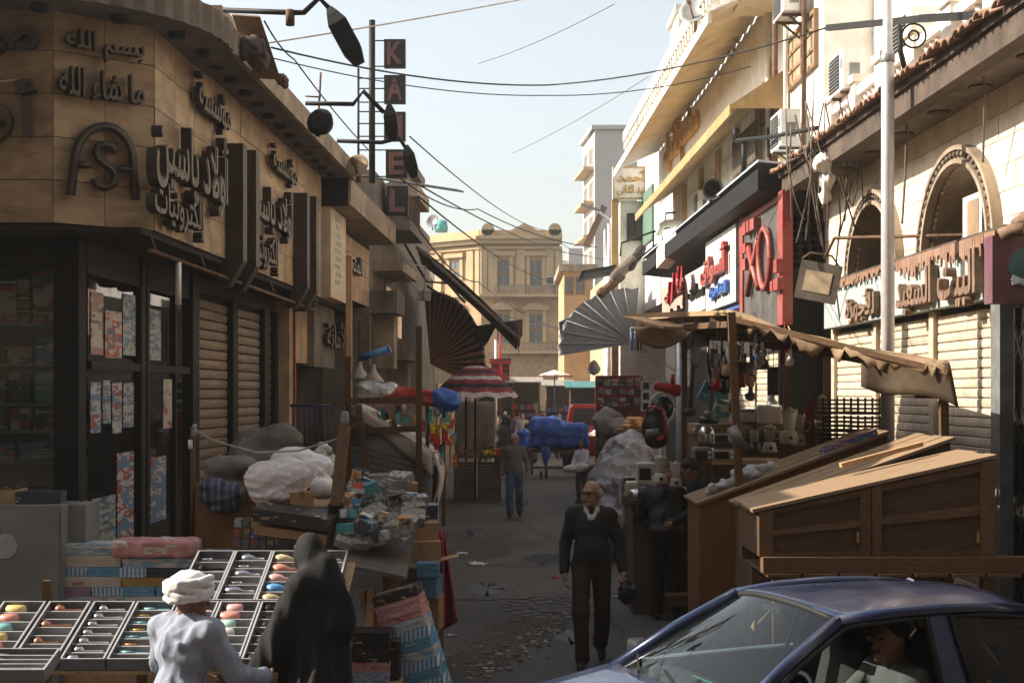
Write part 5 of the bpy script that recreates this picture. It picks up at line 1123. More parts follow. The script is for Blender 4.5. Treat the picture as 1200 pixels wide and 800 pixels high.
cable([(1150, 55, 13.2), (1154, 110, 13.3), (1152, 190, 13.6)], 'dusty cable hanging over the larger arch', .012, .0, CABLEG)
cable([(780, 372, 34), (870, 318, 24), (917, 266, 21)], 'pale cable slanting across the shop signs', .01, .1, M('pale_cable', (.4, .36, .3)))
cable([(790, 290, 34), (868, 268, 24), (917, 266, 21)], 'pale horizontal cable across the shop signs', .009, .04, M('pale_cable', (.4, .36, .3)))
for i in range(16):
    x = 925 + 5 * i; cable([(x + random.randint(-8, 8), 110 + random.randint(0, 60), 18.2), (x + random.randint(-10, 20), 170 + random.randint(0, 30), 18.0), (x + random.randint(-10, 25), 230 + random.randint(0, 70), 18.4)], f'dusty cable {ORD[i]} from the left in the tangle at the eave end', .011, random.uniform(-.1, .15), CABLEG, 8)
# ================================================================ HAZE
mb = MB(); mb.box(-60, 60, -8, 240, -1, 30)
hz = bpy.data.objects.new('haze', None); 
hm = bpy.data.materials.new('haze'); hm.use_nodes = True; nt = hm.node_tree; nt.nodes.remove(nt.nodes['Principled BSDF'])
pv = nt.nodes.new('ShaderNodeVolumePrincipled'); pv.inputs['Color'].default_value = (.95, .93, .9, 1); pv.inputs['Density'].default_value = .0012; pv.inputs['Anisotropy'].default_value = .75; nt.links.new(pv.outputs[0], nt.nodes['Material Output'].inputs['Volume'])
hz = bpy.data.objects.new('haze', mb.mesh('haze', hm)); link(hz); tag(hz, 'pale dusty haze filling the street air', 'haze', kind='stuff')
# ================================================================ LEFT FOREGROUND STALL
def rot_pts(c, sx, sy, sz, R3): 
    c = Vector(c); return R3 @ Vector((sx, 0, 0)), R3 @ Vector((0, sy, 0)), R3 @ Vector((0, 0, sz)), c
def obox(mb, c, size, rot=(0, 0, 0), m=0):
    """box standing with its base centre at c"""
    from mathutils import Euler
    R3 = Euler(rot).to_matrix(); a, b, d, c = rot_pts(c, *size, R3); return mb.par(c - a / 2 - b / 2, a, b, d, m)
def carton(label, c, size, mat, rot=(0, 0, 0), lid=None, group=None, name='carton', tape=None, cat='box'):
    from mathutils import Euler
    R3 = Euler(rot).to_matrix(); up = R3 @ Vector((0, 0, 1)); t = thing(name, label, cat, c, group); c = Vector(c)
    lh = min(size[2] * .45, .05)
    m_ = MB(); obox(m_, c, (size[0], size[1], size[2] - .004), rot); part('body', m_, mat, t)
    m_ = MB()
    if tape: obox(m_, c + up * (size[2] - .004), (size[0] * .999, .05, .004), rot); part('tape', m_, tape, t); m_ = MB(); obox(m_, c + up * size[2] * .55 - R3 @ Vector((0, size[1] / 2, 0)), (.05, .003, size[2] * .44), rot); part('tape', m_, tape, t)
    else: obox(m_, c + up * (size[2] - lh), (size[0] + .008, size[1] + .008, lh), rot); part('lid', m_, lid or mat, t)
    return t
TRAYG = M('grey_board', (.15, .155, .17), .8, .2, 6); TRAYW = M('pale_board', (.36, .36, .37), .8, .15)
TAPE = M('brown_tape', (.33, .22, .1), .3)
def tilted(Yb, Zb, sl):                      # frame for a slope rising away from the viewer
    ca, sa = math.cos(sl), math.sin(sl); return lambda x, s_, h: Vector((x, Yb + s_ * ca - h * sa, Zb + s_ * sa + h * ca))
def tray(label, x0, w, L, Yb, Zb, sl, nd, items, walls=TRAYG, lip=TRAYW):
    T_ = tilted(Yb, Zb, sl); t = thing('display_tray', label, 'tray', T_(x0 + w / 2, L / 2, 0), 'display trays')
    def bx(m_, a, b, c_, d, e, f): 
        m_.par(T_(a, c_, e), T_(b, c_, e) - T_(a, c_, e), T_(a, d, e) - T_(a, c_, e), T_(a, c_, f) - T_(a, c_, e))
    h = .085; th = .009
    m_ = MB(); bx(m_, x0, x0 + w, 0, L, 0, .01); part('base', m_, walls, t)
    for (a, b, c_, d) in ((x0, x0 + th, 0, L), (x0 + w - th, x0 + w, 0, L), (x0 + th, x0 + w - th, 0, th), (x0 + th, x0 + w - th, L - th, L)):
        m_ = MB(); bx(m_, a, b, c_, d, .01, h); p_ = part('side', m_, walls, t); m_ = MB(); bx(m_, a - .002, b + .002, c_, d, h, h + .004); part('edge', m_, lip, p_)
    for i in range(1, nd):
        s_ = L * i / nd; m_ = MB(); bx(m_, x0 + th, x0 + w - th, s_ - .005, s_ + .005, .01, h * .8); part('divider', m_, TRAYW, t)
    for i in range(nd):
        s_ = L * (i + .5) / nd; it = items(i)
        if it is None: continue
        kind, mat, lb, gr = it; m_ = MB(); xa = x0 + w * random.uniform(.07, .2); xb = x0 + w * random.uniform(.78, .93); r_ = min(.036, L / nd * .4)
        a = T_(xa, s_, .01 + r_); b = T_(xb, s_ + random.uniform(-.01, .01), .01 + r_)
        if kind == 'cup': b = a.lerp(b, .62); m_.tube([a, a.lerp(b, .05), a.lerp(b, .5), a.lerp(b, .93), b], [r_ * .8, r_ * 1.15, r_ * 1.25, r_ * 1.2, r_ * .9], 10)
        elif kind == 'brush': m_.tube([a, a.lerp(b, .2), a.lerp(b, .45), a.lerp(b, .6), b], [r_ * .9, r_ * 1.3, r_ * 1.0, r_ * .45, r_ * .35], 8)
        elif kind == 'ladle': m_.tube([a, a.lerp(b, .1), a.lerp(b, .28), a.lerp(b, .34), b], [r_ * .5, r_ * 1.2, r_ * .9, r_ * .25, r_ * .3], 8)
        elif kind == 'knife':
            m_.tube([a, a.lerp(b, .45)], r_ * .45, 6); m_.bar(a.lerp(b, .45), b, .03, .004)
        solo('kitchen_' + {'cup': 'tumbler', 'brush': 'brush', 'ladle': 'ladle', 'knife': 'knife'}[kind], m_, mat, lb, {'cup': 'tumbler', 'brush': 'brush', 'ladle': 'ladle', 'knife': 'knife'}[kind], gr)
CHROME = M('chrome', (.55, .55, .56), .2, .1, metal=.9, bump=0); COPPER = M('copper_ware', (.5, .22, .13), .3, .15, metal=.6, bump=0); GOLDW = M('gold_ware', (.6, .36, .12), .3, .15, metal=.6, bump=0)
PAST = [M('pastel_' + n_, c_, .4, .05, bump=0) for n_, c_ in (('yellow', (.72, .55, .22)), ('mint', (.45, .66, .58)), ('white', (.75, .70, .64)), ('pink', (.72, .40, .38)), ('rose', (.66, .28, .22)), ('teal', (.25, .5, .52)), ('blue', (.1, .3, .55)))]
SL = R(19); TY, TZ = 9.75, .60
def cyc(*its): return lambda i: its[i % len(its)]
def it(kind, mat, lb): return (kind, mat, lb, 'wares in the display trays')
tray('display tray of small teal and rose wares, front row far left', -3.76, .31, .85, TY, TZ, SL, 6, cyc(it('cup', PAST[5], 'teal tumbler in the far left front tray'), it('cup', PAST[4], 'rose tumbler in the far left front tray'), it('cup', PAST[0], 'yellow tumbler in the far left front tray')))
tray('display tray with copper-headed ladles, front row', -3.42, .3, .85, TY, TZ, SL, 7, cyc(it('ladle', COPPER, 'copper ladle in the second front tray'), None))
tray('display tray with wrapped steel ladles, front row', -3.09, .3, .85, TY, TZ, SL, 7, cyc(it('ladle', CHROME, 'wrapped steel ladle in the third front tray')))
tray('display tray of gold and teal cutlery beside the seated man', -2.77, .29, .85, TY, TZ, SL, 8, cyc(it('knife', GOLDW, 'gold handled knife in the tray beside the seated man'), it('knife', PAST[5], 'teal handled knife in the tray beside the seated man')))
tray('display tray of pink and white wares behind the white turban', -2.46, .29, .85, TY, TZ, SL, 7, cyc(it('knife', PAST[3], 'pink handled knife behind the white turban'), it('cup', PAST[2], 'white tumbler behind the white turban')))
tray('display tray of pastel tumblers, front row centre', -2.155, .29, .85, TY, TZ, SL, 7, lambda i: it('cup', PAST[[0, 1, 2, 2, 1, 4, 3][i]], f'{["yellow", "mint", "small white", "long white", "pale green", "coral", "pink"][i]} tumbler in the pastel centre tray'))
tray('display tray of black slotted spoons left of the woman', -1.85, .29, .85, TY, TZ, SL, 7, cyc(it('ladle', BLACKM, 'black slotted spoon in the tray left of the woman'), it('knife', BLACKM, 'black kitchen knife in the tray left of the woman')))
TY2 = TY + .87 * math.cos(SL); TZ2 = TZ + .87 * math.sin(SL)
tray('display tray of dark steel wares, back row left end', -2.5, .29, .85, TY2, TZ2, SL, 5, cyc(it('knife', CHROME, 'steel knife in the back left tray'), it('ladle', BLACKM, 'black ladle in the back left tray')))
tray('display tray of steel peelers, back row second', -2.2, .29, .85, TY2, TZ2, SL, 6, cyc(it('knife', CHROME, 'steel peeler in the second back tray'), it('brush', CHROME, 'steel brush in the second back tray')))
tray('display tray of cream brushes, back row third', -1.9, .29, .85, TY2, TZ2, SL, 5, lambda i: it('brush', [M('cream_plastic', (.6, .5, .3), .4, bump=0), PAST[6], PAST[3], PAST[4], M('cream_plastic', (.6, .5, .3))][i], f'{["large cream", "blue", "pink", "rose", "upper cream"][i]} brush in the third back tray'))
tray('display tray at the right end of the back row behind the woman', -1.6, .29, .85, TY2, TZ2, SL, 5, cyc(it('ladle', CHROME, 'steel ladle in the right end back tray')))
T_ = tilted(9.35, .58, R(12)); tray('low display tray of silver scoops at the bottom left corner', -3.62, .55, .34, 9.35, .6, R(14), 5, cyc(it('ladle', CHROME, 'silver scoop in the low corner tray')))
dt = thing('display_table', 'sloping plank table carrying the display trays', 'table', (-2.5, 10.5, 0))
T_ = tilted(TY, TZ - .03, SL)
for i in range(4):
    m_ = MB(); s0 = .43 * i; xl = -3.9 if i < 2 else -2.52; m_.par(T_(xl, s0, 0), Vector((-1.25 - xl, 0, 0)), T_(0, s0 + .42, 0) - T_(0, s0, 0), T_(0, 0, .022) - T_(0, 0, 0)); part('plank', m_, WOODL, dt)
for x in (-3.7, -2.6, -1.45):
    for y, z in ((9.85, .58), (11.2, 1.02)): m_ = MB(); m_.box(x, x + .06, y, y + .06, 0, z); part('leg', m_, WOOD, dt)
# stacks of flat boxes left
Cbw = Mprint('carton_white_blue', (.62, .62, .60), [(.2, .4, .6), (.3, .5, .62)], 26, seed=11, thr=.6); Ccr = Mprint('carton_cream_red', (.60, .54, .46), [(.5, .2, .15)], 6, seed=12, thr=.85)
Cst = Mstripe('carton_striped', [(0, (.62, .62, .6)), (.5, (.10, .32, .58))], 0, .035); Cbl = Mprint('carton_bright_blue', (.13, .36, .55), [(.08, .25, .45), (.5, .52, .52)], 17, seed=13, thr=.7); Cpk = Mprint('carton_pink', (.60, .30, .29), [(.68, .45, .42), (.5, .06, .08)], 22, seed=14, thr=.6)
Cbk = Mprint('carton_black_floral', (.02, .018, .018), [(.35, .2, .1), (.5, .45, .35), (.5, .06, .05)], 24, seed=15, thr=.8); Cgd = Mprint('carton_gold', (.45, .27, .08), [(.55, .5, .4), (.3, .15, .04)], 12, seed=16, thr=.7); Cpu = Mprint('carton_mauve', (.30, .2, .32), [(.5, .5, .5)], 10, seed=17, thr=.8); Cnv = Mprint('carton_navy', (.03, .035, .07), [(.6, .6, .6), (.4, .08, .06)], 14, seed=18, thr=.85)
SY = 11.85
def stk(x0, x1, y0, y1, mat, label, d=.3, Y=SY, group='flat boxes stacked left of the trays'):
    a = P(x0, y1, Y); b = P(x1, y0, Y); carton(label, ((a.x + b.x) / 2 + random.uniform(-.008, .008), Y + d / 2 + random.uniform(-.012, .012), a.z + .001), (b.x - a.x - .004, d, b.z - a.z - .003), mat, (0, 0, random.uniform(-.03, .03)), group=group)
mb = MB(); mb.box(-3.85, -2.5, SY - .05, SY + .45, 0, P(0, 722, SY).z); solo('box_plinth', mb, CARD, 'plain carton block carrying the stacks of flat boxes', 'box')
for (x0, x1, y0, y1, mt, l_) in ((72, 131, 637, 650, Cbw, 'white blue-patterned flat box topmost on the left stack'), (69, 143, 650, 664, Ccr, 'cream flat box with red marks second on the left stack'), (66, 101, 664, 675, Cst, 'blue striped flat box third on the left stack'), (102, 140, 664, 675, Cbl, 'bright blue flat box third on the left stack'), (68, 143, 675, 687, Ccr, 'cream flat box fourth on the left stack'), (72, 107, 687, 698, Cpu, 'mauve flat box fifth on the left stack'), (108, 146, 687, 698, Cst, 'striped flat box fifth on the left stack'), (75, 146, 698, 711, Cbw, 'patterned flat box sixth on the left stack'), (72, 146, 711, 722, Cst, 'striped flat box lowest on the left stack'),
                                ):
    stk(x0, x1, y0, y1, mt, l_)
for (x0, x1, y0, y1, mt, l_) in ((143, 229, 654, 665, Cbw, 'patterned flat box under the pink wrapped one'), (140, 172, 665, 676, Cst, 'striped flat box second on the right stack'), (173, 229, 665, 676, Cnv, 'navy flat box second on the right stack'), (143, 205, 676, 687, Cgd, 'gold flat box third on the right stack'), (206, 229, 676, 687, Ccr, 'cream flat box third on the right stack'), (146, 181, 687, 698, Cbl, 'bright blue flat box fourth on the right stack'), (182, 229, 687, 698, Cbl, 'second blue flat box fourth on the right stack'), (147, 229, 698, 711, Cbw, 'patterned flat box fifth on the right stack'), (147, 229, 711, 722, Cst, 'striped flat box lowest on the right stack')):
    stk(x0, x1, y0, y1, mt, l_, Y=SY - .04)
mb = MB(); a = P(131, 654, SY - .06); b = P(229, 633, SY - .06); sdf(mb, [dict(t='b', c=((a.x + b.x) / 2, SY + .1, (a.z + b.z) / 2), r=((b.x - a.x) / 2, .17, (b.z - a.z) / 2), rr=.03)], .012, .02, folds(.008, 40, 5)); solo('wrapped_parcel', mb, Mprint('torn_pink_wrap', (.58, .27, .26), [(.66, .62, .6), (.62, .36, .33)], 9, seed=20, thr=.6), 'torn pink wrapped parcel on top of the right stack', 'parcel')
# grey metal cabinet with cartons
cb = thing('metal_cabinet', 'dented grey metal cabinet at the left edge', 'cabinet', (-4.0, 12.0, 0))
a = P(72, 592, 11.75); mb = MB(); mb.box(-5.2, a.x, 11.75, 12.25, 0, a.z); part('body', mb, M('cabinet_grey', (.16, .17, .165), .6, .2, 2, dirt=(.35, .34, .32), dirt_amt=.25, dscale=1.2), cb)
mb = MB(); mb.box(a.x - .62, a.x - .02, 11.735, 11.75, .1, a.z - .04); part('door', mb, MATS['cabinet_grey'], cb); mb = MB(); mb.box(a.x + .002, a.x + .14, 11.95, 12.35, 0, a.z - .01); part('side_box', mb, MATS['cabinet_grey'], cb)
mb = MB(); mb.lathe([(.11, .003), (.1, .004), (0, .004)], P(6, 640, 11.735), 9, axis=(0, -1, 0)); part('paper_scrap', mb, TRAYW, cb)
carton('dark blue printed carton lying on the metal cabinet', (P(46, 590, 11.95).x, 12.0, a.z + .002), (.36, .25, .1), Cnv, (0, 0, .1)); carton('brown carton under the dark one on the metal cabinet', (P(2, 590, 12).x, 12.05, a.z + .002), (.3, .3, .12), CARD, tape=TAPE); carton('dark flat carton on the brown one, metal cabinet', (P(2, 590, 12).x, 12.05, a.z + .125), (.3, .28, .05), Cbk)
# --- goods platform behind the trays
gp = thing('goods_platform', 'brown boarded platform heaped with wrapped glassware behind the trays', 'stall', (-2.0, 12.9, 0))
zt_ = P(0, 655, 12.2).z
mb = MB(); mb.box(P(228, 0, 12.6).x, P(300, 0, 12.6).x, 12.6, 12.63, 0, P(0, 565, 12.6).z); part('side_board', mb, M('reddish_board', (.24, .12, .05), .7), gp)
mb = MB(); mb.box(-2.8, -.95, 12.05, 14.0, zt_ - .06, zt_ - .001); part('deck', mb, WOOD, gp)
mb = MB(); mb.box(-2.75, -1.0, 12.64, 13.9, zt_, P(0, 592, 12.8).z); part('inner_crate', mb, CARD, gp)
for x in (-2.7, -1.1):
    for y in (12.12, 13.8): m_ = MB(); m_.box(x, x + .07, y, y + .07, 0, zt_ - .06); part('leg', m_, WOOD, gp)
CLR = Mclear('clear_plastic', (.93, .95, .95), .1, .72); CLR2 = Mclear('wrap_film', (.96, .97, .97), .18, .78)
# small glass-set boxes, rows
cols_ = [(.5, .05, .05), (.06, .12, .45), (.45, .3, .06), (.4, .4, .4)]; SM = [Mprint(f'glass_box_{i}', (.16, .15, .14), [c_, (.45, .44, .42)], 16, seed=30 + i, thr=.6) for i, c_ in enumerate(cols_)]
nm = ['red', 'blue', 'gold', 'grey']; n_ = 0
for r_ in range(4):
    for i in range(8 if r_ else 13):
        px = (274 if r_ else 231) + i * 9.6; y1 = 655 - r_ * 12; a = P(px, y1, 12.15); k = random.randrange(4)
        m_ = MB(); m_.box(a.x, a.x + .064, 12.14 + .01 * r_ + random.uniform(0, .012), 12.24 + .01 * r_, a.z, a.z + .082); m_.box(a.x + .01, a.x + .054, 12.135 + .01 * r_, 12.139 + .01 * r_, a.z + .015, a.z + .06)
        solo('glass_box', m_, SM[k], f'small {nm[k]}-labelled glass box in the {["lowest", "second", "third", "top"][r_]} row behind the trays', 'box', 'small glass boxes behind the trays')
# sacks and bags
def bundle(name, label, cat, prims, mat, res=.02, k=.08, nz=None):
    m_ = MB(); sdf(m_, prims, res, k, nz); return solo(name, m_, mat, label, cat)
def E(px, py, Y, rx, ry, rz): return dict(t='e', c=tuple(P(px, py, Y)), r=(rx, ry, rz))
GTARP = M('grey_tarp', (.13, .12, .105), .8, .25, 3, bump=.35)
bundle('tarp_sack', 'big grey tarpaulin bundle highest on the goods heap', 'sack', [E(305, 522, 13.4, .25, .2, .17), E(330, 516, 13.4, .2, .2, .16), E(290, 540, 13.3, .2, .2, .2), E(322, 545, 13.3, .28, .22, .16)], GTARP, .014, .06, creases(.022, 20, 1))
bundle('tarp_sack', 'smaller grey cloth bundle left of the plastic bags', 'sack', [E(258, 548, 12.9, .16, .16, .12), E(282, 546, 12.9, .15, .15, .1), E(262, 575, 12.9, .2, .17, .2)], M('grey_cloth', (.16, .145, .125), .9, .2, 3, bump=.3), .015, .06, creases(.025, 18, 2))
bundle('striped_bundle', 'blue and grey striped cloth bundle at the left of the heap', 'sack', [E(250, 575, 12.55, .13, .12, .12), E(272, 580, 12.55, .12, .12, .12), E(258, 592, 12.55, .14, .1, .08)], Mstripe('blue_grey_stripe', [(0, (.04, .06, .13)), (.35, (.15, .14, .13)), (.6, (.05, .09, .2)), (.85, (.2, .19, .17))], 0, .13, dirt=(.05, .05, .05)), .014, .05, folds(.018, 30, 4))
BAGW = M('white_bag', (.72, .70, .70), .35, .08, 8, bump=.3, dirt=(.66, .42, .38), dirt_amt=.5, dscale=3.5)
bundle('plastic_bag', 'plump white and pink plastic bag in front on the heap', 'bag', [E(312, 562, 12.3, .19, .16, .17), E(338, 558, 12.3, .19, .16, .17), E(326, 580, 12.3, .24, .16, .1)], BAGW, .009, .06, creases(.013, 30, 6))
bundle('plastic_bag', 'white plastic bag behind the pink one on the heap', 'bag', [E(345, 540, 12.75, .22, .15, .13), E(370, 550, 12.7, .16, .14, .14), E(378, 572, 12.6, .12, .12, .1)], M('white_bag_2', (.74, .72, .71), .35, .06, bump=.3), .01, .06, creases(.013, 30, 7))
FOIL = M('foil', (.5, .49, .46), .25, .3, 12, metal=.7, bump=.8)
bundle('foil_parcel', 'crumpled foil wrapped glassware beside the white bags', 'parcel', [E(380, 530, 12.9, .09, .08, .09), E(386, 550, 12.9, .1, .09, .12)], FOIL, .012, .04, folds(.02, 45, 8))
carton('black carton with gold floral print lying on the heap', P(348, 612, 11.95), (.66, .35, .11), Cbk, (R(6), R(7), -.1)); carton('brown flat carton under the black floral one', P(346, 626, 12.0), (.62, .36, .08), CARD, (R(6), R(7), -.1), tape=TAPE)
carton('small brown carton beside the plump bag', P(352, 594, 12.25), (.2, .2, .14), CARD, (0, 0, .3), tape=TAPE)
# clear jar packs
def jarpack(c, rot, label, n=(3, 2), s_=.082, h=.1):
    from mathutils import Euler
    R3 = Euler(rot).to_matrix(); t = thing('jar_pack', label, 'jar pack', c, 'packs of clear jars'); c = Vector(c)
    m_ = MB(); obox(m_, c, (n[0] * s_, n[1] * s_, h), rot); part('film', m_, CLR2, t)
    for i in range(n[0]):
        for j in range(n[1]):
            q = c + R3 @ Vector(((i - (n[0] - 1) / 2) * s_, (j - (n[1] - 1) / 2) * s_, .004)); m_ = MB(); m_.lathe([(s_ * .4, 0), (s_ * .44, .01), (s_ * .44, h * .7), (s_ * .36, h * .8), (s_ * .36, h * .84)], q, 8, axis=R3 @ Vector((0, 0, 1))); jr = part('jar', m_, CLR, t)
            m_ = MB(); m_.lathe([(s_ * .4, h * .84), (s_ * .4, h * .96), (0, h * .97)], q, 8, axis=R3 @ Vector((0, 0, 1))); part('lid', m_, JL[(i + j) % 2], jr)
    return t
JL = [M('jar_lid_grey', (.25, .235, .21), .3, bump=0), M('jar_lid_gold', (.3, .22, .1), .3, bump=0)]
jp = jarpack((0, 0, 0), (0, 0, 0), 'pack of six clear jars'); jps = [jp]
spots = []
for r_ in range(9):
    for k in range(4 if r_ < 6 else 3):
        spots.append((398 + k * 23 + r_ * 4 - max(0, r_ - 4) * 2 + random.uniform(-4, 4), 640 - r_ * 9 - k * 1.5 + random.uniform(-3, 3), 11.75 + r_ * .11 + random.uniform(-.05, .05)))
for i, (px, py, Y) in enumerate(spots):
    o = jp if i == 0 else copy_thing(jp, (0, 0, 0)); p = P(px, py, Y); o.location = p; WL[o.name] = p; o.rotation_euler = (random.uniform(.1, .6), random.uniform(-.4, .4), random.uniform(-.8, .8)); o.scale = (random.uniform(.55, .95),) * 3
    o['label'] = 'pack of six clear plastic jars in the glittering heap right of the woman'
for i in range(20):
    px, py, Y = random.choice(spots); k = i % 5; p = P(px + random.uniform(-5, 5), py - 6, Y - .06); m_ = MB(); obox(m_, p, (random.uniform(.07, .15), .05, random.uniform(.06, .12)), (random.uniform(-.4, .5), random.uniform(-.5, .5), random.uniform(-1, 1))); solo('packet', m_, [PR[0], PR[3], PR[1], PR[5], PR[2]][k], f'{["white and red", "orange", "blue", "dark", "teal"][k]} packet lying among the clear jars', 'packet', 'packets among the clear jars')
mb = MB()
sb = thing('shelf_board', 'grey plank shelf tilting under the clear jars', 'shelf', P(445, 680, 11.6)); mb.par(P(402, 664, 11.55), P(476, 680, 11.55) - P(402, 664, 11.55), Vector((.05, 1.2, .5)), (0, 0, .03)); part('plank', mb, M('weathered_plank', (.12, .105, .09), .85), sb)
m_ = MB(); m_.bar(P(436, 690, 11.6), P(428, 790, 11.4), .06, .06); part('leg', m_, WOOD, sb); m_ = MB(); m_.bar(P(425, 690, 11.6), P(452, 790, 11.8), .06, .06); part('leg', m_, WOOD, sb)
# cartons right of the jars
for (x0, x1, y0, y1, Y, mt, l_, tp) in ((418, 444, 560, 600, 13.3, CARD, 'plain brown carton left of the taped pair', TAPE), (446, 477, 564, 592, 12.9, CARD, 'brown carton with tape before the canvas stall', TAPE), (478, 488, 566, 590, 13.0, CARD, 'narrow brown carton right of the taped one', TAPE), (440, 478, 592, 610, 12.8, Cbk, 'dark flat goods carton under the brown ones', None), (480, 512, 592, 612, 12.9, Cnv, 'dark wrapped carton at the end of the heap', None), (452, 512, 612, 634, 12.7, CARD, 'open brown carton below the dark flat cartons', TAPE), (466, 514, 634, 660, 12.6, CARD, 'lower brown carton with spread flaps', TAPE), (488, 514, 660, 676, 12.4, Cbl, 'blue carton below the spread flaps', None), (492, 514, 677, 700, 12.45, Cbl, 'lower blue carton by the crimson cloth', None), (455, 486, 668, 702, 12.6, CARD, 'crushed brown carton in the shade under the shelf', TAPE), (500, 516, 700, 740, 12.7, CARD, 'tall brown carton behind the crimson cloth', TAPE), (470, 500, 702, 745, 12.9, CARD, 'brown carton under the stall beside the crimson cloth', TAPE)):
    a = P(x0, y1, Y); b = P(x1, y0, Y); carton(l_, ((a.x + b.x) / 2, Y + .16, a.z), (b.x - a.x, .32, b.z - a.z), mt, (0, 0, random.uniform(-.15, .15)), tape=tp)
for (q, l_) in (((450, 634, 12.6, -.25, .16), 'left'), ((505, 660, 12.5, .18, -.12), 'right')):
    m_ = MB(); p = P(*q[:3]); m_.par(p, (.24, 0, q[3] * .3), (0, .28, 0), (0, 0, .006)); solo('carton_flap', m_, CARD, f'loose brown carton flap on the {l_} of the open cartons', 'flap')
# support block so the cartons stand on something
mb = MB(); mb.box(P(440, 0, 12.9).x, P(516, 0, 12.9).x, 12.75, 13.5, 0, P(0, 700, 12.75).z); solo('pallet_stack', mb, WOOD, 'dark wooden pallet block under the brown cartons', 'pallet')
# leaning stack of printed boxes
B0 = P(503, 800, 11.3); B0.z -= .12; lean = R(-17); ax_ = Vector((math.sin(lean), .05, math.cos(lean)))
z = 0
for i, (mt, l_) in enumerate(((Cbl, 'bright blue box lowest in the leaning stack'), (Cst, 'blue striped box ninth down in the leaning stack'), (Cbl, 'bright blue box eighth down in the leaning stack'), (Cst, 'striped box seventh down in the leaning stack'), (Cbw, 'white patterned box sixth down in the leaning stack'), (Cbl, 'blue box fifth down in the leaning stack'), (Cst, 'striped box fourth down in the leaning stack'), (Cbw, 'white patterned box third down in the leaning stack'), (Cpk, 'lower pink ribbon box in the leaning stack'), (Cpk, 'upper pink ribbon box in the leaning stack'), (Cbk, 'black box topmost in the leaning stack'))):
    h_ = .082; carton(l_, B0 + ax_ * z, (.36, .3, h_ - .003), mt, (0, lean, random.uniform(-.05, .05) - .12), group='boxes in the leaning stack'); z += h_
for i, (y0, y1, mt, l_) in enumerate(((741, 758, Cbk, 'black floral box topmost beside the woman'), (758, 767, Cbk, 'second black box beside the woman'), (767, 776, Cbk, 'third black box beside the woman'), (776, 788, Cpk, 'pink patterned box beside the woman'), (788, 800, Mprint('carton_blue_check', (.5, .54, .6), [(.2, .32, .55)], 40, seed=41), 'blue checked box lowest beside the woman'))): stk(412, 456, y0, y1, mt, l_, .28, 10.9, 'boxes stacked beside the woman')
mb = MB(); mb.box(P(410, 0, 10.9).x, P(470, 0, 10.9).x, 10.9, 11.25, 0, P(0, 800.5, 10.9).z); solo('box_plinth', mb, CARD, 'carton block under the boxes beside the woman', 'box')
carton('dark narrow box right of the black floral boxes', (P(461, 0, 11.1).x, 11.1, P(0, 800, 11.1).z), (.1, .2, .34), Cbk)
# crimson cloth
mb = MB(); mb.sheet(lambda s_, t: P(513 + 7 * s_ + (2 + 14 * s_) * t, 622 + 118 * t - 12 * s_ * t, 13.4 - .25 * t + .06 * math.sin(9 * s_ + 3 * t)), 10, 12, th=.012); solo('crimson_cloth', mb, M('crimson_cloth', (.30, .025, .06), .85, .2), 'crimson cloth hanging from the stall end to the road', 'cloth')
mb = MB(); mb.sheet(lambda s_, t: P(508 + 6 * s_, 648 + 50 * t, 13.2 + .03 * math.sin(9 * s_)), 5, 5, th=.01); solo('yellow_cloth', mb, M('mustard_cloth', (.38, .26, .03), .85), 'mustard cloth strip beside the crimson cloth', 'cloth')
# leaning post with rope
t = thing('leaning_post', 'thick timber post leaning through the glassware heap', 'post', P(388, 660, 11.85)); mb = MB(); mb.bar(P(386, 665, 11.85), P(404, 498, 12.3), .085, .085); part('shaft', mb, WOOD, t)
mb = MB(); q = P(394, 600, 12.0)
for i in range(4): mb.tube([q + Vector((.06 * math.cos(th), .06 * math.sin(th), .02 * i + .01 * math.sin(th))) for th in np.linspace(0, 6.283, 11)], .012, 5)
part('rope', mb, BLACK, t); mb = MB(); mb.lathe([(.035, 0), (.04, .03), (.035, .1), (.02, .12)], P(404, 498, 12.3), 9); part('bottle_cap', mb, GREYM, t)
t = thing('bulb_string', 'pale cord strung from a bulb over the heap to the leaning post', 'bulb string', P(228, 505, 12.4)); mb = MB(); mb.tube([P(228, 503, 12.4), P(250, 516, 12.4), P(300, 530, 12.3), P(350, 528, 12.2), P(402, 512, 12.25)], .009, 5); part('cord', mb, M('pale_cable', (.4, .36, .3)), t)
mb = MB(); mb.lathe([(.0, -.02), (.03, 0), (.035, .03), (.02, .07), (.02, .1)], P(228, 510, 12.4), 9); part('bulb', mb, CLR, t); mb = MB(); mb.lathe([(.02, -.08), (.02, 0)], P(223, 515, 12.4), 8); part('plug', mb, WHITEPL, t)
mb = MB(); mb.tube([P(226, 640, 12.55), P(226, 500, 12.4)], .02, 6); solo('thin_pole', mb, RUST, 'thin pole carrying the bulb left of the striped bundle', 'pole')

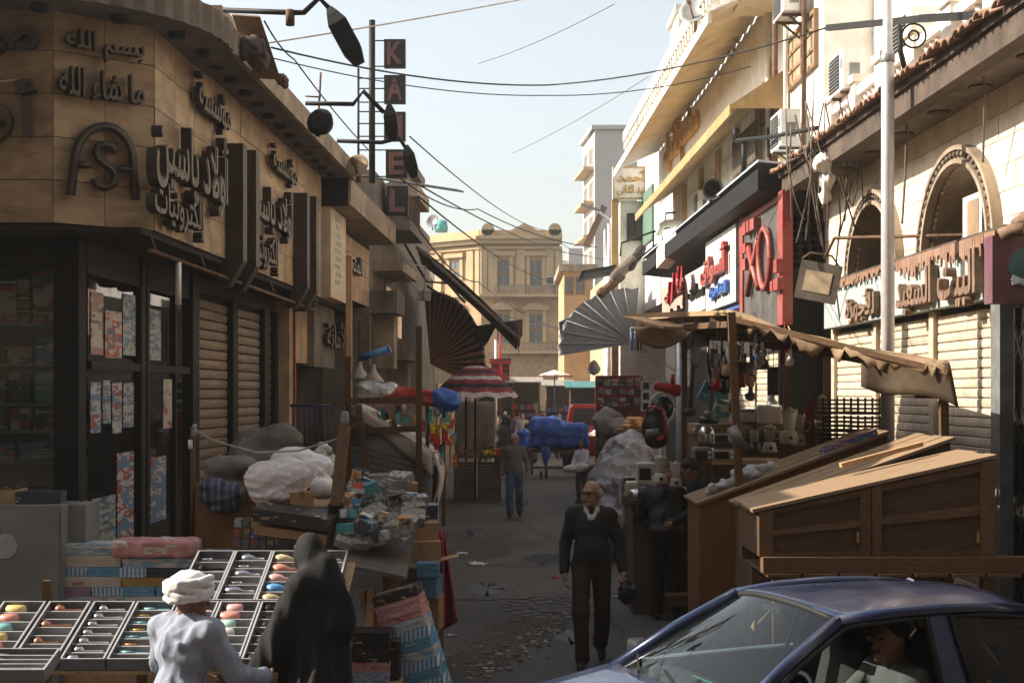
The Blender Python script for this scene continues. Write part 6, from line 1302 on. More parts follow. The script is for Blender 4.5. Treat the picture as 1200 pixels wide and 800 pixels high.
# ================================================================ CANVAS LEAN-TO STALL
cs = thing('canvas_stall', 'lean-to stall under a dusty white canvas on a timber frame', 'stall', P(455, 640, 18))
CANV = M('dusty_white_canvas', (.52, .46, .41), .85, .15, 2, bump=.25, dirt=(.35, .28, .22)); CANG = M('shaded_canvas_side', (.22, .22, .215), .9, .2, 2, bump=.25)  # darker copy of the canvas: shade on the side put into its colour
a, b = P(404, 473, 18), P(506, 534, 18)
mb = MB(); mb.sheet(lambda s_, t: a.lerp(b, s_) + Vector((.06 * math.sin(math.pi * s_), 1.7 * t, -.05 * math.sin(3.1 * t) + .02 * math.sin(11 * s_))), 14, 5, th=.02); part('canvas_roof', mb, CANV, cs)
mb = MB(); mb.sheet(lambda s_, t: (a.lerp(b, s_) + Vector((0, -.012, -.01))).lerp(Vector((a.lerp(b, s_).x, 18.02, .6)), t) + Vector((0, .02 * math.sin(8 * s_ + 3 * t), 0)), 12, 6, th=.012); part('canvas_side', mb, CANG, cs)
mb = MB(); mb.sheet(lambda s_, t: a.lerp(b, s_) + Vector((.06 * math.sin(math.pi * s_), -.035 + .015 * math.sin(9 * s_), .02 - (.1 + .2 * s_ + .02 * math.sin(13 * s_)) * t)), 14, 3, th=.012); part('canvas_hem', mb, CANV, cs)
mb = MB(); mb.sheet(lambda s_, t: b + Vector((.02 + .05 * math.sin(5 * t), 1.7 * s_ - .02, .02 - 1.0 * t)) + Vector((.03 * math.sin(9 * s_ + 5 * t), 0, 0)), 8, 8, th=.02); part('canvas_end', mb, CANV, cs)
for (x0, y0, x1, y1, Y) in ((408, 600, 408, 418, 17.95), (491, 600, 491, 382, 17.9), (404, 470, 497, 468, 17.92), (404, 505, 494, 502, 17.93), (420, 474, 431, 560, 17.85), (508, 610, 512, 545, 18.2)):
    m_ = MB(); m_.bar(P(x0, y0, Y), P(x1, y1, Y), .075, .06, up=(0, 1, 0)); part('timber', m_, WOOD, cs)
mb = MB()
for i in range(8): mb.tube([P(412 + 3 * i, 520 + 9 * i, 17.96), P(445 + 4 * i, 530 + 8 * i, 17.95), P(500, 545 + 6 * i, 17.96)], .005, 4)
part('lacing', mb, BLACK, cs, kind='stuff')
RED_C = M('red_tarp', (.36, .045, .03), .7, .25, 4, bump=.3); BLUE_C = M('blue_tarp', (.03, .11, .42), .5, .25, 4, bump=.35)
def RC(x0, y0, x1, y1, Y, r, m=0): return dict(t='c', a=tuple(P(x0, y0, Y)), b=tuple(P(x1, y1, Y)), r=r, m=m)
mb = MB(); sdf(mb, [RC(455, 462, 512, 466, 19.0, .11, 0), RC(514, 466, 527, 470, 19.0, .13, 1), RC(426, 458, 456, 458, 19, .12, 2)], .02, .05, folds(.025, 25, 9)); solo('rolled_tarp', mb, [RED_C, BLUE_C, FOIL], 'rolled red tarpaulin with blue end over the hanging goods', 'tarpaulin')
# hanging small goods
HC = [M('goods_' + n_, c_, .4, .1, bump=0) for n_, c_ in (('red', (.5, .04, .03)), ('white', (.7, .7, .68)), ('teal', (.06, .4, .42)), ('yellow', (.6, .4, .05)), ('blue', (.05, .15, .5)), ('dark', (.04, .04, .05)), ('orange', (.55, .18, .04)), ('clear', (.4, .42, .42)))]
HN = ['red', 'white', 'teal', 'yellow', 'blue', 'dark', 'orange', 'grey']
hr = thing('goods_rack', 'timber rack hung with small blister packs beside the striped parasol', 'rack', P(505, 612, 19.2)); 
for (x0, y0, x1, y1) in ((501, 618, 501, 462), (520, 616, 520, 470), (440, 470, 530, 470)): m_ = MB(); m_.bar(P(x0, y0, 19.3), P(x1, y1, 19.3), .05, .05, up=(0, 1, 0)); part('timber', m_, WOOD, hr)
mb = MB(); mb.box(P(500, 0, 19.3).x, P(522, 0, 19.3).x, 19.2, 20.2, P(0, 556, 19.3).z - .04, P(0, 556, 19.3).z); part('shelf', mb, WOOD, hr)
for i in range(54):
    if i < 32: px, py = 501 + 29 * random.random(), 474 + 62 * random.random()
    else: px, py = 432 + 62 * random.random(), 472 + 24 * random.random()
    k = random.randrange(8); w_, h_ = random.uniform(.04, .09), random.uniform(.07, .2); p = P(px, py, 19.05 + random.uniform(-.15, .25)); m_ = MB(); m_.par(p, (w_, random.uniform(-.02, .02), 0), (0, .03, 0), (random.uniform(-.02, .02), 0, -h_)); m_.lathe([(.0, 0), (w_ * .3, .012), (w_ * .35, .03)], p + Vector((w_ / 2, -.03, -h_ * .6)), 8, axis=(0, 1, 0))
    solo('hanging_pack', m_, HC[k], f'{HN[k]} small pack hanging {"at the end of the rack by the parasol" if i < 32 else "behind the canvas roof edge"}', 'goods', 'small packs hanging on the rack')
for (px, py, Y, l_) in ((437, 438, 20.5, 'grey enamel pendant lamp over the canvas stall'), (421, 434, 21, 'dim pendant lamp shade left of the grey one')):
    t = thing('pendant_lamp', l_, 'lamp', P(px, py, Y)); m_ = MB(); m_.lathe([(.17, -.12), (.16, -.1), (.06, .02), (.04, .1), (.05, .13)], P(px, py, Y), 14); part('shade', m_, M('enamel_grey', (.3, .27, .23), .5), t); m_ = MB(); m_.tube([P(px, py - 10, Y), P(px, py - 60, Y)], .008, 4); part('cord', m_, CABLE, t)
mb = MB(); mb.tube([P(421, 420, 20), P(455, 409, 20)], [.05, .055], 10); mb.lathe([(.058, 0), (.058, .03)], P(455, 409, 20), 10, axis=(1, 0, .3)); solo('foil_roll', mb, M('blue_foil', (.06, .2, .45), .35), 'blue printed roll slung above the pendant lamp', 'roll')
mb = MB()
for i in range(7): mb.tube([P(343 + 7 * i, 475, 20.5), P(343 + 7 * i, 520, 20.5)], .012, 5)
mb.tube([P(340, 475, 20.5), P(388, 475, 20.5)], .02, 5); mb.tube([P(340, 520, 20.5), P(388, 520, 20.5)], .02, 5); solo('blue_rack', mb, M('blue_wire', (.03, .04, .12), .5), 'low dark blue wire rack behind the goods heap', 'rack')
# ================================================================ PARASOL AND FRUIT STAND
def parasol(c, r, ztop, zrim, stripes, label, pole_px=None, seg=10, name='parasol', wave=.04):
    c = Vector(c); t = thing(name, label, 'parasol', c); mats = [s_[1] for s_ in stripes]
    for i in range(seg):
        m_ = MB(); t0, t1 = 2 * math.pi * i / seg, 2 * math.pi * (i + 1) / seg
        for j, (k0, k1, mi) in enumerate([(stripes[q][0], stripes[q + 1][0] if q + 1 < len(stripes) else 1.0, q) for q in range(len(stripes))]):
            def q(k, th, mid): 
                sg_ = 1 - (.045 * k if mid else 0); z = ztop - (ztop - zrim) * (k ** 1.7) - (wave * k * k if mid else 0); return Vector((c.x + r * k * sg_ * math.cos(th), c.y + r * k * sg_ * math.sin(th), z))
            tm = (t0 + t1) / 2
            for A, B, ma, mb_ in ((t0, tm, 0, 1), (tm, t1, 1, 0)): m_.add([q(k0, A, ma), q(k1, A, ma), q(k1, B, mb_), q(k0, B, mb_)], [(0, 1, 2, 3)], mi)
        part('panel', m_, mats, t)
    m_ = MB(); m_.tube([Vector((c.x, c.y, 0)), Vector((c.x, c.y, ztop + .12))], .025, 7); part('pole', m_, BLACKM, t)
    m_ = MB()
    for i in range(seg): th = 2 * math.pi * i / seg; m_.tube([Vector((c.x, c.y, zrim + .05)), Vector((c.x + r * .55 * math.cos(th), c.y + r * .55 * math.sin(th), ztop - (ztop - zrim) * .4 - .02))], .008, 4)
    part('rib', m_, BLACKM, t, kind='stuff'); return t
PRD = M('parasol_maroon', (.30, .05, .055), .85); PBK = M('parasol_black', (.035, .033, .042), .85); PWH = M('parasol_cream', (.62, .56, .52), .85)
st_ = []
for i in range(11): st_.append((i / 11, [PBK, PRD, PWH, PRD][i % 4]))
parasol(P(557, 463, 33), 1.0, P(0, 427, 33).z, P(0, 464, 33).z, st_, 'big parasol with maroon, cream and black bands over the fruit stand', wave=.05)
mb = MB(); mb.tube([P(546, 540, 33), P(546, 462, 33)], .025, 6); solo('support_pole', mb, BLACKM, 'black support pole left of the parasol pole', 'pole')
fs = thing('fruit_stand', 'wooden fruit table on slatted crates under the banded parasol', 'stall', P(560, 583, 33.5))
zt2 = P(0, 534, 32.6).z
mb = MB(); mb.box(P(530, 0, 32.6).x, P(589, 0, 32.6).x, 32.6, 34.0, zt2 - .05, zt2); part('table_top', mb, WOOD, fs)
for px in (536, 562, 586):
    m_ = MB(); m_.bar(Vector((P(px, 0, 32.7).x, 32.7, 0)), Vector((P(px, 0, 32.7).x, 32.7, zt2 - .05)), .05); part('leg', m_, WOOD, fs)
def crate(c, s_, label, mat, group, rows=4):
    t = thing('crate', label, 'crate', c, group); x, y, h_ = s_; c = Vector(c)
    for i in range(rows):
        m_ = MB(); z0 = c.z + h_ * i / rows + .01; z1 = c.z + h_ * (i + .6) / rows
        for (a0, a1, b0, b1) in ((-x / 2, x / 2, -y / 2, -y / 2 + .015), (-x / 2, x / 2, y / 2 - .015, y / 2), (-x / 2, -x / 2 + .015, -y / 2 + .015, y / 2 - .015), (x / 2 - .015, x / 2, -y / 2 + .015, y / 2 - .015)): m_.box(c.x + a0, c.x + a1, c.y + b0, c.y + b1, z0, z1)
        part('slat', m_, mat, t)
    m_ = MB()
    for i in range(6): m_.box(c.x - x / 2 + x * i / 5 - .012, c.x - x / 2 + x * i / 5 + .012, c.y - y / 2 - .008, c.y - y / 2, c.z, c.z + h_)
    part('upright', m_, mat, t, kind='stuff'); m_ = MB(); m_.box(c.x - x / 2 + .016, c.x + x / 2 - .016, c.y - y / 2 + .016, c.y + y / 2 - .016, c.z, c.z + .02); part('bottom', m_, mat, t); return t
CRW = M('crate_wood', (.17, .10, .055), .85, .3, rnd=.2)
for i, (px, z) in enumerate(((545, 0), (545, .3), (545, .6), (573, 0), (573, .3), (573, .6))): crate((P(px, 0, 33.2).x, 33.3, z), (.5, .5, .29), f'slatted crate {["lowest", "middle", "top"][i % 3]} in the {"left" if i < 3 else "right"} pile under the fruit', CRW, 'crates under the fruit stand')
FRM = {'yellow': M('fruit_yellow', (.6, .4, .03), .4, .15, bump=0), 'red': M('fruit_red', (.42, .04, .04), .4, .15, bump=0), 'brown': M('fruit_brown', (.3, .16, .07), .6, bump=0), 'green': M('fruit_green', (.08, .16, .03), .6, bump=0)}
m_ = MB(); m_.lathe([(0, -.045), (.03, -.038), (.047, -.01), (.045, .02), (.028, .038), (.008, .04), (0, .034)], (0, 0, 0), 9); fm = {k: None for k in FRM}
for i in range(64):
    k = 'yellow' if i < 24 else 'red' if i < 44 else 'brown' if i < 52 else 'green'; rx = {'yellow': (566, 580), 'red': (578, 589), 'brown': (535, 548), 'green': (566, 590)}[k]
    if fm[k] is None: fm[k] = m_.mesh('fruit', FRM[k])
    Y = random.uniform(32.65, 33.6); o = bpy.data.objects.new('fruit', fm[k]); lay = random.random() * .08 if k != 'green' else .1; link(o, None, (P(random.uniform(*rx), 0, 32.9).x, Y if k != 'green' else Y + .5, zt2 + .045 + lay)); tag(o, f'{k} fruit piled on the fruit table under the parasol', 'fruit', f'{k} fruit on the stand')
mb = MB(); mb.sheet(lambda s_, t: P(533 + 47 * s_, 470 + 60 * t, 34.6 + .06 * math.sin(9 * s_ + 4 * t) + .03 * math.sin(23 * t)), 14, 8, th=.02); solo('canvas_screen', mb, M('dirty_cream_canvas', (.36, .31, .25), .9, .2, 3, bump=.4), 'dirty cream canvas screen hung behind the parasol poles', 'screen')
mb = MB(); mb.lathe([(.0, 0), (.09, .02), (.05, .5), (.02, 1.5), (0, 1.55)], P(586, 440, 50), 10); mb2 = mb; t = thing('folded_red_parasol', 'closed red parasol standing over a red and black box', 'parasol', P(586, 445, 50)); part('folded_canopy', mb, M('bright_red_cloth', (.45, .03, .03), .8), t); mb = MB(); mb.box(P(576, 0, 50).x, P(597, 0, 50).x, 50, 50.5, P(0, 446, 50).z, P(0, 424, 50).z); mb.box(P(574, 0, 50).x, P(599, 0, 50).x, 49.95, 50.6, P(0, 426, 50).z, P(0, 420, 50).z); part('box', mb, Mprint('red_black_box', (.35, .03, .03), [(.03, .02, .02)], 4, seed=50), t); mb = MB(); p_ = P(586, 446, 50.2); mb.box(p_.x - .04, p_.x + .04, 50.2, 50.28, 0, p_.z); part('pole', mb, RUST, t)
mb = MB(); mb.tube([P(581, 520, 52), P(581, 398, 52)], .05, 6); solo('thin_white_pole', mb, STEEL, 'thin white pole before the yellow building', 'pole')
# ================================================================ RIGHT: APPLIANCE STALL
ast = thing('appliance_stall', 'ramshackle stall roofed with boards and canvas, posts leaning, full of appliances', 'stall', (2.9, 15, 0))
RF = [P(855, 364, 13.6), P(1112, 424, 12.4), P(968, 402, 17.2), P(752, 374, 17.8)]
mb = MB(); mb.sheet(lambda s_, t: RF[0].lerp(RF[1], s_).lerp(RF[3].lerp(RF[2], s_), t) + Vector((0, 0, -.07 * math.sin(math.pi * s_) + .015 * math.sin(17 * s_))), 16, 8, th=.025); part('roof_canvas', mb, M('sun_bleached_canvas', (.36, .25, .15), .85, .25, 3, bump=.3, dirt=(.2, .13, .08)), ast)
for i in range(7):
    m_ = MB(); k = i / 6; m_.bar(RF[0].lerp(RF[3], k) + Vector((0, 0, -.07)), RF[1].lerp(RF[2], k) + Vector((0, 0, -.09)), .07, .05); part('roof_batten', m_, WOOD, ast)
for i in range(4):
    m_ = MB(); k = i / 3; m_.bar(RF[0].lerp(RF[1], k) + Vector((0, 0, -.13)), RF[3].lerp(RF[2], k) + Vector((0, 0, -.13)), .06, .06); part('rafter', m_, WOOD, ast)
mb = MB(); rw = [random.uniform(.03, .2) for _ in range(41)]
mb.sheet(lambda s_, t: RF[0].lerp(RF[1], s_) + Vector((.02 * math.sin(31 * s_) * t, -.02 + .04 * math.sin(19 * s_) * t, -.07 * math.sin(math.pi * s_) - rw[int(s_ * 40)] * t)), 40, 2, th=.01); part('ragged_edge', mb, MATS['sun_bleached_canvas'], ast)
mb = MB(); V0_, V1_ = P(1008, 404, 12.9), RF[1]
mb.sheet(lambda s_, t: V0_.lerp(V1_, s_) + Vector((.03 * math.sin(9 * s_) * t + .06 * t * s_, -.03 + .05 * math.sin(6 * s_) * t, -.02 - (.36 + .03 * math.sin(7 * s_)) * t)), 14, 5, th=.014); mb.sheet(lambda s_, t: V1_ + Vector((.05 * t, 1.2 * s_, -.02 - .3 * t)), 6, 3, th=.012); part('valance', mb, M('brown_sackcloth', (.085, .06, .036), .9, .3), ast)
mb = MB(); mb.sheet(lambda s_, t: P(745 + 95 * s_, 384 - 8 * s_ + (4 + 26 * (1 - s_) * (s_ + .25) * 1.3 + 10 * math.sin(5 * s_)) * t, 16.0 - 1.0 * s_ + .25 * t * math.sin(6 * s_)), 14, 5, th=.012); part('torn_flap', mb, M('tan_torn_canvas', (.50, .36, .23), .85, .2), ast)
mb = MB(); mb.bar(P(738, 370, 16.5), P(862, 366, 13.7), .05, .05); part('pole_beam', mb, WOODL, ast)
mb = MB(); mb.bar(P(742, 372, 15.8), P(790, 384, 15.2), .3, .025); part('loose_board', mb, WOODL, ast)
for (x0, y0, x1, y1, Y, w_) in ((872, 700, 857, 366, 13.4, .07), (802, 600, 802, 395, 16.6, .06), (921, 560, 921, 396, 17.0, .06), (1107, 560, 1105, 428, 12.5, .07), (968, 560, 968, 404, 17.2, .06)):
    m_ = MB(); m_.bar(P(x0, y0, Y), P(x1, y1, Y), w_, w_, up=(0, 1, 0)); p_ = P(x0, y0, Y); m_.box(p_.x - w_ / 2, p_.x + w_ / 2, p_.y - w_ / 2, p_.y + w_ / 2, 0, p_.z); part('post', m_, WOOD, ast)
mb = MB(); mb.tube([P(858, 500, 13.3), P(866, 520, 13.3)], .05, 8); mb.lathe([(.045, -.02), (.05, 0), (.03, .005)], P(866, 518, 13.28), 10, axis=(0, -1, 0)); part('pipe_stub', mb, GREYM, ast)
# counters
mb = MB(); zc = P(0, 497, 17.4).z; mb.box(P(815, 0, 17.4).x, P(940, 0, 17.4).x, 17.3, 18.3, zc - .12, zc); part('counter_top', mb, PLY, ast); mb = MB(); mb.box(P(818, 0, 17.4).x, P(938, 0, 17.4).x, 17.4, 18.3, 0, zc - .12); part('counter_base', mb, WOOD, ast)
zl = P(0, 586, 16).z; mb = MB(); mb.box(P(738, 0, 16).x, P(838, 0, 16).x, 16, 17.2, zl - .05, zl); part('low_shelf', mb, WOOD, ast); mb = MB(); mb.box(P(742, 0, 16).x, P(835, 0, 16).x, 16.05, 17.15, 0, zl - .05); part('low_base', mb, DKTIM, ast)
zm = P(0, 540, 15.6).z; mb = MB(); mb.box(P(835, 0, 15.6).x, P(925, 0, 15.6).x, 15.6, 16.4, zm - .04, zm); part('mid_shelf', mb, WOODL, ast)
for px in (838, 920): m_ = MB(); x = P(px, 0, 15.7).x; m_.box(x - .03, x + .03, 15.7, 15.76, 0, zm - .04); part('shelf_leg', m_, WOOD, ast)
# appliances
BLKP = M('black_plastic', (.018, .018, .02), .3, .2, bump=0); REDPL = M('red_plastic', (.4, .03, .03), .3, .15, bump=0); CRMP = M('cream_appliance', (.55, .5, .42), .35, .1, bump=0, dirt=(.35, .3, .22)); ORPL = M('orange_plastic', (.5, .16, .03), .4, bump=0)
def jug_blender(px, py, Y, h, label, base=CRMP, jar=CRMP):
    c = P(px, py, Y); t = thing('blender', label, 'blender', c); r_ = h * .22
    m_ = MB(); m_.lathe([(r_ * 1.15, 0), (r_ * 1.2, h * .05), (r_ * .95, h * .33), (r_ * .75, h * .36)], c, 12); part('base', m_, base, t)
    m_ = MB(); m_.lathe([(r_ * .6, h * .36), (r_ * .7, h * .42), (r_ * 1.0, h * .84), (r_ * 1.0, h * .86)], c, 12); part('jug', m_, jar, t); m_ = MB(); m_.lathe([(r_ * 1.05, h * .86), (r_ * 1.0, h * .93), (r_ * .4, h * .94), (r_ * .38, h), (0, h)], c, 12); part('lid', m_, base, t)
    m_ = MB(); m_.tube([c + Vector((r_, 0, h * .78)), c + Vector((r_ * 1.7, 0, h * .74)), c + Vector((r_ * 1.6, 0, h * .5)), c + Vector((r_ * .85, 0, h * .46))], h * .03, 6); part('handle', m_, base, t); m_ = MB(); m_.lathe([(.02, 0), (.02, .012)], c + Vector((0, -r_ * 1.08, h * .17)), 8, axis=(0, -1, 0)); part('dial', m_, BLKP, t)
jug_blender(774, 566, 15.6, .31, 'cream food blender on the white machine beside the bent man'); jug_blender(792, 570, 15.7, .28, 'slim cream blender right of the cream food blender', CRMP, WHITEPL); jug_blender(884, 530, 15.7, .3, 'clear jug blender in the row of glass jugs', BLKP, CLR); jug_blender(902, 530, 15.9, .32, 'second clear jug blender near the white bottles', CRMP, CLR); jug_blender(925, 520, 16.2, .42, 'tall cream blender at the right of the jug row', CRMP, WHITEPL); jug_blender(868, 528, 15.8, .3, 'dim clear jug blender next to the leaning post', GREYM, CLR)
jug_blender(936, 522, 16.5, .36, 'cream blender beside the ironing boards', CRMP, CRMP)
def appliance_box(px, py, Y, s_, label, mat, knobs=2, name='small_oven', cat='oven'):
    c = P(px, py, Y); t = thing(name, label, cat, c); m_ = MB(); sdf(m_, [dict(t='b', c=(c.x, c.y + s_[1] / 2, c.z + s_[2] / 2), r=(s_[0] / 2, s_[1] / 2, s_[2] / 2), rr=.02)], .012, 0); part('casing', m_, mat, t)
    m_ = MB(); m_.box(c.x - s_[0] * .4, c.x + s_[0] * .2, c.y - .012, c.y + .004, c.z + s_[2] * .2, c.z + s_[2] * .75); part('front_panel', m_, BLKP, t)
    for i in range(knobs): m_ = MB(); m_.lathe([(.022, 0), (.018, .02)], (c.x + s_[0] * .36, c.y, c.z + s_[2] * (.3 + .35 * i)), 9, axis=(0, -1, 0)); part('knob', m_, WHITEPL, t)
    return t
appliance_box(780, 586, 15.95, (.5, .3, .14), 'wide white hotplate machine at the front of the stall', WHITEPL); appliance_box(758, 567, 16.2, (.22, .25, .24), 'cream boxy appliance left of the cream food blender', CRMP)
appliance_box(848, 540, 15.65, (.26, .25, .14), 'lower steel toaster on the middle shelf', CHROME, name='toaster', cat='toaster'); appliance_box(848, 520, 15.7, (.24, .22, .13), 'upper steel toaster stacked on the lower one', CHROME, name='toaster', cat='toaster'); appliance_box(824, 541, 15.7, (.2, .22, .16), 'grey toaster left of the stacked steel ones', GREYM, name='toaster', cat='toaster')
# vacuum cleaner, black and red
c = P(768, 520, 16.2); t = thing('vacuum_cleaner', 'black and red canister vacuum cleaner on top of the stall front', 'vacuum cleaner', c)
m_ = MB(); sdf(m_, [dict(t='e', c=(c.x, c.y, c.z + .18), r=(.16, .15, .2), m=0), dict(t='e', c=(c.x, c.y, c.z + .36), r=(.11, .1, .08), m=0), dict(t='e', c=(c.x, c.y - .1, c.z + .05), r=(.13, .08, .1), m=0)], .012, .05); part('body', m_, BLKP, t)
m_ = MB(); m_.tube([P(758, 480, 16.1), P(764, 476, 16.05), P(776, 480, 16.05), P(781, 500, 16.05), P(782, 518, 16.05)], .014, 6); part('trim', m_, REDPL, t); m_ = MB(); m_.lathe([(.05, 0), (.03, .012), (0, .014)], P(773, 512, 15.96), 10, axis=(0, -1, .2)); part('button', m_, REDPL, t)
m_ = MB(); m_.tube([P(757, 508, 15.95), P(772, 506, 15.95)], .045, 8); solo('steel_canister', m_, GREYM, 'small grey canister lying before the vacuum cleaner', 'canister')
# hair dryer, fan, irons etc.
c = P(783, 455, 16.0); t = thing('hair_dryer', 'red hair dryer hanging above the vacuum cleaner', 'hair dryer', c); m_ = MB(); m_.lathe([(.035, -.16), (.05, -.14), (.055, 0), (.07, .1), (.06, .14), (.02, .15)], c, 12, axis=(1, 0, -.25)); part('barrel', m_, REDPL, t); m_ = MB(); m_.tube([c + Vector((.05, 0, .02)), c + Vector((.05, 0, .16))], [.03, .022], 8); part('handle', m_, REDPL, t)
c = P(776, 478, 16.8); t = thing('table_fan', 'round dark fan with a cream rim behind the vacuum cleaner', 'fan', c); m_ = MB(); m_.tube([c + Vector((.15 * math.cos(th), -.02, .18 * math.sin(th))) for th in np.linspace(0, 6.283, 21)], .018, 6); part('rim', m_, CRMP, t); m_ = MB(); m_.lathe([(.14, 0), (.06, .04), (0, .05)], c + Vector((0, .04, 0)), 14, axis=(0, -1, 0)); part('blade', m_, BLKP, t); m_ = MB(); m_.tube([c + Vector((0, .05, -.15)), P(776, 586, 16.85)], .03, 8); part('stand', m_, CRMP, t)
c = P(828, 520, 16.9); t = thing('kettle', 'silver kettle on the counter near the leaning post', 'kettle', c); m_ = MB(); m_.lathe([(.09, 0), (.11, .03), (.105, .14), (.06, .2), (.05, .21)], c, 14); part('body', m_, CHROME, t); m_ = MB(); m_.tube([c + Vector((.09, 0, .17)), c + Vector((.15, 0, .18)), c + Vector((.15, 0, .07)), c + Vector((.1, 0, .04))], .013, 6); part('handle', m_, BLKP, t); m_ = MB(); m_.tube([c + Vector((-.09, 0, .12)), c + Vector((-.16, 0, .18))], [.025, .012], 6); part('spout', m_, CHROME, t)
# speaker with yellow cones
c = P(795, 586, 15.9); t = thing('radio_speaker', 'black radio with two yellow speaker cones beside the bent man', 'radio', c); m_ = MB(); m_.box(c.x - .2, c.x + .12, c.y + .05, c.y + .25, c.z - .2, c.z - .02); part('casing', m_, BLKP, t)
for dx in (-.1, .03): m_ = MB(); m_.lathe([(.055, 0), (.045, .008), (.02, -.01), (0, -.008)], (c.x + dx, c.y + .05, c.z - .11), 14, axis=(0, -1, 0)); part('speaker_cone', m_, M('yellow_cone', (.5, .3, .02), .5, bump=0), t)
# ironing boards, standing cartons
for i, (px, py, Y, w_, h_, mt, l_) in enumerate(((952, 525, 16.7, .16, .62, M('dark_red_cloth', (.18, .02, .025), .85), 'dark red ironing board standing on end'), (966, 527, 16.6, .18, .66, M('grey_green_board', (.32, .32, .25), .8), 'grey green ironing board standing on end'))):
    m_ = MB(); c = P(px, py, Y); m_.poly_ext([(-w_ / 2, 0), (w_ / 2, 0), (w_ / 2, h_ * .6), (w_ * .25, h_ * .93), (0, h_), (-w_ * .25, h_ * .93), (-w_ / 2, h_ * .6)], lambda x, y, d: Vector((c.x + x, c.y + d + y * .15, c.z + y)), 0, .05); solo('ironing_board', m_, mt, l_, 'ironing board')
for (px, py, Y, s_, rt, mt, l_) in ((823, 470, 16.6, (.16, .05, .24), (0, .5, .2), Cbl, 'blue and white carton hung askew on a string'), (845, 468, 17.2, (.17, .08, .34), (0, .05, 0), PR[2], 'pale blue tall carton standing upright in the sun'), (842, 494, 17.3, (.2, .08, .26), (0, .3, 0), Mprint('carton_green_white', (.6, .62, .58), [(.1, .35, .12), (.1, .2, .4)], 7, seed=60), 'white and green carton leaning on the counter')): carton(l_, P(px, py, Y), s_, mt, rt)
for i, (px, py, Y) in enumerate(((812, 430, 16.3), (830, 425, 16.5), (846, 428, 16.4), (858, 420, 16.0), (838, 440, 16.2), (880, 435, 16.5), (868, 440, 16.3))):
    c = P(px, py, Y); m_ = MB(); L = random.uniform(.25, .5); d = Vector((random.uniform(-.25, .25), 0, -1)); m_.tube([c + Vector((0, 0, .3)), c, c + d * L], [.008, .02, .03], 6); m_.lathe([(.03, -.03), (.075, 0), (.06, .05), (.02, .07)], c + d * L, 9, axis=d); solo('hanging_utensil', m_, random.choice((BLKP, GREYM, RUST)), f'dark utensil {ORD[i]} from the left hanging under the stall roof', 'utensil', 'utensils hanging under the stall roof')
for i, (px, py, Y, col_) in enumerate(((893, 412, 14.2, 'clear'), (886, 402, 14.6, 'frosted'), (926, 420, 13.8, 'white'), (887, 425, 14.0, 'blue capped'), (870, 418, 14.8, 'dusty'))):
    c = P(px, py, Y); t = thing('light_bulb', f'{col_} bulb hanging from a cord under the stall roof', 'bulb', c); m_ = MB(); m_.lathe([(0, -.075), (.025, -.065), (.036, -.035), (.028, 0), (.017, .02)], c, 9); part('globe', m_, CLR if i != 2 else WHITEPL, t); m_ = MB(); m_.lathe([(.019, .02), (.02, .08), (.01, .1)], c, 8); part('socket', m_, WHITEPL if i != 3 else PAST[6], t); m_ = MB(); m_.tube([c + Vector((0, 0, .09)), c + Vector((.03, 0, .2)), c + Vector((.0, .1, .32))], .006, 4); part('cord', m_, [CABLE, CABLE, M('yellow_cord', (.5, .33, .05), .6), CABLE, CABLE][i], t)
for i in range(26):
    px, Y = random.uniform(805, 925), random.uniform(14.6, 16.8); c = P(px, random.uniform(402, 432), Y); m_ = MB(); L = random.uniform(.08, .2); k = random.randrange(5); m_.tube([c + Vector((0, 0, .28)), c], .004, 4)
    if k == 0: m_.lathe([(.02, 0), (.06, -.03), (.07, -.1), (.05, -.13), (0, -.13)], c, 9)
    elif k == 1: m_.tube([c, c + Vector((.04, 0, -L)), c + Vector((.0, 0, -2 * L)), c + Vector((-.04, 0, -L)), c], .012, 5)
    elif k == 2: obox(m_, c + Vector((0, 0, -.2)), (.1, .05, .2), (0, random.uniform(-.3, .3), 1))
    elif k == 3: m_.lathe([(.005, 0), (.01, -.1), (.05, -.13), (.06, -.2), (.02, -.24)], c, 8)
    else: m_.sheet(lambda s_, t: c + Vector((.12 * (s_ - .5), .02 * math.sin(6 * s_), -.3 * t)), 4, 4, th=.01)
    solo('hanging_good', m_, random.choice((BLKP, GREYM, RUST, CRMP, REDPL, DKTIM, CARD)), 'small assorted good hanging on a string under the appliance stall roof', 'goods', 'small goods hanging under the stall roof')
for i in range(22):
    px = random.uniform(818, 938) if i < 12 else random.uniform(742, 812); Y = random.uniform(17.35, 17.9) if i < 12 else random.uniform(16.3, 16.9); z = zc if i < 12 else zl; s_ = random.uniform(.07, .15); c = Vector((P(px, 0, Y).x, Y, z)); m_ = MB(); k = i % 4
    if k == 0: m_.lathe([(s_ * .8, 0), (s_, .02), (s_, s_ * 1.2), (s_ * .5, s_ * 1.5), (0, s_ * 1.55)], c, 10)
    elif k == 1: sdf(m_, [dict(t='b', c=(c.x, c.y, c.z + s_ * .8), r=(s_, s_ * .8, s_ * .8), rr=.03)], .015, 0)
    elif k == 2: m_.lathe([(s_ * .5, 0), (s_ * .6, .02), (s_ * .5, s_ * 2), (s_ * .25, s_ * 2.3), (s_ * .25, s_ * 2.6)], c, 9)
    else: m_.lathe([(s_ * .9, 0), (s_, .02), (s_ * .9, s_ * .7), (s_ * .2, s_ * .8), (s_ * .15, s_ * 1.0), (0, s_)], c, 10)
    solo('small_appliance', m_, [CRMP, WHITEPL, GREYM, BLKP, REDPL, CHROME, CRMP][i % 7], f'{["cream", "white", "grey", "black", "red", "chrome", "cream"][i % 7]} {["canister", "boxy appliance", "flask", "cooker"][k]} standing {"on the sunny counter" if i < 12 else "on the low shelf"} of the appliance stall', 'appliance', 'small appliances on the stall')
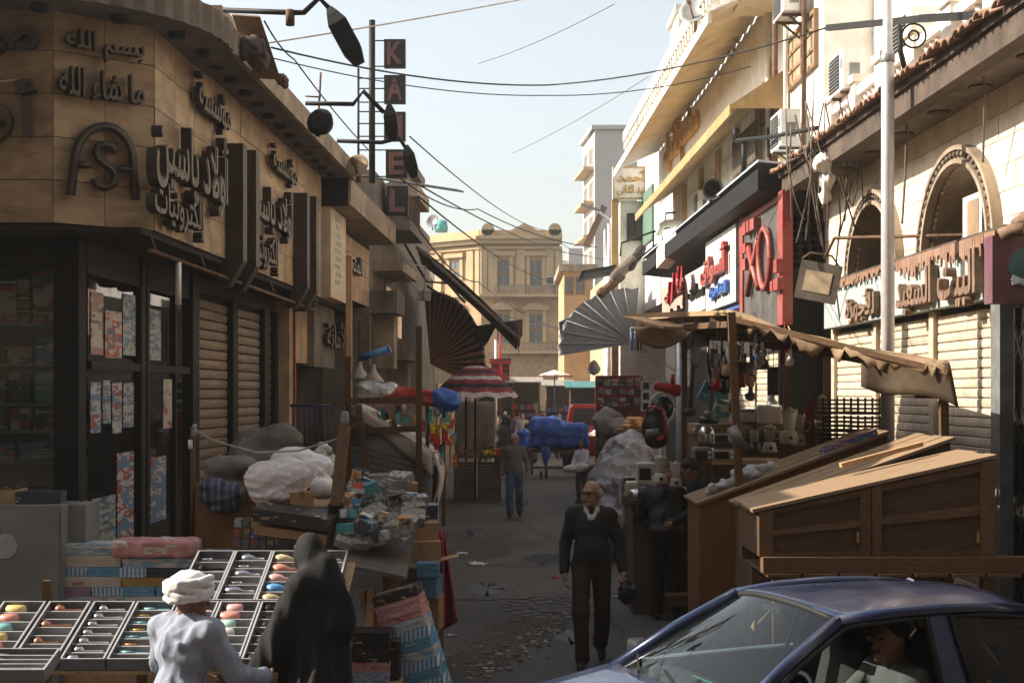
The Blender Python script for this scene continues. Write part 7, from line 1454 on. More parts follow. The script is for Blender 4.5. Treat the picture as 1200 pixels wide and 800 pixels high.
# dark crates
CRK = M('dark_crate', (.055, .032, .022), .8, .3, rnd=.2)
for i in range(8):
    col_ = i // 4; crate((P(985 + 24 * col_, 0, 16.2).x, 16.4 - .35 * col_, P(0, 545, 16.2).z + .2 * (i % 4) - .02), (.4, .4, .19), f'dark slatted crate {["lowest", "second", "third", "top"][i % 4]} in the {["left", "right"][col_]} pile by the shutters', CRK, 'dark crates by the shutters')
mb = MB(); mb.box(P(968, 0, 16).x, P(1032, 0, 16).x, 15.8, 16.8, 0, P(0, 545, 16.2).z - .02); solo('crate_platform', mb, DKTIM, 'dark platform under the piles of slatted crates', 'platform')
# shrink wrap heap on the first chest
bundle('plastic_wrap', 'crumpled clear plastic wrapping heaped on the farthest chest', 'plastic wrap', [dict(t='c', a=tuple(P(832, 574, 13.5)), b=tuple(P(872, 560, 13.5)), r=.045), dict(t='c', a=tuple(P(866, 556, 13.6)), b=tuple(P(905, 548, 13.7)), r=.06), E(880, 556, 13.5, .1, .1, .05)], M('crumpled_film', (.45, .46, .47), .2, .35, 14, bump=.9, spec=.8), .012, .04, folds(.02, 45, 12))
# ------ sloped-lid wooden chests
def chest(label, x0, x1, y0, y1, zb, z0, z1, mat_front, mat_top, framed=True, beam=False):
    t = thing('wooden_chest', label, 'chest', ((x0 + x1) / 2, (y0 + y1) / 2, zb)); top = lambda x: z0 + (z1 - z0) * (x - x0) / (x1 - x0)
    m_ = MB(); vs_ = [Vector((x, y, z)) for y in (y0, y1) for (x, z) in ((x0, zb), (x1, zb), (x1, z1), (x0, z0))]; m_.add(vs_, [(0, 1, 2, 3), (7, 6, 5, 4), (0, 4, 5, 1), (1, 5, 6, 2), (3, 2, 6, 7), (0, 3, 7, 4)]); part('carcass', m_, mat_front, t)
    m_ = MB(); n_ = Vector((-(z1 - z0), 0, x1 - x0)).normalized(); o_ = Vector((x0 - .03, y0 - .03, z0 + .002 - .03 * (z1 - z0) / (x1 - x0))); e_ = Vector((x1 + .03, y0 - .03, z1 + .002 + .03 * (z1 - z0) / (x1 - x0)))
    dy = (y1 - y0 + .06) / 4
    for q in range(4): m_ = MB(); m_.par(o_ + Vector((random.uniform(-.02, .015), dy * q + .003, 0)) + n_ * random.uniform(0, .006), (e_ - o_) * random.uniform(.985, 1.01), Vector((0, dy - .006, 0)), n_ * .025); part('lid_board', m_, mat_top, t)
    xm = x0 + (x1 - x0) * .45
    for (a, b) in ((.0, .06), (.94, 1.0), (.43, .475), (.48, .52)) if framed else ():
        xa, xb = x0 + (x1 - x0) * a, x0 + (x1 - x0) * b; m_ = MB(); m_.add([Vector((xa, y0 - .022, zb)), Vector((xb, y0 - .022, zb)), Vector((xb, y0 - .022, top(xb))), Vector((xa, y0 - .022, top(xa))), Vector((xa, y0, zb)), Vector((xb, y0, zb)), Vector((xb, y0, top(xb))), Vector((xa, y0, top(xa)))], [(0, 1, 2, 3), (0, 4, 5, 1), (1, 5, 6, 2), (2, 6, 7, 3), (3, 7, 4, 0)]); part('stile', m_, WOOD, t)
    if framed:
        for (a, b) in ((.06, .43), (.52, .94)):
            xa, xb = x0 + (x1 - x0) * a, x0 + (x1 - x0) * b
            for f0, f1 in ((0, .06), (.44, .54), (.9, 1.0)):
                za = lambda x, f: zb + (top(x) - zb) * f
                m_ = MB(); m_.add([Vector((xa, y0 - .018, za(xa, f0))), Vector((xb, y0 - .018, za(xb, f0))), Vector((xb, y0 - .018, za(xb, f1))), Vector((xa, y0 - .018, za(xa, f1))), Vector((xa, y0, za(xa, f0))), Vector((xb, y0, za(xb, f0))), Vector((xb, y0, za(xb, f1))), Vector((xa, y0, za(xa, f1)))], [(0, 1, 2, 3), (0, 4, 5, 1), (1, 5, 6, 2), (2, 6, 7, 3), (3, 7, 4, 0)]); part('rail', m_, WOOD, t)
            m_ = MB(); m_.box(xb - .03, xb - .012, y0 - .03, y0 - .018, zb + .1, zb + .18); part('hinge', m_, M('brass', (.4, .25, .07), .5, metal=.6), t)
    return t
CHW = M('chest_wood', (.085, .05, .026), .75, .35, 3, bump=.3, stretch=(2, 8, 12), dirt=(.08, .045, .022)); CHO = M('chest_orange_wood', (.17, .078, .026), .7, .25, 3, bump=.2, stretch=(8, 8, 1.5), dirt=(.13, .06, .025))
x0, x1 = P(889, 0, 10.5).x, P(1165, 0, 10.5).x
chest('framed wooden chest with sloping lid nearest the car', x0, x1, 10.5, 11.45, P(0, 651, 10.5).z, P(0, 600, 10.5).z, P(0, 538, 10.5).z, CHW, PLY)
chest('middle wooden chest with a plain dusty sloping lid', P(878, 0, 12).x, P(1103, 0, 12).x, 11.75, 12.75, .35, P(0, 596, 12).z, P(0, 516, 12).z, CHW, PLY, False)
chest('orange-brown wooden chest farthest back, its tall end to the road', P(815, 0, 13.6).x, P(1030, 0, 13.6).x, 13.3, 14.2, .05, P(0, 588, 13.6).z, P(0, 508, 13.6).z, CHO, PLY, False)
mb = MB(); a = P(960, 529, 13.28); b = P(1028, 506, 13.28); mb.bar(a, b, .02, .06); solo('bunting_strip', mb, Mprint('bunting', (.1, .15, .4), [(.4, .05, .06), (.5, .5, .5), (.05, .3, .2)], 30, seed=70), 'red and blue printed strip along the farthest chest lid', 'strip')
ct = thing('handcart', 'heavy timber cart under the framed chest, mostly behind the car', 'cart', (2.8, 11, 0)); zb_ = P(0, 651, 10.5).z
mb = MB(); mb.box(x0 + .02, x1 + .25, 10.42, 10.56, zb_ - .12, zb_ - .003); part('beam', mb, WOOD, ct); mb = MB(); mb.box(x0 + .02, x1 + .2, 11.4, 11.52, zb_ - .12, zb_ - .003); part('beam', mb, WOOD, ct)
for i in range(7): m_ = MB(); xx = x0 + .05 + i * .27; m_.box(xx, xx + .24, 10.4, 11.55, zb_ - .145, zb_ - .122); part('plank', m_, WOOD, ct)
for x in (x0 + .1, x1 - .1):
    for y in (10.45, 11.4): m_ = MB(); m_.box(x, x + .08, y, y + .08, 0, zb_ - .145); part('leg', m_, WOOD, ct)
for y in (10.5, 11.45):
    m_ = MB(); m_.lathe([(.36, -.04), (.38, -.03), (.38, .03), (.36, .04), (.3, .03), (.3, -.03), (.36, -.04)], ((x0 + x1) / 2, y, .38), 20, axis=(0, 1, 0)); w_ = part('wheel', m_, BLACKM, ct)
    m_ = MB()
    for i in range(8): th = math.pi * i / 8; m_.tube([((x0 + x1) / 2 - .31 * math.cos(th), y, .38 - .31 * math.sin(th)), ((x0 + x1) / 2 + .31 * math.cos(th), y, .38 + .31 * math.sin(th))], .01, 4)
    part('spokes', m_, RUST, w_)
# loose battens on the lids
for i, (a, b, l_) in enumerate((((872, 600, 11.4), (975, 566, 11.5), 'pale batten lying between the first two chests'), ((985, 545, 11.3), (1080, 520, 11.4), 'pale batten along the back of the nearest lid'))):
    m_ = MB(); m_.bar(P(*a), P(*b), .06, .035); solo('loose_batten', m_, WOODL, l_, 'batten')
# step stool
c = P(798, 736, 15.6); c.z = 0; t = thing('step_stool', 'low wooden stool by the bent man', 'stool', c); m_ = MB(); m_.box(c.x - .17, c.x + .17, c.y - .14, c.y + .14, .26, .3); part('seat', m_, WOOD, t)
for sx_ in (-.14, .12):
    for sy_ in (-.12, .1): m_ = MB(); m_.box(c.x + sx_, c.x + sx_ + .03, c.y + sy_, c.y + sy_ + .03, 0, .26); part('leg', m_, WOOD, t)
m_ = MB(); m_.box(c.x - .15, c.x + .15, c.y - .13, c.y - .11, .18, .25); part('apron', m_, WOOD, t)
# big heap under silver plastic sheeting
SILV = M('silver_sheeting', (.21, .20, .21), .35, .3, 6, bump=.8, spec=.6)
def sm(px, py, Y, r): return tuple(P(px, py, Y)), r
mb = MB(); sdf(mb, [dict(t='e', c=tuple(P(735, 545, 22)), r=(.42, .8, .5)), dict(t='e', c=tuple(P(720, 572, 21.8)), r=(.42, .9, .5)), dict(t='e', c=tuple(P(714, 605, 21.5)), r=(.36, .8, .55)), dict(t='e', c=tuple(P(740, 600, 22)), r=(.4, .9, .8)), dict(t='e', c=tuple(P(708, 590, 22)), r=(.22, .6, .3))], .024, .15, creases(.085, 9, 21)); solo('sheeted_heap', mb, SILV, 'tall goods heap wrapped in wrinkled silver plastic beside the stall', 'heap')
mb = MB(); mb.sheet(lambda s_, t: P(718 + 24 * s_, 560 + 85 * t, 20.9 + .12 * math.sin(14 * s_) + .05 * math.sin(9 * t + 5 * s_)), 16, 12, th=.012); solo('plastic_curtain', mb, SILV, 'wrinkled plastic sheet hanging down the front of the silver heap', 'plastic sheet')
bundle('bread_heap', 'pile of round brown bread loaves behind the silver heap', 'bread', [E(734 + 5 * (i % 4) + 2 * (i // 4), 499 - 4 * (i // 4), 24.5 + .2 * (i % 3), .09, .09, .045) for i in range(11)], M('bread', (.5, .28, .11), .7, .2), .018, .015)
mb = MB(); mb.box(P(722, 0, 24.4).x, P(758, 0, 24.4).x, 24.3, 25.2, P(0, 508, 24.4).z, P(0, 503, 24.4).z); mb.box(P(724, 0, 24.4).x, P(726, 0, 24.4).x, 24.3, 24.4, 0, P(0, 508, 24.4).z); mb.box(P(754, 0, 24.4).x, P(756, 0, 24.4).x, 24.3, 24.4, 0, P(0, 508, 24.4).z); solo('bread_table', mb, WOOD, 'small table under the bread loaves', 'table')
bundle('tarp_heap', 'grey cloth covered heap between the red pickup and the bread', 'heap', [E(712, 494, 34, .34, .4, .28), E(726, 501, 33, .32, .4, .22)], M('grey_brown_cloth', (.25, .21, .19), .9, .2), .04, .1, folds(.05, 9, 23))
mb = MB(); mb.box(P(702, 0, 34).x, P(738, 0, 34).x, 33.4, 34.6, 0, P(0, 508, 34).z); solo('goods_crate', mb, WOOD, 'wooden base under the grey cloth covered heap', 'crate')
# ---- blue tarp cart
bc = thing('tarp_cart', 'street cart covered with a bulging blue tarpaulin', 'cart', P(655, 561, 41.5))
def tp(px, py, Y=41.7): return tuple(P(px, py, Y))
mb = MB(); sdf(mb, [dict(t='b', c=tuple(P(655, 510, 42.3)), r=(.86, .75, .36), rr=.15), dict(t='b', c=tuple(P(640, 505, 42.3)), r=(.45, .72, .42), rr=.15)], .028, .1, creases(.05, 9, 25)); part('tarpaulin', mb, BLUE_C, bc)
mb = MB()
for px in (634, 650, 668, 682): mb.tube([P(px, 494, 41.45), P(px + 1, 526, 41.45)], .012, 4)
mb.tube([P(623, 508, 41.45), P(690, 510, 41.45)], .012, 4); part('rope', mb, CABLEG, bc, kind='stuff')
mb = MB(); mb.box(P(620, 0, 41.6).x, P(690, 0, 41.6).x, 41.6, 43, P(0, 527, 41.6).z - .08, P(0, 527, 41.6).z); part('bed', mb, RUST, bc)
for px in (623, 640, 686):
    m_ = MB(); x = P(px, 0, 41.7).x; m_.box(x - .04, x + .04, 41.65, 41.73, .1, P(0, 529, 41.6).z); part('leg', m_, RUST, bc)
m_ = MB(); m_.box(P(622, 0, 41.6).x, P(688, 0, 41.6).x, 41.66, 41.72, .28, .34); part('stretcher', m_, RUST, bc)
for px in (634, 640, 684): m_ = MB(); p_ = P(px, 0, 41.7); m_.lathe([(.1, -.025), (.11, 0), (.1, .025)], (p_.x, 41.6, .11), 12, axis=(1, .2, 0)); part('wheel', m_, BLACKM, bc)
mb = MB(); mb.sheet(lambda s_, t: P(634 + 10 * s_ + 2 * t, 524 + (16 + 6 * math.sin(5 * s_)) * t, 41.35 + .05 * math.sin(7 * s_)), 6, 4, th=.01); part('tarp_tail', mb, BLUE_C, bc)
bundle('tarp_bundle', 'small blue tarpaulin bundle behind the cart', 'bundle', [E(614, 512, 44, .2, .2, .3), E(612, 522, 44, .15, .2, .2)], BLUE_C, .03, .06, folds(.03, 14, 26))
# ---- red pickup seen from behind
pk = thing('pickup_truck', 'dark red pickup parked behind the blue tarp cart, rear window showing', 'pickup', (2.6, 48, 0)); RD = M('pickup_red', (.22, .02, .022), .35, .2, coat=.4)
xc = P(693, 0, 46).x; zr = P(0, 474, 46).z
mb = MB(); prof = [(-.8, .9), (-.78, 1.25), (-.66, zr - .12), (-.56, zr), (.56, zr), (.66, zr - .12), (.78, 1.25), (.8, .9)]
mb.poly_ext(prof, lambda x, y, d: Vector((xc + x * (1 - .0 * d), 46.6 + d, y)), 0, 1.3); part('cab', mb, RD, pk)
mb = MB(); mb.poly_ext([(-.58, 1.42), (-.52, zr - .12), (.52, zr - .12), (.58, 1.42)], lambda x, y, d: Vector((xc + x, 46.58 + d, y)), 0, .02); part('rear_window', mb, DGLASS, pk)
mb = MB(); mb.box(xc - .8, xc + .8, 44.6, 46.6, .55, .62); mb.box(xc - .82, xc - .77, 44.6, 46.6, .62, 1.15); mb.box(xc + .77, xc + .82, 44.6, 46.6, .62, 1.15); part('bed', mb, RD, pk); mb = MB(); mb.box(xc - .8, xc + .8, 44.55, 44.6, .6, 1.15); part('tailgate', mb, RD, pk)
mb = MB(); mb.box(xc - .8, xc + .8, 47.9, 49.3, .6, 1.15); part('bonnet', mb, RD, pk); 
for sx_ in (-.74, .74):
    for yy in (45.4, 48.6): m_ = MB(); m_.lathe([(.2, -.1), (.32, -.09), (.34, -.04), (.34, .04), (.32, .09), (.2, .1)], (xc + sx_, yy, .34), 16, axis=(1, 0, 0)); part('wheel', m_, BLACK, pk)
    m_ = MB(); m_.box(xc + sx_ - .06, xc + sx_ + .06, 44.53, 44.55, .85, 1.05); part('tail_light', m_, REDPL, pk)
mb = MB(); mb.lathe([(.0, 0), (.18, .02), (.2, .2), (.1, .4), (0, .42)], (xc - .1, 45.8, .62), 10); solo('plastic_drum', mb, M('white_drum', (.55, .52, .5), .5), 'pale drum in the bed of the red pickup', 'drum')
bundle('pink_sacks', 'pale pink sacks heaped in the pickup bed', 'sacks', [dict(t='e', c=(xc + .3, 45.6, 1.1), r=(.4, .4, .2)), dict(t='e', c=(xc - .3, 45.4, 1.0), r=(.4, .4, .22)), dict(t='b', c=(xc, 45.5, .8), r=(.7, .8, .18), rr=.05)], M('pale_pink_sack', (.5, .4, .38), .8, .2), .04, .08, folds(.04, 10, 31))
# ---- red shelving with stoves, hanging rack
rs = thing('red_shelving', 'red shelving packed with boxed goods beside the lamp post', 'shelving', P(730, 500, 42.5)); REDF = M('red_shelf', (.33, .035, .035), .5, .2)
xa, xb = P(699, 0, 42.5).x, P(752, 0, 42.5).x; zz = [P(0, y, 42.5).z for y in (476, 462, 452, 440)]
mb = MB(); mb.box(xa, xb, 43.1, 43.15, 0, zz[3]); part('back', mb, REDF, rs)
for z in zz: m_ = MB(); m_.box(xa, xb, 42.5, 43.1, z - .03, z); part('shelf', m_, REDF, rs)
for i in range(7): m_ = MB(); x = xa + (xb - xa) * i / 6; m_.box(x - .02, x + .02, 42.5, 42.55, 0, zz[3] - .03); part('upright', m_, REDF, rs)
for j in range(3):
    for i in range(6):
        x = xa + (xb - xa) * (i + .5) / 6; m_ = MB(); h_ = (zz[j + 1] - zz[j]) * .75; m_.box(x - .09, x + .09, 42.48, 42.8, zz[j] + .002, zz[j] + h_); m_.box(x - .06, x + .06, 42.465, 42.478, zz[j] + h_ * .2, zz[j] + h_ * .8); k = (i + j * 2) % 3; solo('boxed_good', m_, [PR[0], PR[5], PR[4]][k], f'{["white and red", "black", "grey"][k]} box {ORD[i]} from the left, {["lower", "middle", "upper"][j]} row of the red shelving', 'box', 'boxes on the red shelving')
for j in range(3):
    m_ = MB(); p_ = P(757, 476 - j * 12, 42.0); m_.box(p_.x - .12, p_.x + .12, 42.0, 42.4, p_.z - .14, p_.z + .14); m_.box(p_.x - .09, p_.x + .09, 41.98, 42.0, p_.z - .1, p_.z + .1, 1); solo('window_stove', m_, [WHITEPL, BLKP], f'{["lowest", "middle", "top"][j]} white framed stove stacked beside the red shelving', 'stove')
mb = MB(); mb.box(P(751, 0, 42.0).x, P(763, 0, 42.0).x, 42.0, 42.4, 0, P(757, 476, 42.0).z - .14); solo('stove_stand', mb, REDF, 'red stand under the white framed stoves', 'stand')
hk = thing('goods_cage', 'hanging wire cage of bottles under the torn stall flap', 'rack', P(750, 412, 36)); xa, xb = P(739, 0, 36).x, P(757, 0, 36).x; za, zb2 = P(0, 412, 36).z, P(0, 384, 36).z
mb = MB()
for x in (xa, xb): mb.tube([(x, 36, za), (x, 36, zb2)], .015, 5)
for z in (za, zb2): mb.tube([(xa, 36, z), (xb, 36, z)], .015, 5); mb.tube([(xa, 36.2, z), (xb, 36.2, z)], .015, 5)
part('frame', mb, GREYM, hk)
for i in range(5): m_ = MB(); x = xa + (xb - xa) * (i + .5) / 5; m_.tube([(x, 36.1, za + .03), (x, 36.1, za + .38), (x, 36.1, za + .44), (x, 36.1, za + .52)], [.03, .03, .012, .012], 7); solo('bottle', m_, [HC[4], HC[7], HC[5], HC[0], HC[7]][i], f'{["blue", "pale grey", "dark", "red", "second pale grey"][i]} bottle in the hanging wire cage', 'bottle')
# ---- far stalls closing the street
FS_ = [M('far_teal', (.05, .18, .2), .7), M('far_blue', (.05, .12, .3), .7), M('far_dark', (.03, .03, .035), .8), M('far_red', (.3, .05, .04), .7), M('far_grey', (.25, .24, .22), .8)]
for i, (x0_, x1_, Y, yt, mt, l_) in enumerate(((600, 632, 70, 446, 4, 'far stall with a white sheet roof left of the white parasol'), (640, 668, 62, 450, 1, 'far stall with blue goods under the white parasol'), (668, 700, 56, 452, 0, 'far stall with teal shelves left of the red shelving'), (560, 600, 66, 446, 2, 'far dark stall behind the crowd'))):
    t = thing('market_stall', l_, 'stall', P((x0_ + x1_) / 2, 500, Y)); xa, xb = P(x0_, 0, Y).x, P(x1_, 0, Y).x; zt3 = P(0, yt, Y).z
    m_ = MB(); m_.par((xa - .2, Y - .5, zt3 - .1), (xb - xa + .4, 0, .0), (0, 1.8, .25), (0, 0, .05)); part('roof', m_, FS_[4] if i != 2 else FS_[0], t); m_ = MB(); m_.box(xa, xb, Y + .8, Y + .9, 0, zt3); part('back', m_, FS_[2], t)
    for j in range(4):
        m_ = MB(); z = .4 + .42 * j; m_.box(xa, xb, Y + .1, Y + .8, z - .03, z); part('shelf', m_, FS_[2], t)
        for k in range(4): m_ = MB(); x = xa + (xb - xa) * (k + .15) / 4; m_.box(x, x + (xb - xa) / 4 * .7, Y + .08, Y + .5, z + .002, z + random.uniform(.15, .34)); part('goods', m_, FS_[random.choice((mt, mt, 1, 3, 4))], t)
    for x in (xa, xb): m_ = MB(); m_.tube([(x, Y - .3, 0), (x, Y - .3, zt3)], .035, 5); part('post', m_, RUST, t)
parasol(P(650, 452, 58), .75, P(0, 433, 58).z, P(0, 441, 58).z, [(0, M('parasol_white', (.62, .58, .52), .85)), (.85, M('parasol_brown', (.12, .05, .04), .85))], 'far white parasol with a brown rim in the street', seg=8, wave=.03)
mb = MB(); mb.lathe([(0, -.1), (.15, -.02), (.2, .1), (.1, .3), (.02, .36)], P(696, 436, 42), 12); solo('hanging_bag', mb, CREAMP, 'cream sack hanging at the edge of the grey hood awning', 'bag')
# litter on the road
for i, (px, py, s_, mt, l_) in enumerate(((558, 662, .1, WHITEPL, 'crumpled white plastic litter in the middle of the road'), (540, 649, .07, WHITEPL, 'small flat white litter near the crimson cloth'), (649, 677, .05, M('red_scrap', (.4, .02, .03), .7), 'small red scrap on the road beside the walking man'), (723, 700, .06, TRAYW, 'white paper scrap near the plastic bag hand'), (527, 745, .05, TRAYW, 'pale scrap at the foot of the leaning stack'))):
    m_ = MB(); c = PZ(px, py); sdf(m_, [dict(t='e', c=(c.x, c.y, s_ * .2), r=(s_, s_ * .7, s_ * .25)), dict(t='e', c=(c.x + s_, c.y, s_ * .15), r=(s_ * .6, s_ * .5, s_ * .2))], s_ / 7, s_ * .2, folds(s_ * .12, 5 / s_, i)); solo('litter', m_, mt, l_, 'litter')

# cracks, stains and scattered scraps of the road
CR = M('crack_tar', (.016, .014, .012), .9)
for a, b in (((545, 660), (640, 665)), ((600, 606), (650, 634)), ((690, 690), (735, 750))):
    m_ = MB(); A_1, B_1 = PZ(*a), PZ(*b); pts = [A_1.lerp(B_1, i / 18) + Vector((random.uniform(-.06, .06), random.uniform(-.12, .12), .001)) for i in range(19)]
    for i in range(18): m_.bar(pts[i], pts[i + 1], random.uniform(.004, .011), .004)
    struct('road_crack', m_, CR)
OILS = M('oil_stain', (.035, .03, .026), .55, .4, 5); PATCH = M('asphalt_patch', (.052, .05, .048), .85, .3, 20, bump=.5)
for (cx, cy, sx_, sy_, mt, nm_) in ((570, 690, 20, 8, OILS, 'oil_stain'), (640, 655, 26, 7, PATCH, 'asphalt_patch'), (600, 590, 22, 5, PATCH, 'asphalt_patch'), (555, 625, 14, 4, OILS, 'oil_stain'), (665, 745, 18, 8, OILS, 'oil_stain'), (620, 628, 12, 4, OILS, 'oil_stain'), (700, 640, 16, 5, PATCH, 'asphalt_patch')):
    blob_patch(nm_, [tuple(PZ(cx + sx_ * math.cos(t), cy + sy_ * math.sin(t)))[:2] for t in np.linspace(0, 5.8, 10)], .003, mt)
m_ = MB()
for i in range(260):
    px, py = random.uniform(520, 760), 600 + 190 * random.random() ** 1.5; px = px if random.random() < .4 else (random.uniform(515, 550) if random.random() < .6 else random.uniform(690, 760)); p = PZ(px, py); s_ = random.uniform(.006, .03); th = random.random() * 3
    m_.par(p + Vector((0, 0, .004)), (s_ * math.cos(th), s_ * math.sin(th), 0), (-s_ * .6 * math.sin(th), s_ * .6 * math.cos(th), s_ * .2), (0, 0, .003), random.choice((0, 0, 1, 2, 3)))
o = bpy.data.objects.new('litter_scraps', m_.mesh('litter_scraps', [MATS['rubble_stone'], TRAYW, CARD, MATS['red_scrap']])); link(o); tag(o, 'tiny scraps and grit scattered along the road edges', 'litter', kind='stuff')
# ================================================================ PEOPLE
SKIN = M('skin_tan', (.30, .165, .10), .55, .12, 8, bump=.05); SKIND = M('skin_brown', (.22, .115, .07), .55, .12, 8, bump=.05)
HAIRG = M('hair_grey', (.30, .28, .26), .8, .2, 20); HAIRB = M('hair_black', (.012, .010, .009), .6, .2, 20); EYE = M('eye_dark', (.01, .008, .007), .3, bump=0); LIP = M('lip_brown', (.16, .07, .05), .6, bump=0)
SHOE = M('shoe_black', (.015, .013, .012), .5, .2)
class Body:
    def __init__(s, base, face, h=1.72, res=.02):
        s.base = Vector(base); s.k = h / 1.72; s.F = Vector((math.cos(face), math.sin(face), 0)); s.L = Vector((-s.F.y, s.F.x, 0)); s.res = res
        s.R = np.array([[s.L.x, s.F.x, 0], [s.L.y, s.F.y, 0], [0, 0, 1.0]])
    def w(s, p): return tuple(s.base + (s.L * p[0] + s.F * p[1] + Vector((0, 0, p[2]))) * s.k)
    def c(s, a, b, r, r2=None, m=0, k=None, fl=None):
        d = dict(t='c', a=s.w(a), b=s.w(b), r=r * s.k, r2=(r2 or r) * s.k, m=m)
        if k is not None: d['k'] = k
        if fl: d['fl'] = (tuple(s.L * fl[0][0] + s.F * fl[0][1] + Vector((0, 0, fl[0][2]))), fl[1])
        return d
    def e(s, p, r, m=0, k=None, bias=0, tilt=0):
        Rm = s.R
        if tilt:
            ca, sa = math.cos(tilt), math.sin(tilt); Rt = np.array([[1, 0, 0], [0, ca, -sa], [0, sa, ca]]); Rm = s.R @ Rt
        d = dict(t='e', c=s.w(p), r=tuple(q * s.k for q in r), R=Rm.tolist(), m=m, bias=bias)
        if k is not None: d['k'] = k
        return d
def head_prims(B, p, turn=0, nod=0, hair='short', bald=False, stache=False, beard=False, kk=1.0):
    """p head centre (local); slots: 0 skin 1 hair 2 eye 3 lip"""
    Bh = Body(B.base, math.atan2(B.F.y, B.F.x) + turn, 1.72 * B.k)
    dp = Vector((p[0], p[1], p[2])); # re-express the centre in the turned frame
    wp = B.base + (B.L * p[0] + B.F * p[1]) * B.k; rel = wp - B.base; q = ((rel.dot(Bh.L)) / B.k, (rel.dot(Bh.F)) / B.k, p[2])
    cn, sn = math.cos(nod), math.sin(nod)
    def o(x, y, z): return (q[0] + x, q[1] + y * cn + z * sn, q[2] - y * sn + z * cn)
    pr = [Bh.e(o(0, -.01, .02), (.076, .094, .1), 0, tilt=-nod), Bh.e(o(0, .03, -.05), (.056, .06, .068), 0, .03, tilt=-nod), Bh.c(o(0, -.025, -.06), (q[0], q[1] - .03, q[2] - .18), .052, .058, 0, .03),
          Bh.c(o(0, .088, .012), o(0, .108, -.028), .011, .017, 0, .012), Bh.e(o(0, .078, .036), (.045, .018, .012), 0, .02), Bh.e(o(0, .084, -.09), (.026, .02, .02), 0, .02),
          Bh.e(o(.079, -.005, 0), (.012, .022, .032), 0, .008), Bh.e(o(-.079, -.005, 0), (.012, .022, .032), 0, .008),
          Bh.e(o(.03, .087, .016), (.014, .008, .007), 2, .003), Bh.e(o(-.03, .087, .016), (.014, .008, .007), 2, .003), Bh.e(o(0, .094, -.06), (.023, .01, .006), 3, .004)]
    if hair == 'short': pr += [Bh.e(o(0, -.028, .045), (.083, .098, .095), 1, .005, tilt=-nod)]
    if bald: pr += [Bh.e(o(.055, -.05, .0), (.032, .055, .05), 1, .006), Bh.e(o(-.055, -.05, .0), (.032, .055, .05), 1, .006), Bh.e(o(0, -.085, .0), (.065, .03, .05), 1, .006)]
    if stache: pr += [Bh.e(o(0, .1, -.046), (.03, .012, .01), 1, .004)]
    if beard: pr += [Bh.e(o(0, .055, -.085), (.052, .045, .04), 1, .008)]
    return pr, (lambda x, y, z: Bh.w(o(x, y, z)))
def hand_prims(B, wr, d, pn, m=0, curl=.5, side=1):
    """wrist (local), finger direction, palm normal (local vectors)"""
    d = Vector(d).normalized(); n = Vector(pn); n = (n - d * n.dot(d)).normalized(); s_ = d.cross(n) * side; w0 = Vector(wr); pr = []
    pc = w0 + d * .05
    pr.append(B.c(w0 - d * .03, w0 + d * .02, .026, .028, m)); 
    for q in (-.026, -.009, .009, .026): pr.append(B.c(w0 + d * .02 + s_ * q * .7, w0 + d * .085 + s_ * q, .014, .0125, m, .012))
    for q, L in ((-.027, .06), (-.009, .074), (.009, .078), (.027, .068)):
        a = w0 + d * .085 + s_ * q; b = a + (d * math.cos(curl) + n * math.sin(curl)) * L * .5; c_ = b + (d * math.cos(curl * 2.2) + n * math.sin(curl * 2.2)) * L * .5
        pr += [B.c(a, b, .0095, .009, m, .002), B.c(b, c_, .009, .0075, m, .002)]
    a = w0 + d * .03 + s_ * .03; b = a + (d * .6 + s_ * .6 + n * .4).normalized() * .036; c_ = b + (d * .9 + n * .5 + s_ * .1).normalized() * .03
    pr += [B.c(a, b, .0125, .0105, m, .008), B.c(b, c_, .0105, .009, m, .003)]
    return pr
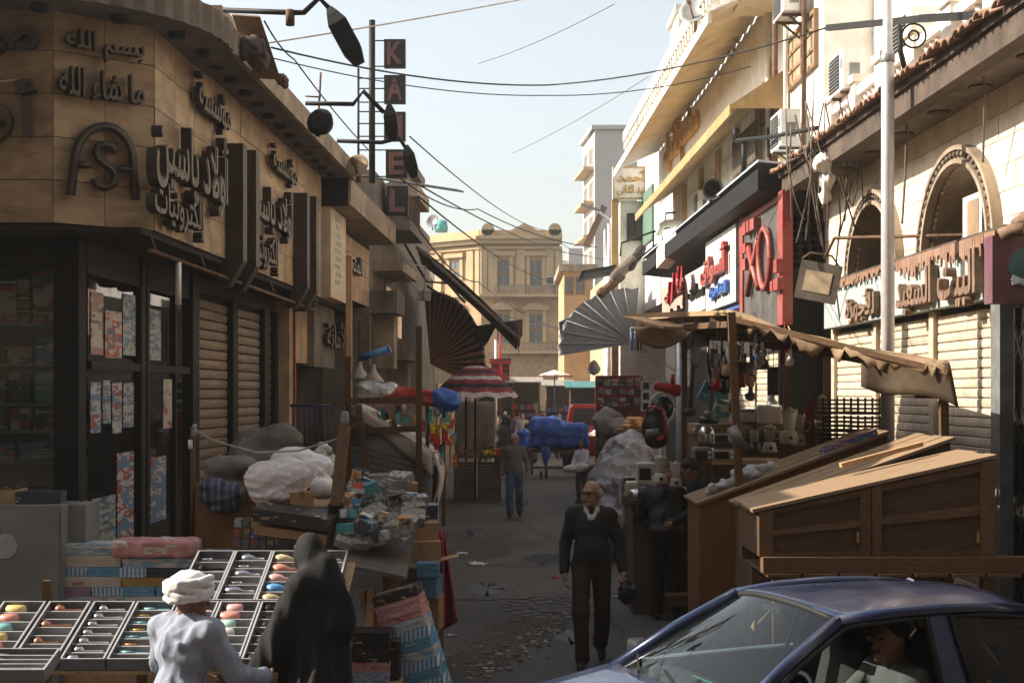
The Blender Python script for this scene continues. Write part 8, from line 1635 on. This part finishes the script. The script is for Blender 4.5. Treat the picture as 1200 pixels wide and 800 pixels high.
def figure(label, base, face, h, J, top, bottom, hair='short', bald=False, stache=False, beard=False, turn=0, nod=0, skin=None, hairm=None, shoe=None, res=.018, hres=.01, robe=None, collar=None, cuffs=None, thick=.0, fold=.006, hands=True, group=None, headp=None, no_head=False, parts=None, waist=None):
    """J: joint overrides in local coordinates (left +, forward +, up) for a 1.72 m person"""
    B = Body(base, face, h); j = dict(pel=(0, 0, .95), bel=(0, .01, 1.1), che=(0, 0, 1.29), shl=(.165, 0, 1.395), shr=(-.165, 0, 1.395), ell=(.235, -.02, 1.13), elr=(-.235, -.02, 1.13), wrl=(.25, .06, .89), wrr=(-.25, .06, .89), hil=(.088, 0, .92), hir=(-.088, 0, .92), knl=(.1, .03, .5), knr=(-.1, .03, .5), anl=(.1, -.02, .09), anr=(-.1, -.02, .09), hd=(0, .03, 1.6), tl=.15, tr=.15); j.update(J)
    TOP, BOT, SH, COL_ = 0, 1, 2, 3; pr = []
    tk = thick
    pr += [B.e(j['che'], (.172 + tk, .118 + tk, .19), TOP), B.e(j['bel'], (.155 + tk, .118 + tk, .17), TOP, .05), B.c(j['shl'], j['shr'], .062 + tk, None, TOP, .05), B.c((j['hd'][0], j['hd'][1] - .045, j['hd'][2] - .17), tuple(Vector(j['che']) + Vector((0, -.02, .08))), .06, .11, TOP, .06)]
    if robe:
        zb = robe; pr += [B.e(j['pel'], (.17 + tk, .13 + tk, .16), TOP, .06), B.c(j['pel'], (j['pel'][0], j['pel'][1] + .0, zb + .1), .16 + tk, .225, TOP, .08), B.c((.06, .02, .6), (.1, .04, zb + .05), .1, .13, TOP, .06), B.c((-.06, -.02, .6), (-.1, -.03, zb + .05), .1, .13, TOP, .06)]
    else:
        pr += [B.e((j['pel'][0], j['pel'][1], j['pel'][2] + .03), (.162 + tk, .122 + tk, .1), TOP if waist else TOP, .04), B.e((j['pel'][0], j['pel'][1], j['pel'][2] - .05), (.158, .118, .1), BOT, .03)]
        for q in ('l', 'r'): pr += [B.c(j['hi' + q], j['kn' + q], .098, .078, BOT, .03), B.c(j['kn' + q], j['an' + q], .076, .07, BOT, .02)]
    for q in ('l', 'r'):
        pr += [B.c(j['sh' + q], j['el' + q], .06 + tk * .6, .05 + tk * .6, TOP, .03), B.c(j['el' + q], j['wr' + q], .05 + tk * .6, .038 + tk * .5, TOP, .02)]
        an = Vector(j['an' + q]); toe = j.get('toe' + q, (an.x * 1.15, an.y + .17, max(.035, an.z - .06))); heel = (an.x, an.y - .04, max(.04, an.z - .045)); pr += [B.c(heel, toe, .042, .036, SH, .01), B.c(an, heel, .045, .042, SH, .01)]
    if collar: pr += [B.c((j['hd'][0] - .05, j['hd'][1] - .015, j['hd'][2] - .155), (j['hd'][0] + .05, j['hd'][1] - .015, j['hd'][2] - .155), .04, None, COL_, .01), B.c((j['hd'][0] - .05, j['hd'][1] + .03, j['hd'][2] - .15), (j['hd'][0] - .015, j['hd'][1] + .085, j['hd'][2] - .215), .02, .016, COL_, .004), B.c((j['hd'][0] + .05, j['hd'][1] + .03, j['hd'][2] - .15), (j['hd'][0] + .015, j['hd'][1] + .085, j['hd'][2] - .215), .02, .016, COL_, .004)]
    root = thing('person', label, 'person', base, group)
    mb = MB(); f1 = creases(fold * 1.6, 13, int(h * 1000) % 97); f2 = folds(fold * .5, 55, 5)
    sdf(mb, pr, res, .025, lambda g: f1(g * np.array([1.5, 1.5, .45])) + f2(g))
    mats = [top, bottom, shoe or SHOE, collar or top]
    nb = len(mats)
    def shift(prs, k): 
        for p in prs: p['m'] = p.get('m', 0) + k
        return prs
    mats += [skin or SKIN, hairm or HAIRB, EYE, LIP]
    hw = None
    if not no_head:
        hp, hw = head_prims(B, j['hd'], turn, nod, hair, bald, stache, beard); sdf(mb, shift(hp, nb), hres, .02)
    if hands:
        for q, sd in (('l', 1), ('r', -1)):
            el, wr = Vector(j['el' + q]), Vector(j['wr' + q]); d = j.get('hd' + q, (wr - el).normalized()); pn = j.get('pn' + q, (-.9 if q == 'l' else .9, .1, 0)); sdf(mb, shift(hand_prims(B, wr + (wr - el).normalized() * .03, d, pn, 0, j.get('cu' + q, .45), sd), nb), min(hres, .008) if hres < .012 else hres, .008)
    part('body', mb, mats, root)
    return root, B, hw
CHAR = M('charcoal_knit', (.022, .021, .022), .95, .2, 40, bump=.3); BRNT = M('brown_black_trousers', (.030, .018, .015), .9, .2); GREYK = M('grey_knit', (.13, .125, .11), .95, .2, 30, bump=.25); JEAN = M('blue_jeans', (.05, .085, .15), .9, .3, 6); BLJ = M('black_quilt', (.016, .017, .02), .6, .25, 10, bump=.4); BLT = M('black_trousers', (.012, .012, .013), .9, .2); SHIRTC = M('grey_collar', (.38, .38, .38), .8)
# -- walking man in front
X1 = .73; root, B, hw = figure('bald man with glasses and white moustache in dark sweater walking with a bag', (X1, 13.1, 0), R(-93), 1.70,
    dict(knr=(-.10, .2, .51), anr=(-.085, .2, .085), hir=(-.088, .02, .92), knl=(.1, .0, .49), anl=(.085, -.28, .16), toel=(.1, -.13, .05), ell=(.255, -.04, 1.13), wrl=(.29, .05, .9), elr=(-.245, -.05, 1.12), wrr=(-.245, .06, .88), bel=(0, .03, 1.08), hd=(0, .03, 1.59), cul=1.1), CHAR, BRNT, bald=True, hair=None, stache=True, turn=R(-32), nod=R(4), hairm=HAIRG, collar=SHIRTC, res=.011, hres=.007, thick=.014, fold=.006)
mb = MB()
for sx_ in (-.031, .031): mb.tube([hw(sx_ + .026 * math.cos(t), .106, .016 + .02 * math.sin(t)) for t in np.linspace(0, 6.283, 13)], .0028, 5)
mb.tube([hw(-.006, .108, .02), hw(.006, .108, .02)], .0028, 4)
for sx_ in (-1, 1): mb.tube([hw(sx_ * .057, .104, .018), hw(sx_ * .08, .05, .02), hw(sx_ * .082, -.02, .012)], .0025, 4)
part('spectacles', mb, BLACKM, root)
c = Vector(B.w((.335, .1, .78))); mb = MB(); sdf(mb, [dict(t='e', c=tuple(c + Vector((0, 0, -.1))), r=(.085, .06, .1)), dict(t='c', a=tuple(c + Vector((0, 0, .02))), b=tuple(c + Vector((0, 0, -.1))), r=.02, r2=.06)], .01, .04, folds(.012, 50, 3)); solo('plastic_bag', mb, M('black_bag', (.014, .014, .017), .3, .3, bump=.5), 'black plastic bag dangling from the walking man\'s left hand', 'bag')
# -- man in grey sweater and jeans further up
figure('man in grey sweater and blue jeans walking down the road', ((603 - 600) / FPX * 28.5, 28.5, 0), R(-92), 1.68, dict(knr=(-.1, .12, .5), anr=(-.09, .08, .1), knl=(.1, .04, .5), anl=(.1, -.12, .12), ell=(.26, -.04, 1.13), wrl=(.25, .06, .9), elr=(-.26, -.05, 1.14), wrr=(-.27, .02, .9)), GREYK, JEAN, hairm=HAIRG, res=.02, hres=.012, thick=.014)
# -- bent man with his back to us
figure('man in black padded jacket bending over the stall front, back turned', ((776 - 600) / FPX * 16.1, 15.75, 0), R(93), 1.72, dict(pel=(0, -.06, .96), bel=(0, .0, 1.1), che=(0, .1, 1.26), shl=(.185, .16, 1.36), shr=(-.185, .16, 1.36), ell=(.25, .25, 1.14), elr=(-.25, .25, 1.14), wrl=(.2, .42, 1.06), wrr=(-.2, .42, 1.06), hd=(0, .24, 1.53), knl=(.1, .0, .5), knr=(-.1, .0, .5)), BLJ, BLT, bald=True, hair=None, nod=R(35), hairm=HAIRG, res=.014, hres=.009, thick=.035, fold=.008)
# -- seller behind the chest
figure('dark-haired seller in black leaning behind the farthest chest', ((826 - 600) / FPX * 15.3, 15.3, .12), R(170), 1.72, dict(pel=(0, -.08, .95), che=(0, .06, 1.27), hd=(0, .17, 1.54), shl=(.18, .05, 1.38), shr=(-.18, .05, 1.38), wrl=(.2, .3, 1.0), wrr=(-.2, .3, 1.0), ell=(.25, .1, 1.12), elr=(-.25, .1, 1.12)), M('black_shirt', (.012, .013, .018), .9), BLT, nod=R(25), res=.018, hres=.012, skin=SKIND, thick=.015)
# -- boy with a sack
Yb = 32.2; xb_ = (682 - 600) / FPX * Yb
figure('boy in white shirt and grey trousers carrying a pale sack', (xb_, Yb, 0), R(-125), 1.42, dict(ell=(.22, .1, 1.15), wrl=(.1, .26, 1.02), elr=(-.24, .05, 1.13), wrr=(-.2, .22, .96), hd=(0, .03, 1.6)), M('white_shirt', (.62, .62, .66), .8, .1), M('grey_trousers', (.07, .07, .075), .9), res=.02, hres=.013, skin=SKIND, turn=R(25))
bundle('carried_sack', 'pale flat sack carried by the boy', 'sack', [dict(t='e', c=(xb_ - .16, Yb - .3, .8), r=(.27, .16, .09)), dict(t='e', c=(xb_ - .02, Yb - .32, .84), r=(.18, .15, .08))], M('pale_sack', (.6, .54, .48), .85), .02, .05, folds(.015, 25, 8))
# -- man in white turban beside the boy, seated
Yt = 34.0; xt_ = (708 - 600) / FPX * Yt; rt, B, hw = figure('man with white turban and dark sleeves behind the silver heap', (xt_, Yt, .12), R(-60), 1.72, dict(ell=(.3, .05, 1.2), wrl=(.32, .2, 1.02), elr=(-.28, .1, 1.15), wrr=(-.32, .25, .95)), M('dark_grey_robe', (.03, .032, .04), .9), BLT, robe=.15, res=.026, hres=.016, hair=None)
def turban(root, B, c, r=.12, mat=None, seed=1, res=.012):
    m_ = MB(); pr = [B.e(c, (r * 1.0, r * 1.1, r * .78), 0)]
    for i in range(5):
        a = -.5 + i * .25; n_ = 14; pts = [(c[0] + r * 1.03 * math.cos(t), c[1] + r * 1.12 * math.sin(t), c[2] - r * .3 + .3 * r * math.sin(t * 1 + i * 1.3) + r * .16 * i * .6) for t in np.linspace(0, 2 * math.pi, n_)]
        for p0, p1 in zip(pts[:-1], pts[1:]): pr.append(B.c(p0, p1, r * .17, None, 0, .004))
    sdf(m_, pr, res, .01, folds(.003, 70, seed)); part('turban', m_, mat or M('white_turban', (.78, .77, .76), .85, .08), root)
turban(rt, B, (0, .03, 1.69), .115, res=.02)
figure('man in sunglasses and grey jacket beside the red shelving', ((724 - 600) / FPX * 40.5, 40.5, .12), R(-95), 1.75, {}, M('grey_jacket', (.12, .12, .13), .9), BLT, res=.03, hres=.018)
figure('man in black seen from behind next to the red shelving', ((738 - 600) / FPX * 41, 41, .12), R(80), 1.78, {}, M('black_coat', (.015, .016, .022), .9), BLT, res=.03, hres=.018)
figure('man in grey robe and scarf walking behind the grey sweater man', ((585 - 600) / FPX * 43, 43, 0), R(-85), 1.78, {}, M('grey_robe', (.07, .068, .062), .95), BLT, robe=.12, res=.028, hres=.016, skin=SKIND)
for i, (px, Y, face, col_, l_, rb, h_) in enumerate(((606, 58, 80, (.17, .13, .22), 'person in a lilac jacket walking away up the street', None, 1.72), (628, 66, -90, (.16, .07, .03), 'person in an orange-brown shirt under a dark coat in the crowd', None, 1.78), (577, 60, 100, (.012, .012, .014), 'woman in black robe at the left of the crowd', .1, 1.66), (592, 64, 85, (.015, .015, .018), 'woman in black robe with white head cloth in the crowd', .1, 1.65), (637, 60, -80, (.02, .022, .028), 'person in dark clothes right of the orange-brown shirt', None, 1.72), (616, 72, -90, (.2, .19, .17), 'person in pale grey far down the street', None, 1.74), (600, 76, -90, (.1, .13, .2), 'person in faded blue far down the street', None, 1.72), (645, 70, 90, (.25, .05, .04), 'person in red by the far white parasol', None, 1.7), (566, 52, -85, (.05, .05, .06), 'person in dark grey half hidden behind the canvas screen', None, 1.75), (622, 50, 95, (.03, .03, .035), 'person in black walking away left of the blue tarp cart', .12, 1.7), (612, 54, -88, (.3, .28, .25), 'person in a beige shirt coming down the street', None, 1.74), (632, 80, 90, (.05, .07, .12), 'person in navy at the end of the street', None, 1.76), (585, 70, -95, (.22, .2, .2), 'person in light grey robe at the end of the street', .1, 1.74), (655, 54, -80, (.08, .07, .06), 'person in brown beside the far white parasol', None, 1.72), (608, 64, 85, (.02, .02, .022), 'person in black hood in the middle of the crowd', .1, 1.62))):
    figure(l_, ((px - 600) / FPX * Y, Y, 0), R(face), h_, dict(knr=(-.1, .1, .5), anr=(-.1, .1, .09)), M(f'crowd_cloth_{i}', col_, .9), BLT if i != 0 else M('dark_trousers', (.03, .03, .04), .9), robe=rb, res=.035, hres=.02, fold=.004, hairm=HAIRB if i != 3 else M('white_turban', (.78, .77, .76)))
# -- seated man with white turban, foreground
SHB = M('pale_blue_shirt', (.28, .31, .385), .85, .1, 20, bump=.15)
zs = -.0; Xs = -2.01; Ys = 8.6
rt, B, hw = figure('seated man in white turban and pale blue shirt, back turned, before the trays', (Xs, Ys, 0), R(57), 1.72,
    dict(pel=(0, -.02, .52), bel=(0, .0, .7), che=(0, .04, .93), shl=(.2, .05, 1.06), shr=(-.2, .05, 1.06), ell=(.27, .12, .82), elr=(-.30, .18, .80), wrl=(.24, .34, .72), wrr=(-.26, .47, .73), hil=(.1, 0, .5), hir=(-.1, 0, .5), knl=(.14, .45, .52), knr=(-.14, .45, .52), anl=(.14, .46, .09), anr=(-.14, .46, .09), hd=(0, .1, 1.245)), SHB, SHB, hair=None, nod=R(6), skin=SKIND, res=.010, hres=.007, thick=.03, fold=.011, turn=R(-25))
turban(rt, B, (0, .075, 1.325), .125, res=.009)
mb = MB(); p_ = B.w((0, .085, 1.10)); sdf(mb, [B.c((-.045, .07, 1.105), (.045, .07, 1.105), .052), B.c((-.04, .12, 1.09), (.04, .12, 1.09), .04)], .01, .02); part('collar', mb, SHB, rt)
t = thing('stool', 'plain wooden stool under the seated man', 'stool', (Xs, Ys, 0)); m_ = MB(); m_.box(Xs - .18, Xs + .18, Ys - .18, Ys + .18, .36, .4); part('seat', m_, WOOD, t)
for sx_ in (-.15, .11):
    for sy_ in (-.15, .11): m_ = MB(); m_.box(Xs + sx_, Xs + sx_ + .04, Ys + sy_, Ys + sy_ + .04, 0, .36); part('leg', m_, WOOD, t)
# -- woman in black
ABA = M('black_abaya', (.010, .010, .011), .85, .3, 12, bump=.2); TEAL = M('dark_teal_skirt', (.012, .03, .036), .9)
Xw, Yw = (368 - 600) / FPX * 9.3, 9.3
root = thing('person', 'woman in long black robe and face veil standing at the trays', 'person', (Xw, Yw, 0)); B = Body((Xw, Yw, 0), R(148), 1.60)
mb = MB(); k_ = 1.72 / 1.60
pr = [B.e((0, .04, 1.585), (.088, .108, .122), 0), B.c((0, .0, 1.52), (0, -.05, 1.33), .1, .17, 0, .05), B.c((.16, -.03, 1.36), (-.16, -.03, 1.36), .085, None, 0, .06), B.e((0, -.03, 1.2), (.205, .16, .28), 0, .06), B.c((0, -.03, 1.1), (0, -.04, .62), .19, .235, 0, .08),
      B.c((.17, 0, 1.34), (.25, .1, 1.02), .085, .085, 0, .05), B.c((.25, .1, 1.02), (.24, .26, .72), .085, .105, 0, .04), B.c((-.17, 0, 1.34), (-.25, .06, 1.02), .085, .085, 0, .05), B.c((-.25, .06, 1.02), (-.24, .18, .74), .085, .105, 0, .04), B.c((0, -.12, 1.5), (0, -.2, 1.1), .07, .12, 0, .06), B.e((0, .125, 1.52), (.06, .035, .09), 0, .03)]
f1 = creases(.045, 19, 13); f2 = folds(.004, 48, 17)
def vf(g): q = g.copy(); q[:, 2] *= .14; return (f1(q) + f2(q)) * np.clip((1.34 - g[:, 2]) / .2, .1, .8)
sdf(mb, pr, .013, .03, vf); nb = 1
sdf(mb, [B.c((0, -.03, .75), (0, -.03, .12), .2, .25, 1), B.c((.08, 0, .4), (.1, .06, .1), .1, .12, 1, .05)], .018, .03, vf)
sdf(mb, [dict(p, m=2) for p in hand_prims(B, (.255, .3, .66), (0, .25, -.9), (-.8, .2, 0), 2, .5, 1)] , .007, .008)
sdf(mb, [dict(p, m=2) for p in hand_prims(B, (-.255, .22, .68), (0, .25, -.9), (.8, .2, 0), 2, .5, -1)], .007, .008)
sdf(mb, [B.c((.09, 0, .07), (.1, .16, .04), .045, .036, 3), B.c((-.09, 0, .07), (-.1, .16, .04), .045, .036, 3)], .012, .01)
part('body', mb, [ABA, TEAL, SKIN, SHOE], root)
mb = MB(); sdf(mb, [B.e((0, .13, 1.6), (.055, .022, .02), 0)], .006, 0); part('eye_slit', mb, SKIN, root)
# ================================================================ BLUE SALOON CAR
CF = Vector((-.943, -.333, 0)).normalized(); CL = Vector((-CF.y, CF.x, 0)); CO = Vector((1.783, 7.93, 0))
def cw(x, y, z): return CO + CF * x + CL * y + Vector((0, 0, z))
def paint():
    m, nt, b = _nt('navy_car_paint'); tc = nt.nodes.new('ShaderNodeTexCoord'); n1 = _noise(nt, 3, 6, .65, tc.outputs['Object']); n2 = _noise(nt, 60, 3, .6, tc.outputs['Object'])
    c = _ramp(nt, n1.outputs[0], [(.35, (.006, .015, .052)), (.7, (.010, .024, .08))]); nd = _noise(nt, 1.6, 6, .7, tc.outputs['Object'])
    c = _mixc(nt, c, (.16, .13, .11), _ramp(nt, nd.outputs[0], [(.5, .0), (.8, .28)])); nt.links.new(c, b.inputs['Base Color'])
    b.inputs['Metallic'].default_value = .25; nt.links.new(_ramp(nt, nd.outputs[0], [(.35, .22), (.75, .6)]), b.inputs['Roughness']); b.inputs['Coat Weight'].default_value = .6; nt.links.new(_ramp(nt, nd.outputs[0], [(.4, .04), (.75, .35)]), b.inputs['Coat Roughness'])
    return m
NAVY = paint(); RUB = M('black_rubber', (.012, .012, .012), .7, .2); INT = M('car_interior', (.035, .033, .032), .9, .2); CARG = Mclear('car_glass', (.66, .76, .78), .01, .985); CARD_ = Mclear('car_glass_dark', (.18, .2, .2), .01, .97); CHR = M('dull_chrome', (.45, .45, .46), .3, .1, metal=.8, bump=0)
car = thing('blue_saloon_car', 'dusty navy blue saloon car with a driver, front right', 'car', CO)
def lerp_st(st, x):
    for (a, b) in zip(st[:-1], st[1:]):
        if a[0] >= x >= b[0]: t = (a[0] - x) / (a[0] - b[0] + 1e-9); return [p + (q - p) * t for p, q in zip(a[1:], b[1:])]
    return list(st[0][1:] if x > st[0][0] else st[-1][1:])
ST = [(2.12, .62, .62), (2.05, .72, .68), (1.8, .79, .77), (1.0, .82, .92), (0, .83, .935), (-1.35, .82, .95), (-1.9, .78, .92), (-2.08, .70, .86)]       # x, half width, top z
def side(sg_):
    m_ = MB(); xs = np.linspace(2.12, -2.08, 43); pf = [(.94, 1.0), (.985, .93), (1.0, .75), (1.005, .58), (.99, .45), (.94, .3), (.86, .22)]
    g = []
    for x in xs:
        w_, zt_ = lerp_st(ST, x); row = []
        for k, f in pf:
            z = .22 + (zt_ - .22) * (f - .22) / .78; y = w_ * k
            for wx in (1.27, -1.27):
                d = math.hypot(x - wx, z - .3)
                if d < .33: z = max(z, .3 + math.sqrt(max(0, .33 ** 2 - (x - wx) ** 2)))
            row.append(cw(x, sg_ * y, z))
        g.append(row)
    n_ = len(pf); vs_ = [p for r_ in g for p in r_]; fs = [(i * n_ + j, (i + 1) * n_ + j, (i + 1) * n_ + j + 1, i * n_ + j + 1) for i in range(len(xs) - 1) for j in range(n_ - 1)]
    m_.add(vs_, fs, 0, True); part('side_panel', m_, NAVY, car)
for sg_ in (-1, 1): side(sg_)
def deck(xa, xb, name, n_=12, crown=.035):
    m_ = MB()
    def fn(s_, t):
        x = xa + (xb - xa) * s_; w_, zt_ = lerp_st(ST, x); y = (2 * t - 1) * w_ * .94; return cw(x, y, zt_ + crown * (1 - (2 * t - 1) ** 2))
    m_.sheet(fn, n_, 10, th=.01); return part(name, m_, NAVY, car)
deck(2.1, 1.02, 'bonnet'); deck(-1.36, -2.06, 'boot_lid')
m_ = MB(); m_.sheet(lambda s_, t: cw(2.1 + .03 * math.sin(math.pi * s_), (2 * s_ - 1) * .62, .62 - .35 * t), 10, 3, th=.03); part('front_bumper', m_, RUB, car); m_ = MB(); m_.sheet(lambda s_, t: cw(-2.08, (2 * s_ - 1) * .68, .84 - .55 * t), 10, 3, th=.03); part('rear_bumper', m_, NAVY, car)
# roof
def roof(s_, t):
    x = .30 - 1.17 * s_; y = (2 * t - 1); e = 1 - abs(y) ** 2.4
    return cw(x - .05 * (1 - y * y) * (1 - 2 * s_) * -1 * .0 + .05 * (1 - y * y) * (1 - s_) - .05 * (1 - y * y) * s_, y * (.535 + .02 * math.sin(math.pi * s_)), 1.325 + .03 * math.sin(math.pi * (.15 + .7 * s_)) + .035 * e)
m_ = MB(); m_.sheet(roof, 16, 16, th=.012); part('roof', m_, NAVY, car)
AT, CT, AB, CB = (.30, .535, 1.325), (-.87, .535, 1.325), (1.0, .70, .92), (-1.38, .69, .95)
def strip(pts, w_, name, mat, t_=.03): 
    m_ = MB(); m_.tube(pts, w_, 7); return part(name, m_, mat, car)
for sg_ in (-1, 1):
    A = lambda p: cw(p[0], sg_ * p[1], p[2])
    strip([A((1.02, .71, .90)), A((.66, .63, 1.13)), A((.30, .54, 1.325))], .038, 'pillar', NAVY)
    strip([A((.32, .542, 1.32)), A((.0, .56, 1.352)), A((-.3, .566, 1.362)), A((-.6, .56, 1.352)), A((-.89, .54, 1.32))], .036, 'roof_rail', NAVY)
    strip([A((-.87, .537, 1.325)), A((-1.12, .61, 1.14)), A((-1.40, .70, .93))], .05, 'pillar', NAVY)
    m_ = MB(); m_.add([A((-.20, .785, .9)), A((-.36, .785, .9)), A((-.33, .572, 1.35)), A((-.22, .572, 1.35)), A((-.20, .745, .9)), A((-.36, .745, .9)), A((-.33, .54, 1.34)), A((-.22, .54, 1.34))], [(0, 1, 2, 3), (4, 7, 6, 5), (0, 3, 7, 4), (1, 5, 6, 2)]); part('pillar', m_, NAVY, car)
    strip([A((.86, .735, .935)), A((.6, .655, 1.13)), A((.27, .575, 1.30)), A((-.05, .59, 1.32)), A((-.19, .595, 1.325)), A((-.17, .78, .95))], .014, 'window_seal', RUB)
    strip([A((-.37, .78, .95)), A((-.35, .595, 1.325)), A((-.6, .59, 1.32)), A((-.84, .575, 1.29)), A((-1.05, .68, 1.02)), A((-1.05, .76, .95))], .014, 'window_seal', RUB)
    strip([A((.95, .775, .925)), A((0, .80, .945)), A((-1.36, .79, .955))], .016, 'waist_moulding', CHR)
    m_ = MB(); m_.add([A((-.38, .772, .95)), A((-1.04, .752, .95)), A((-.86, .592, 1.28)), A((-.37, .6, 1.315))], [(0, 1, 2, 3)]); part('rear_side_window', m_, CARD_, car)
    if sg_ < 0: m_ = MB(); m_.add([A((.84, .732, .94)), A((-.16, .776, .95)), A((-.18, .598, 1.32)), A((.27, .58, 1.295))], [(0, 1, 2, 3)]); part('front_side_window', m_, CARG, car)
    for wx in (1.27, -1.27):
        c = cw(wx, sg_ * .74, .3); m_ = MB(); m_.lathe([(.19, -.09), (.28, -.085), (.3, -.05), (.3, .05), (.28, .085), (.19, .09)], c, 22, axis=CL); w_ = part('wheel', m_, RUB, car); m_ = MB(); m_.lathe([(.19, -.02), (.18, .05), (.1, .065), (.03, .06), (0, .06)], c, 18, axis=CL * sg_); part('rim', m_, CHR, w_)
    c = cw(2.09, sg_ * .5, .6); m_ = MB(); m_.par(c - CL * .13 + Vector((0, 0, -.07)), CL * .26, CF * .03, (0, 0, .13)); part('headlight', m_, WHITEPL, car)
    c = cw(-2.1, sg_ * .52, .7); m_ = MB(); m_.par(c - CL * .12, CL * .24, -CF * .03, (0, 0, .14)); part('tail_light', m_, REDPL, car)
    c = cw(.78, sg_ * .86, .98); m_ = MB(); sdf(m_, [dict(t='b', c=tuple(c), r=(.06, .08, .055), rr=.03, R=[[CF.x, CL.x, 0], [CF.y, CL.y, 0], [0, 0, 1]])], .012, 0); part('wing_mirror', m_, RUB, car)
    c = cw(-.05, sg_ * .84, .82); m_ = MB(); m_.par(c, CF * .16, CL * sg_ * .02, (0, 0, .03)); part('door_handle', m_, RUB, car)
def wsh(s_, t): y = 2 * s_ - 1; p = Vector(AB).lerp(Vector(AT), t); return cw(p.x + .09 * (1 - y * y) * (1 - .45 * t), y * (p.y - .03), p.z + .045 * (1 - abs(y) ** 2.4) * t)
m_ = MB(); m_.sheet(wsh, 14, 6); part('windscreen', m_, CARG, car)
m_ = MB(); m_.tube([wsh(i / 14, 0) for i in range(15)], .018, 6); m_.tube([wsh(i / 14, 1) for i in range(15)], .018, 6); part('windscreen_seal', m_, RUB, car)
m_ = MB(); m_.sheet(lambda s_, t: (lambda y, p: cw(p.x - .06 * (1 - y * y), y * (p.y - .04), p.z))(2 * s_ - 1, Vector(CB).lerp(Vector(CT), t)), 10, 4); part('rear_window', m_, CARD_, car)
for q in (-.35, .3): m_ = MB(); m_.bar(wsh(.5 + q * .6, .03) + Vector((0, 0, .03)), wsh(.5 + q * .6 - .25, .14) + Vector((0, 0, .02)), .012, .012); part('wiper', m_, RUB, car)
# interior
m_ = MB(); m_.sheet(lambda s_, t: cw(1.0 - .42 * t, (2 * s_ - 1) * .66, .86 + .04 * math.sin(math.pi * t)), 8, 4, th=.05); m_.sheet(lambda s_, t: cw(.58, (2 * s_ - 1) * .66, .84 - .3 * t), 8, 2, th=.05); part('dashboard', m_, INT, car)
m_ = MB(); m_.par(cw(-1.9, -.72, .24), CF * 3.6, CL * 1.44, (0, 0, .05)); part('floor_pan', m_, INT, car)
for y in (-.36, .36):
    m_ = MB(); sdf(m_, [dict(t='b', c=tuple(cw(.02, y, .47)), r=(.24, .22, .09), rr=.06, R=[[CF.x, CL.x, 0], [CF.y, CL.y, 0], [0, 0, 1]]), dict(t='c', a=tuple(cw(-.2, y, .5)), b=tuple(cw(-.34, y, 1.0)), r=.1, fl=((CL.x, CL.y, 0), 2.1)), dict(t='c', a=tuple(cw(-.36, y, 1.08)), b=tuple(cw(-.38, y, 1.17)), r=.06, fl=((CL.x, CL.y, 0), 1.8))], .02, .03); part('seat', m_, INT, car)
m_ = MB(); sdf(m_, [dict(t='b', c=tuple(cw(-.9, 0, .5)), r=(.25, .6, .1), rr=.06, R=[[CF.x, CL.x, 0], [CF.y, CL.y, 0], [0, 0, 1]]), dict(t='b', c=tuple(cw(-1.15, 0, .8)), r=(.1, .6, .3), rr=.08, R=[[CF.x, CL.x, 0], [CF.y, CL.y, 0], [0, 0, 1]])], .025, .03); part('rear_seat', m_, INT, car)
swc = cw(.47, .36, .86); sx3 = CL; sy3 = (Vector((0, 0, 1)) * .92 - CF * .38).normalized()
m_ = MB(); m_.tube([swc + (sx3 * math.cos(t) + sy3 * math.sin(t)) * .185 for t in np.linspace(0, 6.283, 25)], .014, 7); m_.tube([swc - sx3 * .18, swc + sx3 * .18], .014, 6); m_.tube([swc, swc - sy3 * .18], .014, 6); m_.tube([swc, swc + CF * .25 - Vector((0, 0, .12))], .03, 8); part('steering_wheel', m_, RUB, car)
m_ = MB(); m_.bar(wsh(.5, .88) - CF * .08 - CL * .1, wsh(.5, .88) - CF * .08 + CL * .1, .05, .03); part('rear_view_mirror', m_, RUB, car)
m_ = MB(); m_.par(cw(.86, -.3, .905), CL * .35, -CF * .16, (0, 0, .012)); solo('dashboard_papers', m_, Mprint('green_white_paper', (.6, .62, .58), [(.08, .4, .15)], 5, seed=80), 'green and white papers lying on the car dashboard', 'papers')
m_ = MB(); m_.tube([wsh(.5, .86) - CF * .06, wsh(.5, .7) - CF * .1], .004, 4); m_.lathe([(0, -.03), (.02, 0), (0, .035)], wsh(.5, .68) - CF * .1, 6); solo('hanging_charm', m_, M('amber_charm', (.5, .33, .03), .5), 'small amber charm hanging behind the car windscreen', 'charm')
# driver
DB = CO + CF * -.12 + CL * .36
figure('driver with short dark hair and moustache in grey hooded top, inside the blue car', tuple(DB + Vector((0, 0, -.33))), math.atan2(CF.y, CF.x), 1.72,
       dict(pel=(0, .0, .92), bel=(0, -.04, 1.04), che=(0, -.07, 1.2), shl=(.18, -.05, 1.31), shr=(-.18, -.05, 1.31), ell=(.25, .16, 1.12), elr=(-.24, .18, 1.1), wrl=(.16, .42, 1.2), wrr=(-.16, .42, 1.2), hil=(.1, .05, .9), hir=(-.1, .05, .9), knl=(.14, .48, .95), knr=(-.14, .48, .95), anl=(.13, .75, .68), anr=(-.13, .75, .68), toel=(.13, .9, .66), toer=(-.13, .9, .66), hd=(0, -.01, 1.505), cul=1.2, cur=1.2), M('grey_hoodie', (.10, .10, .095), .95, .2), BLT, hair='short', stache=True, skin=SKIND, res=.014, hres=.007, turn=R(12), thick=.015)
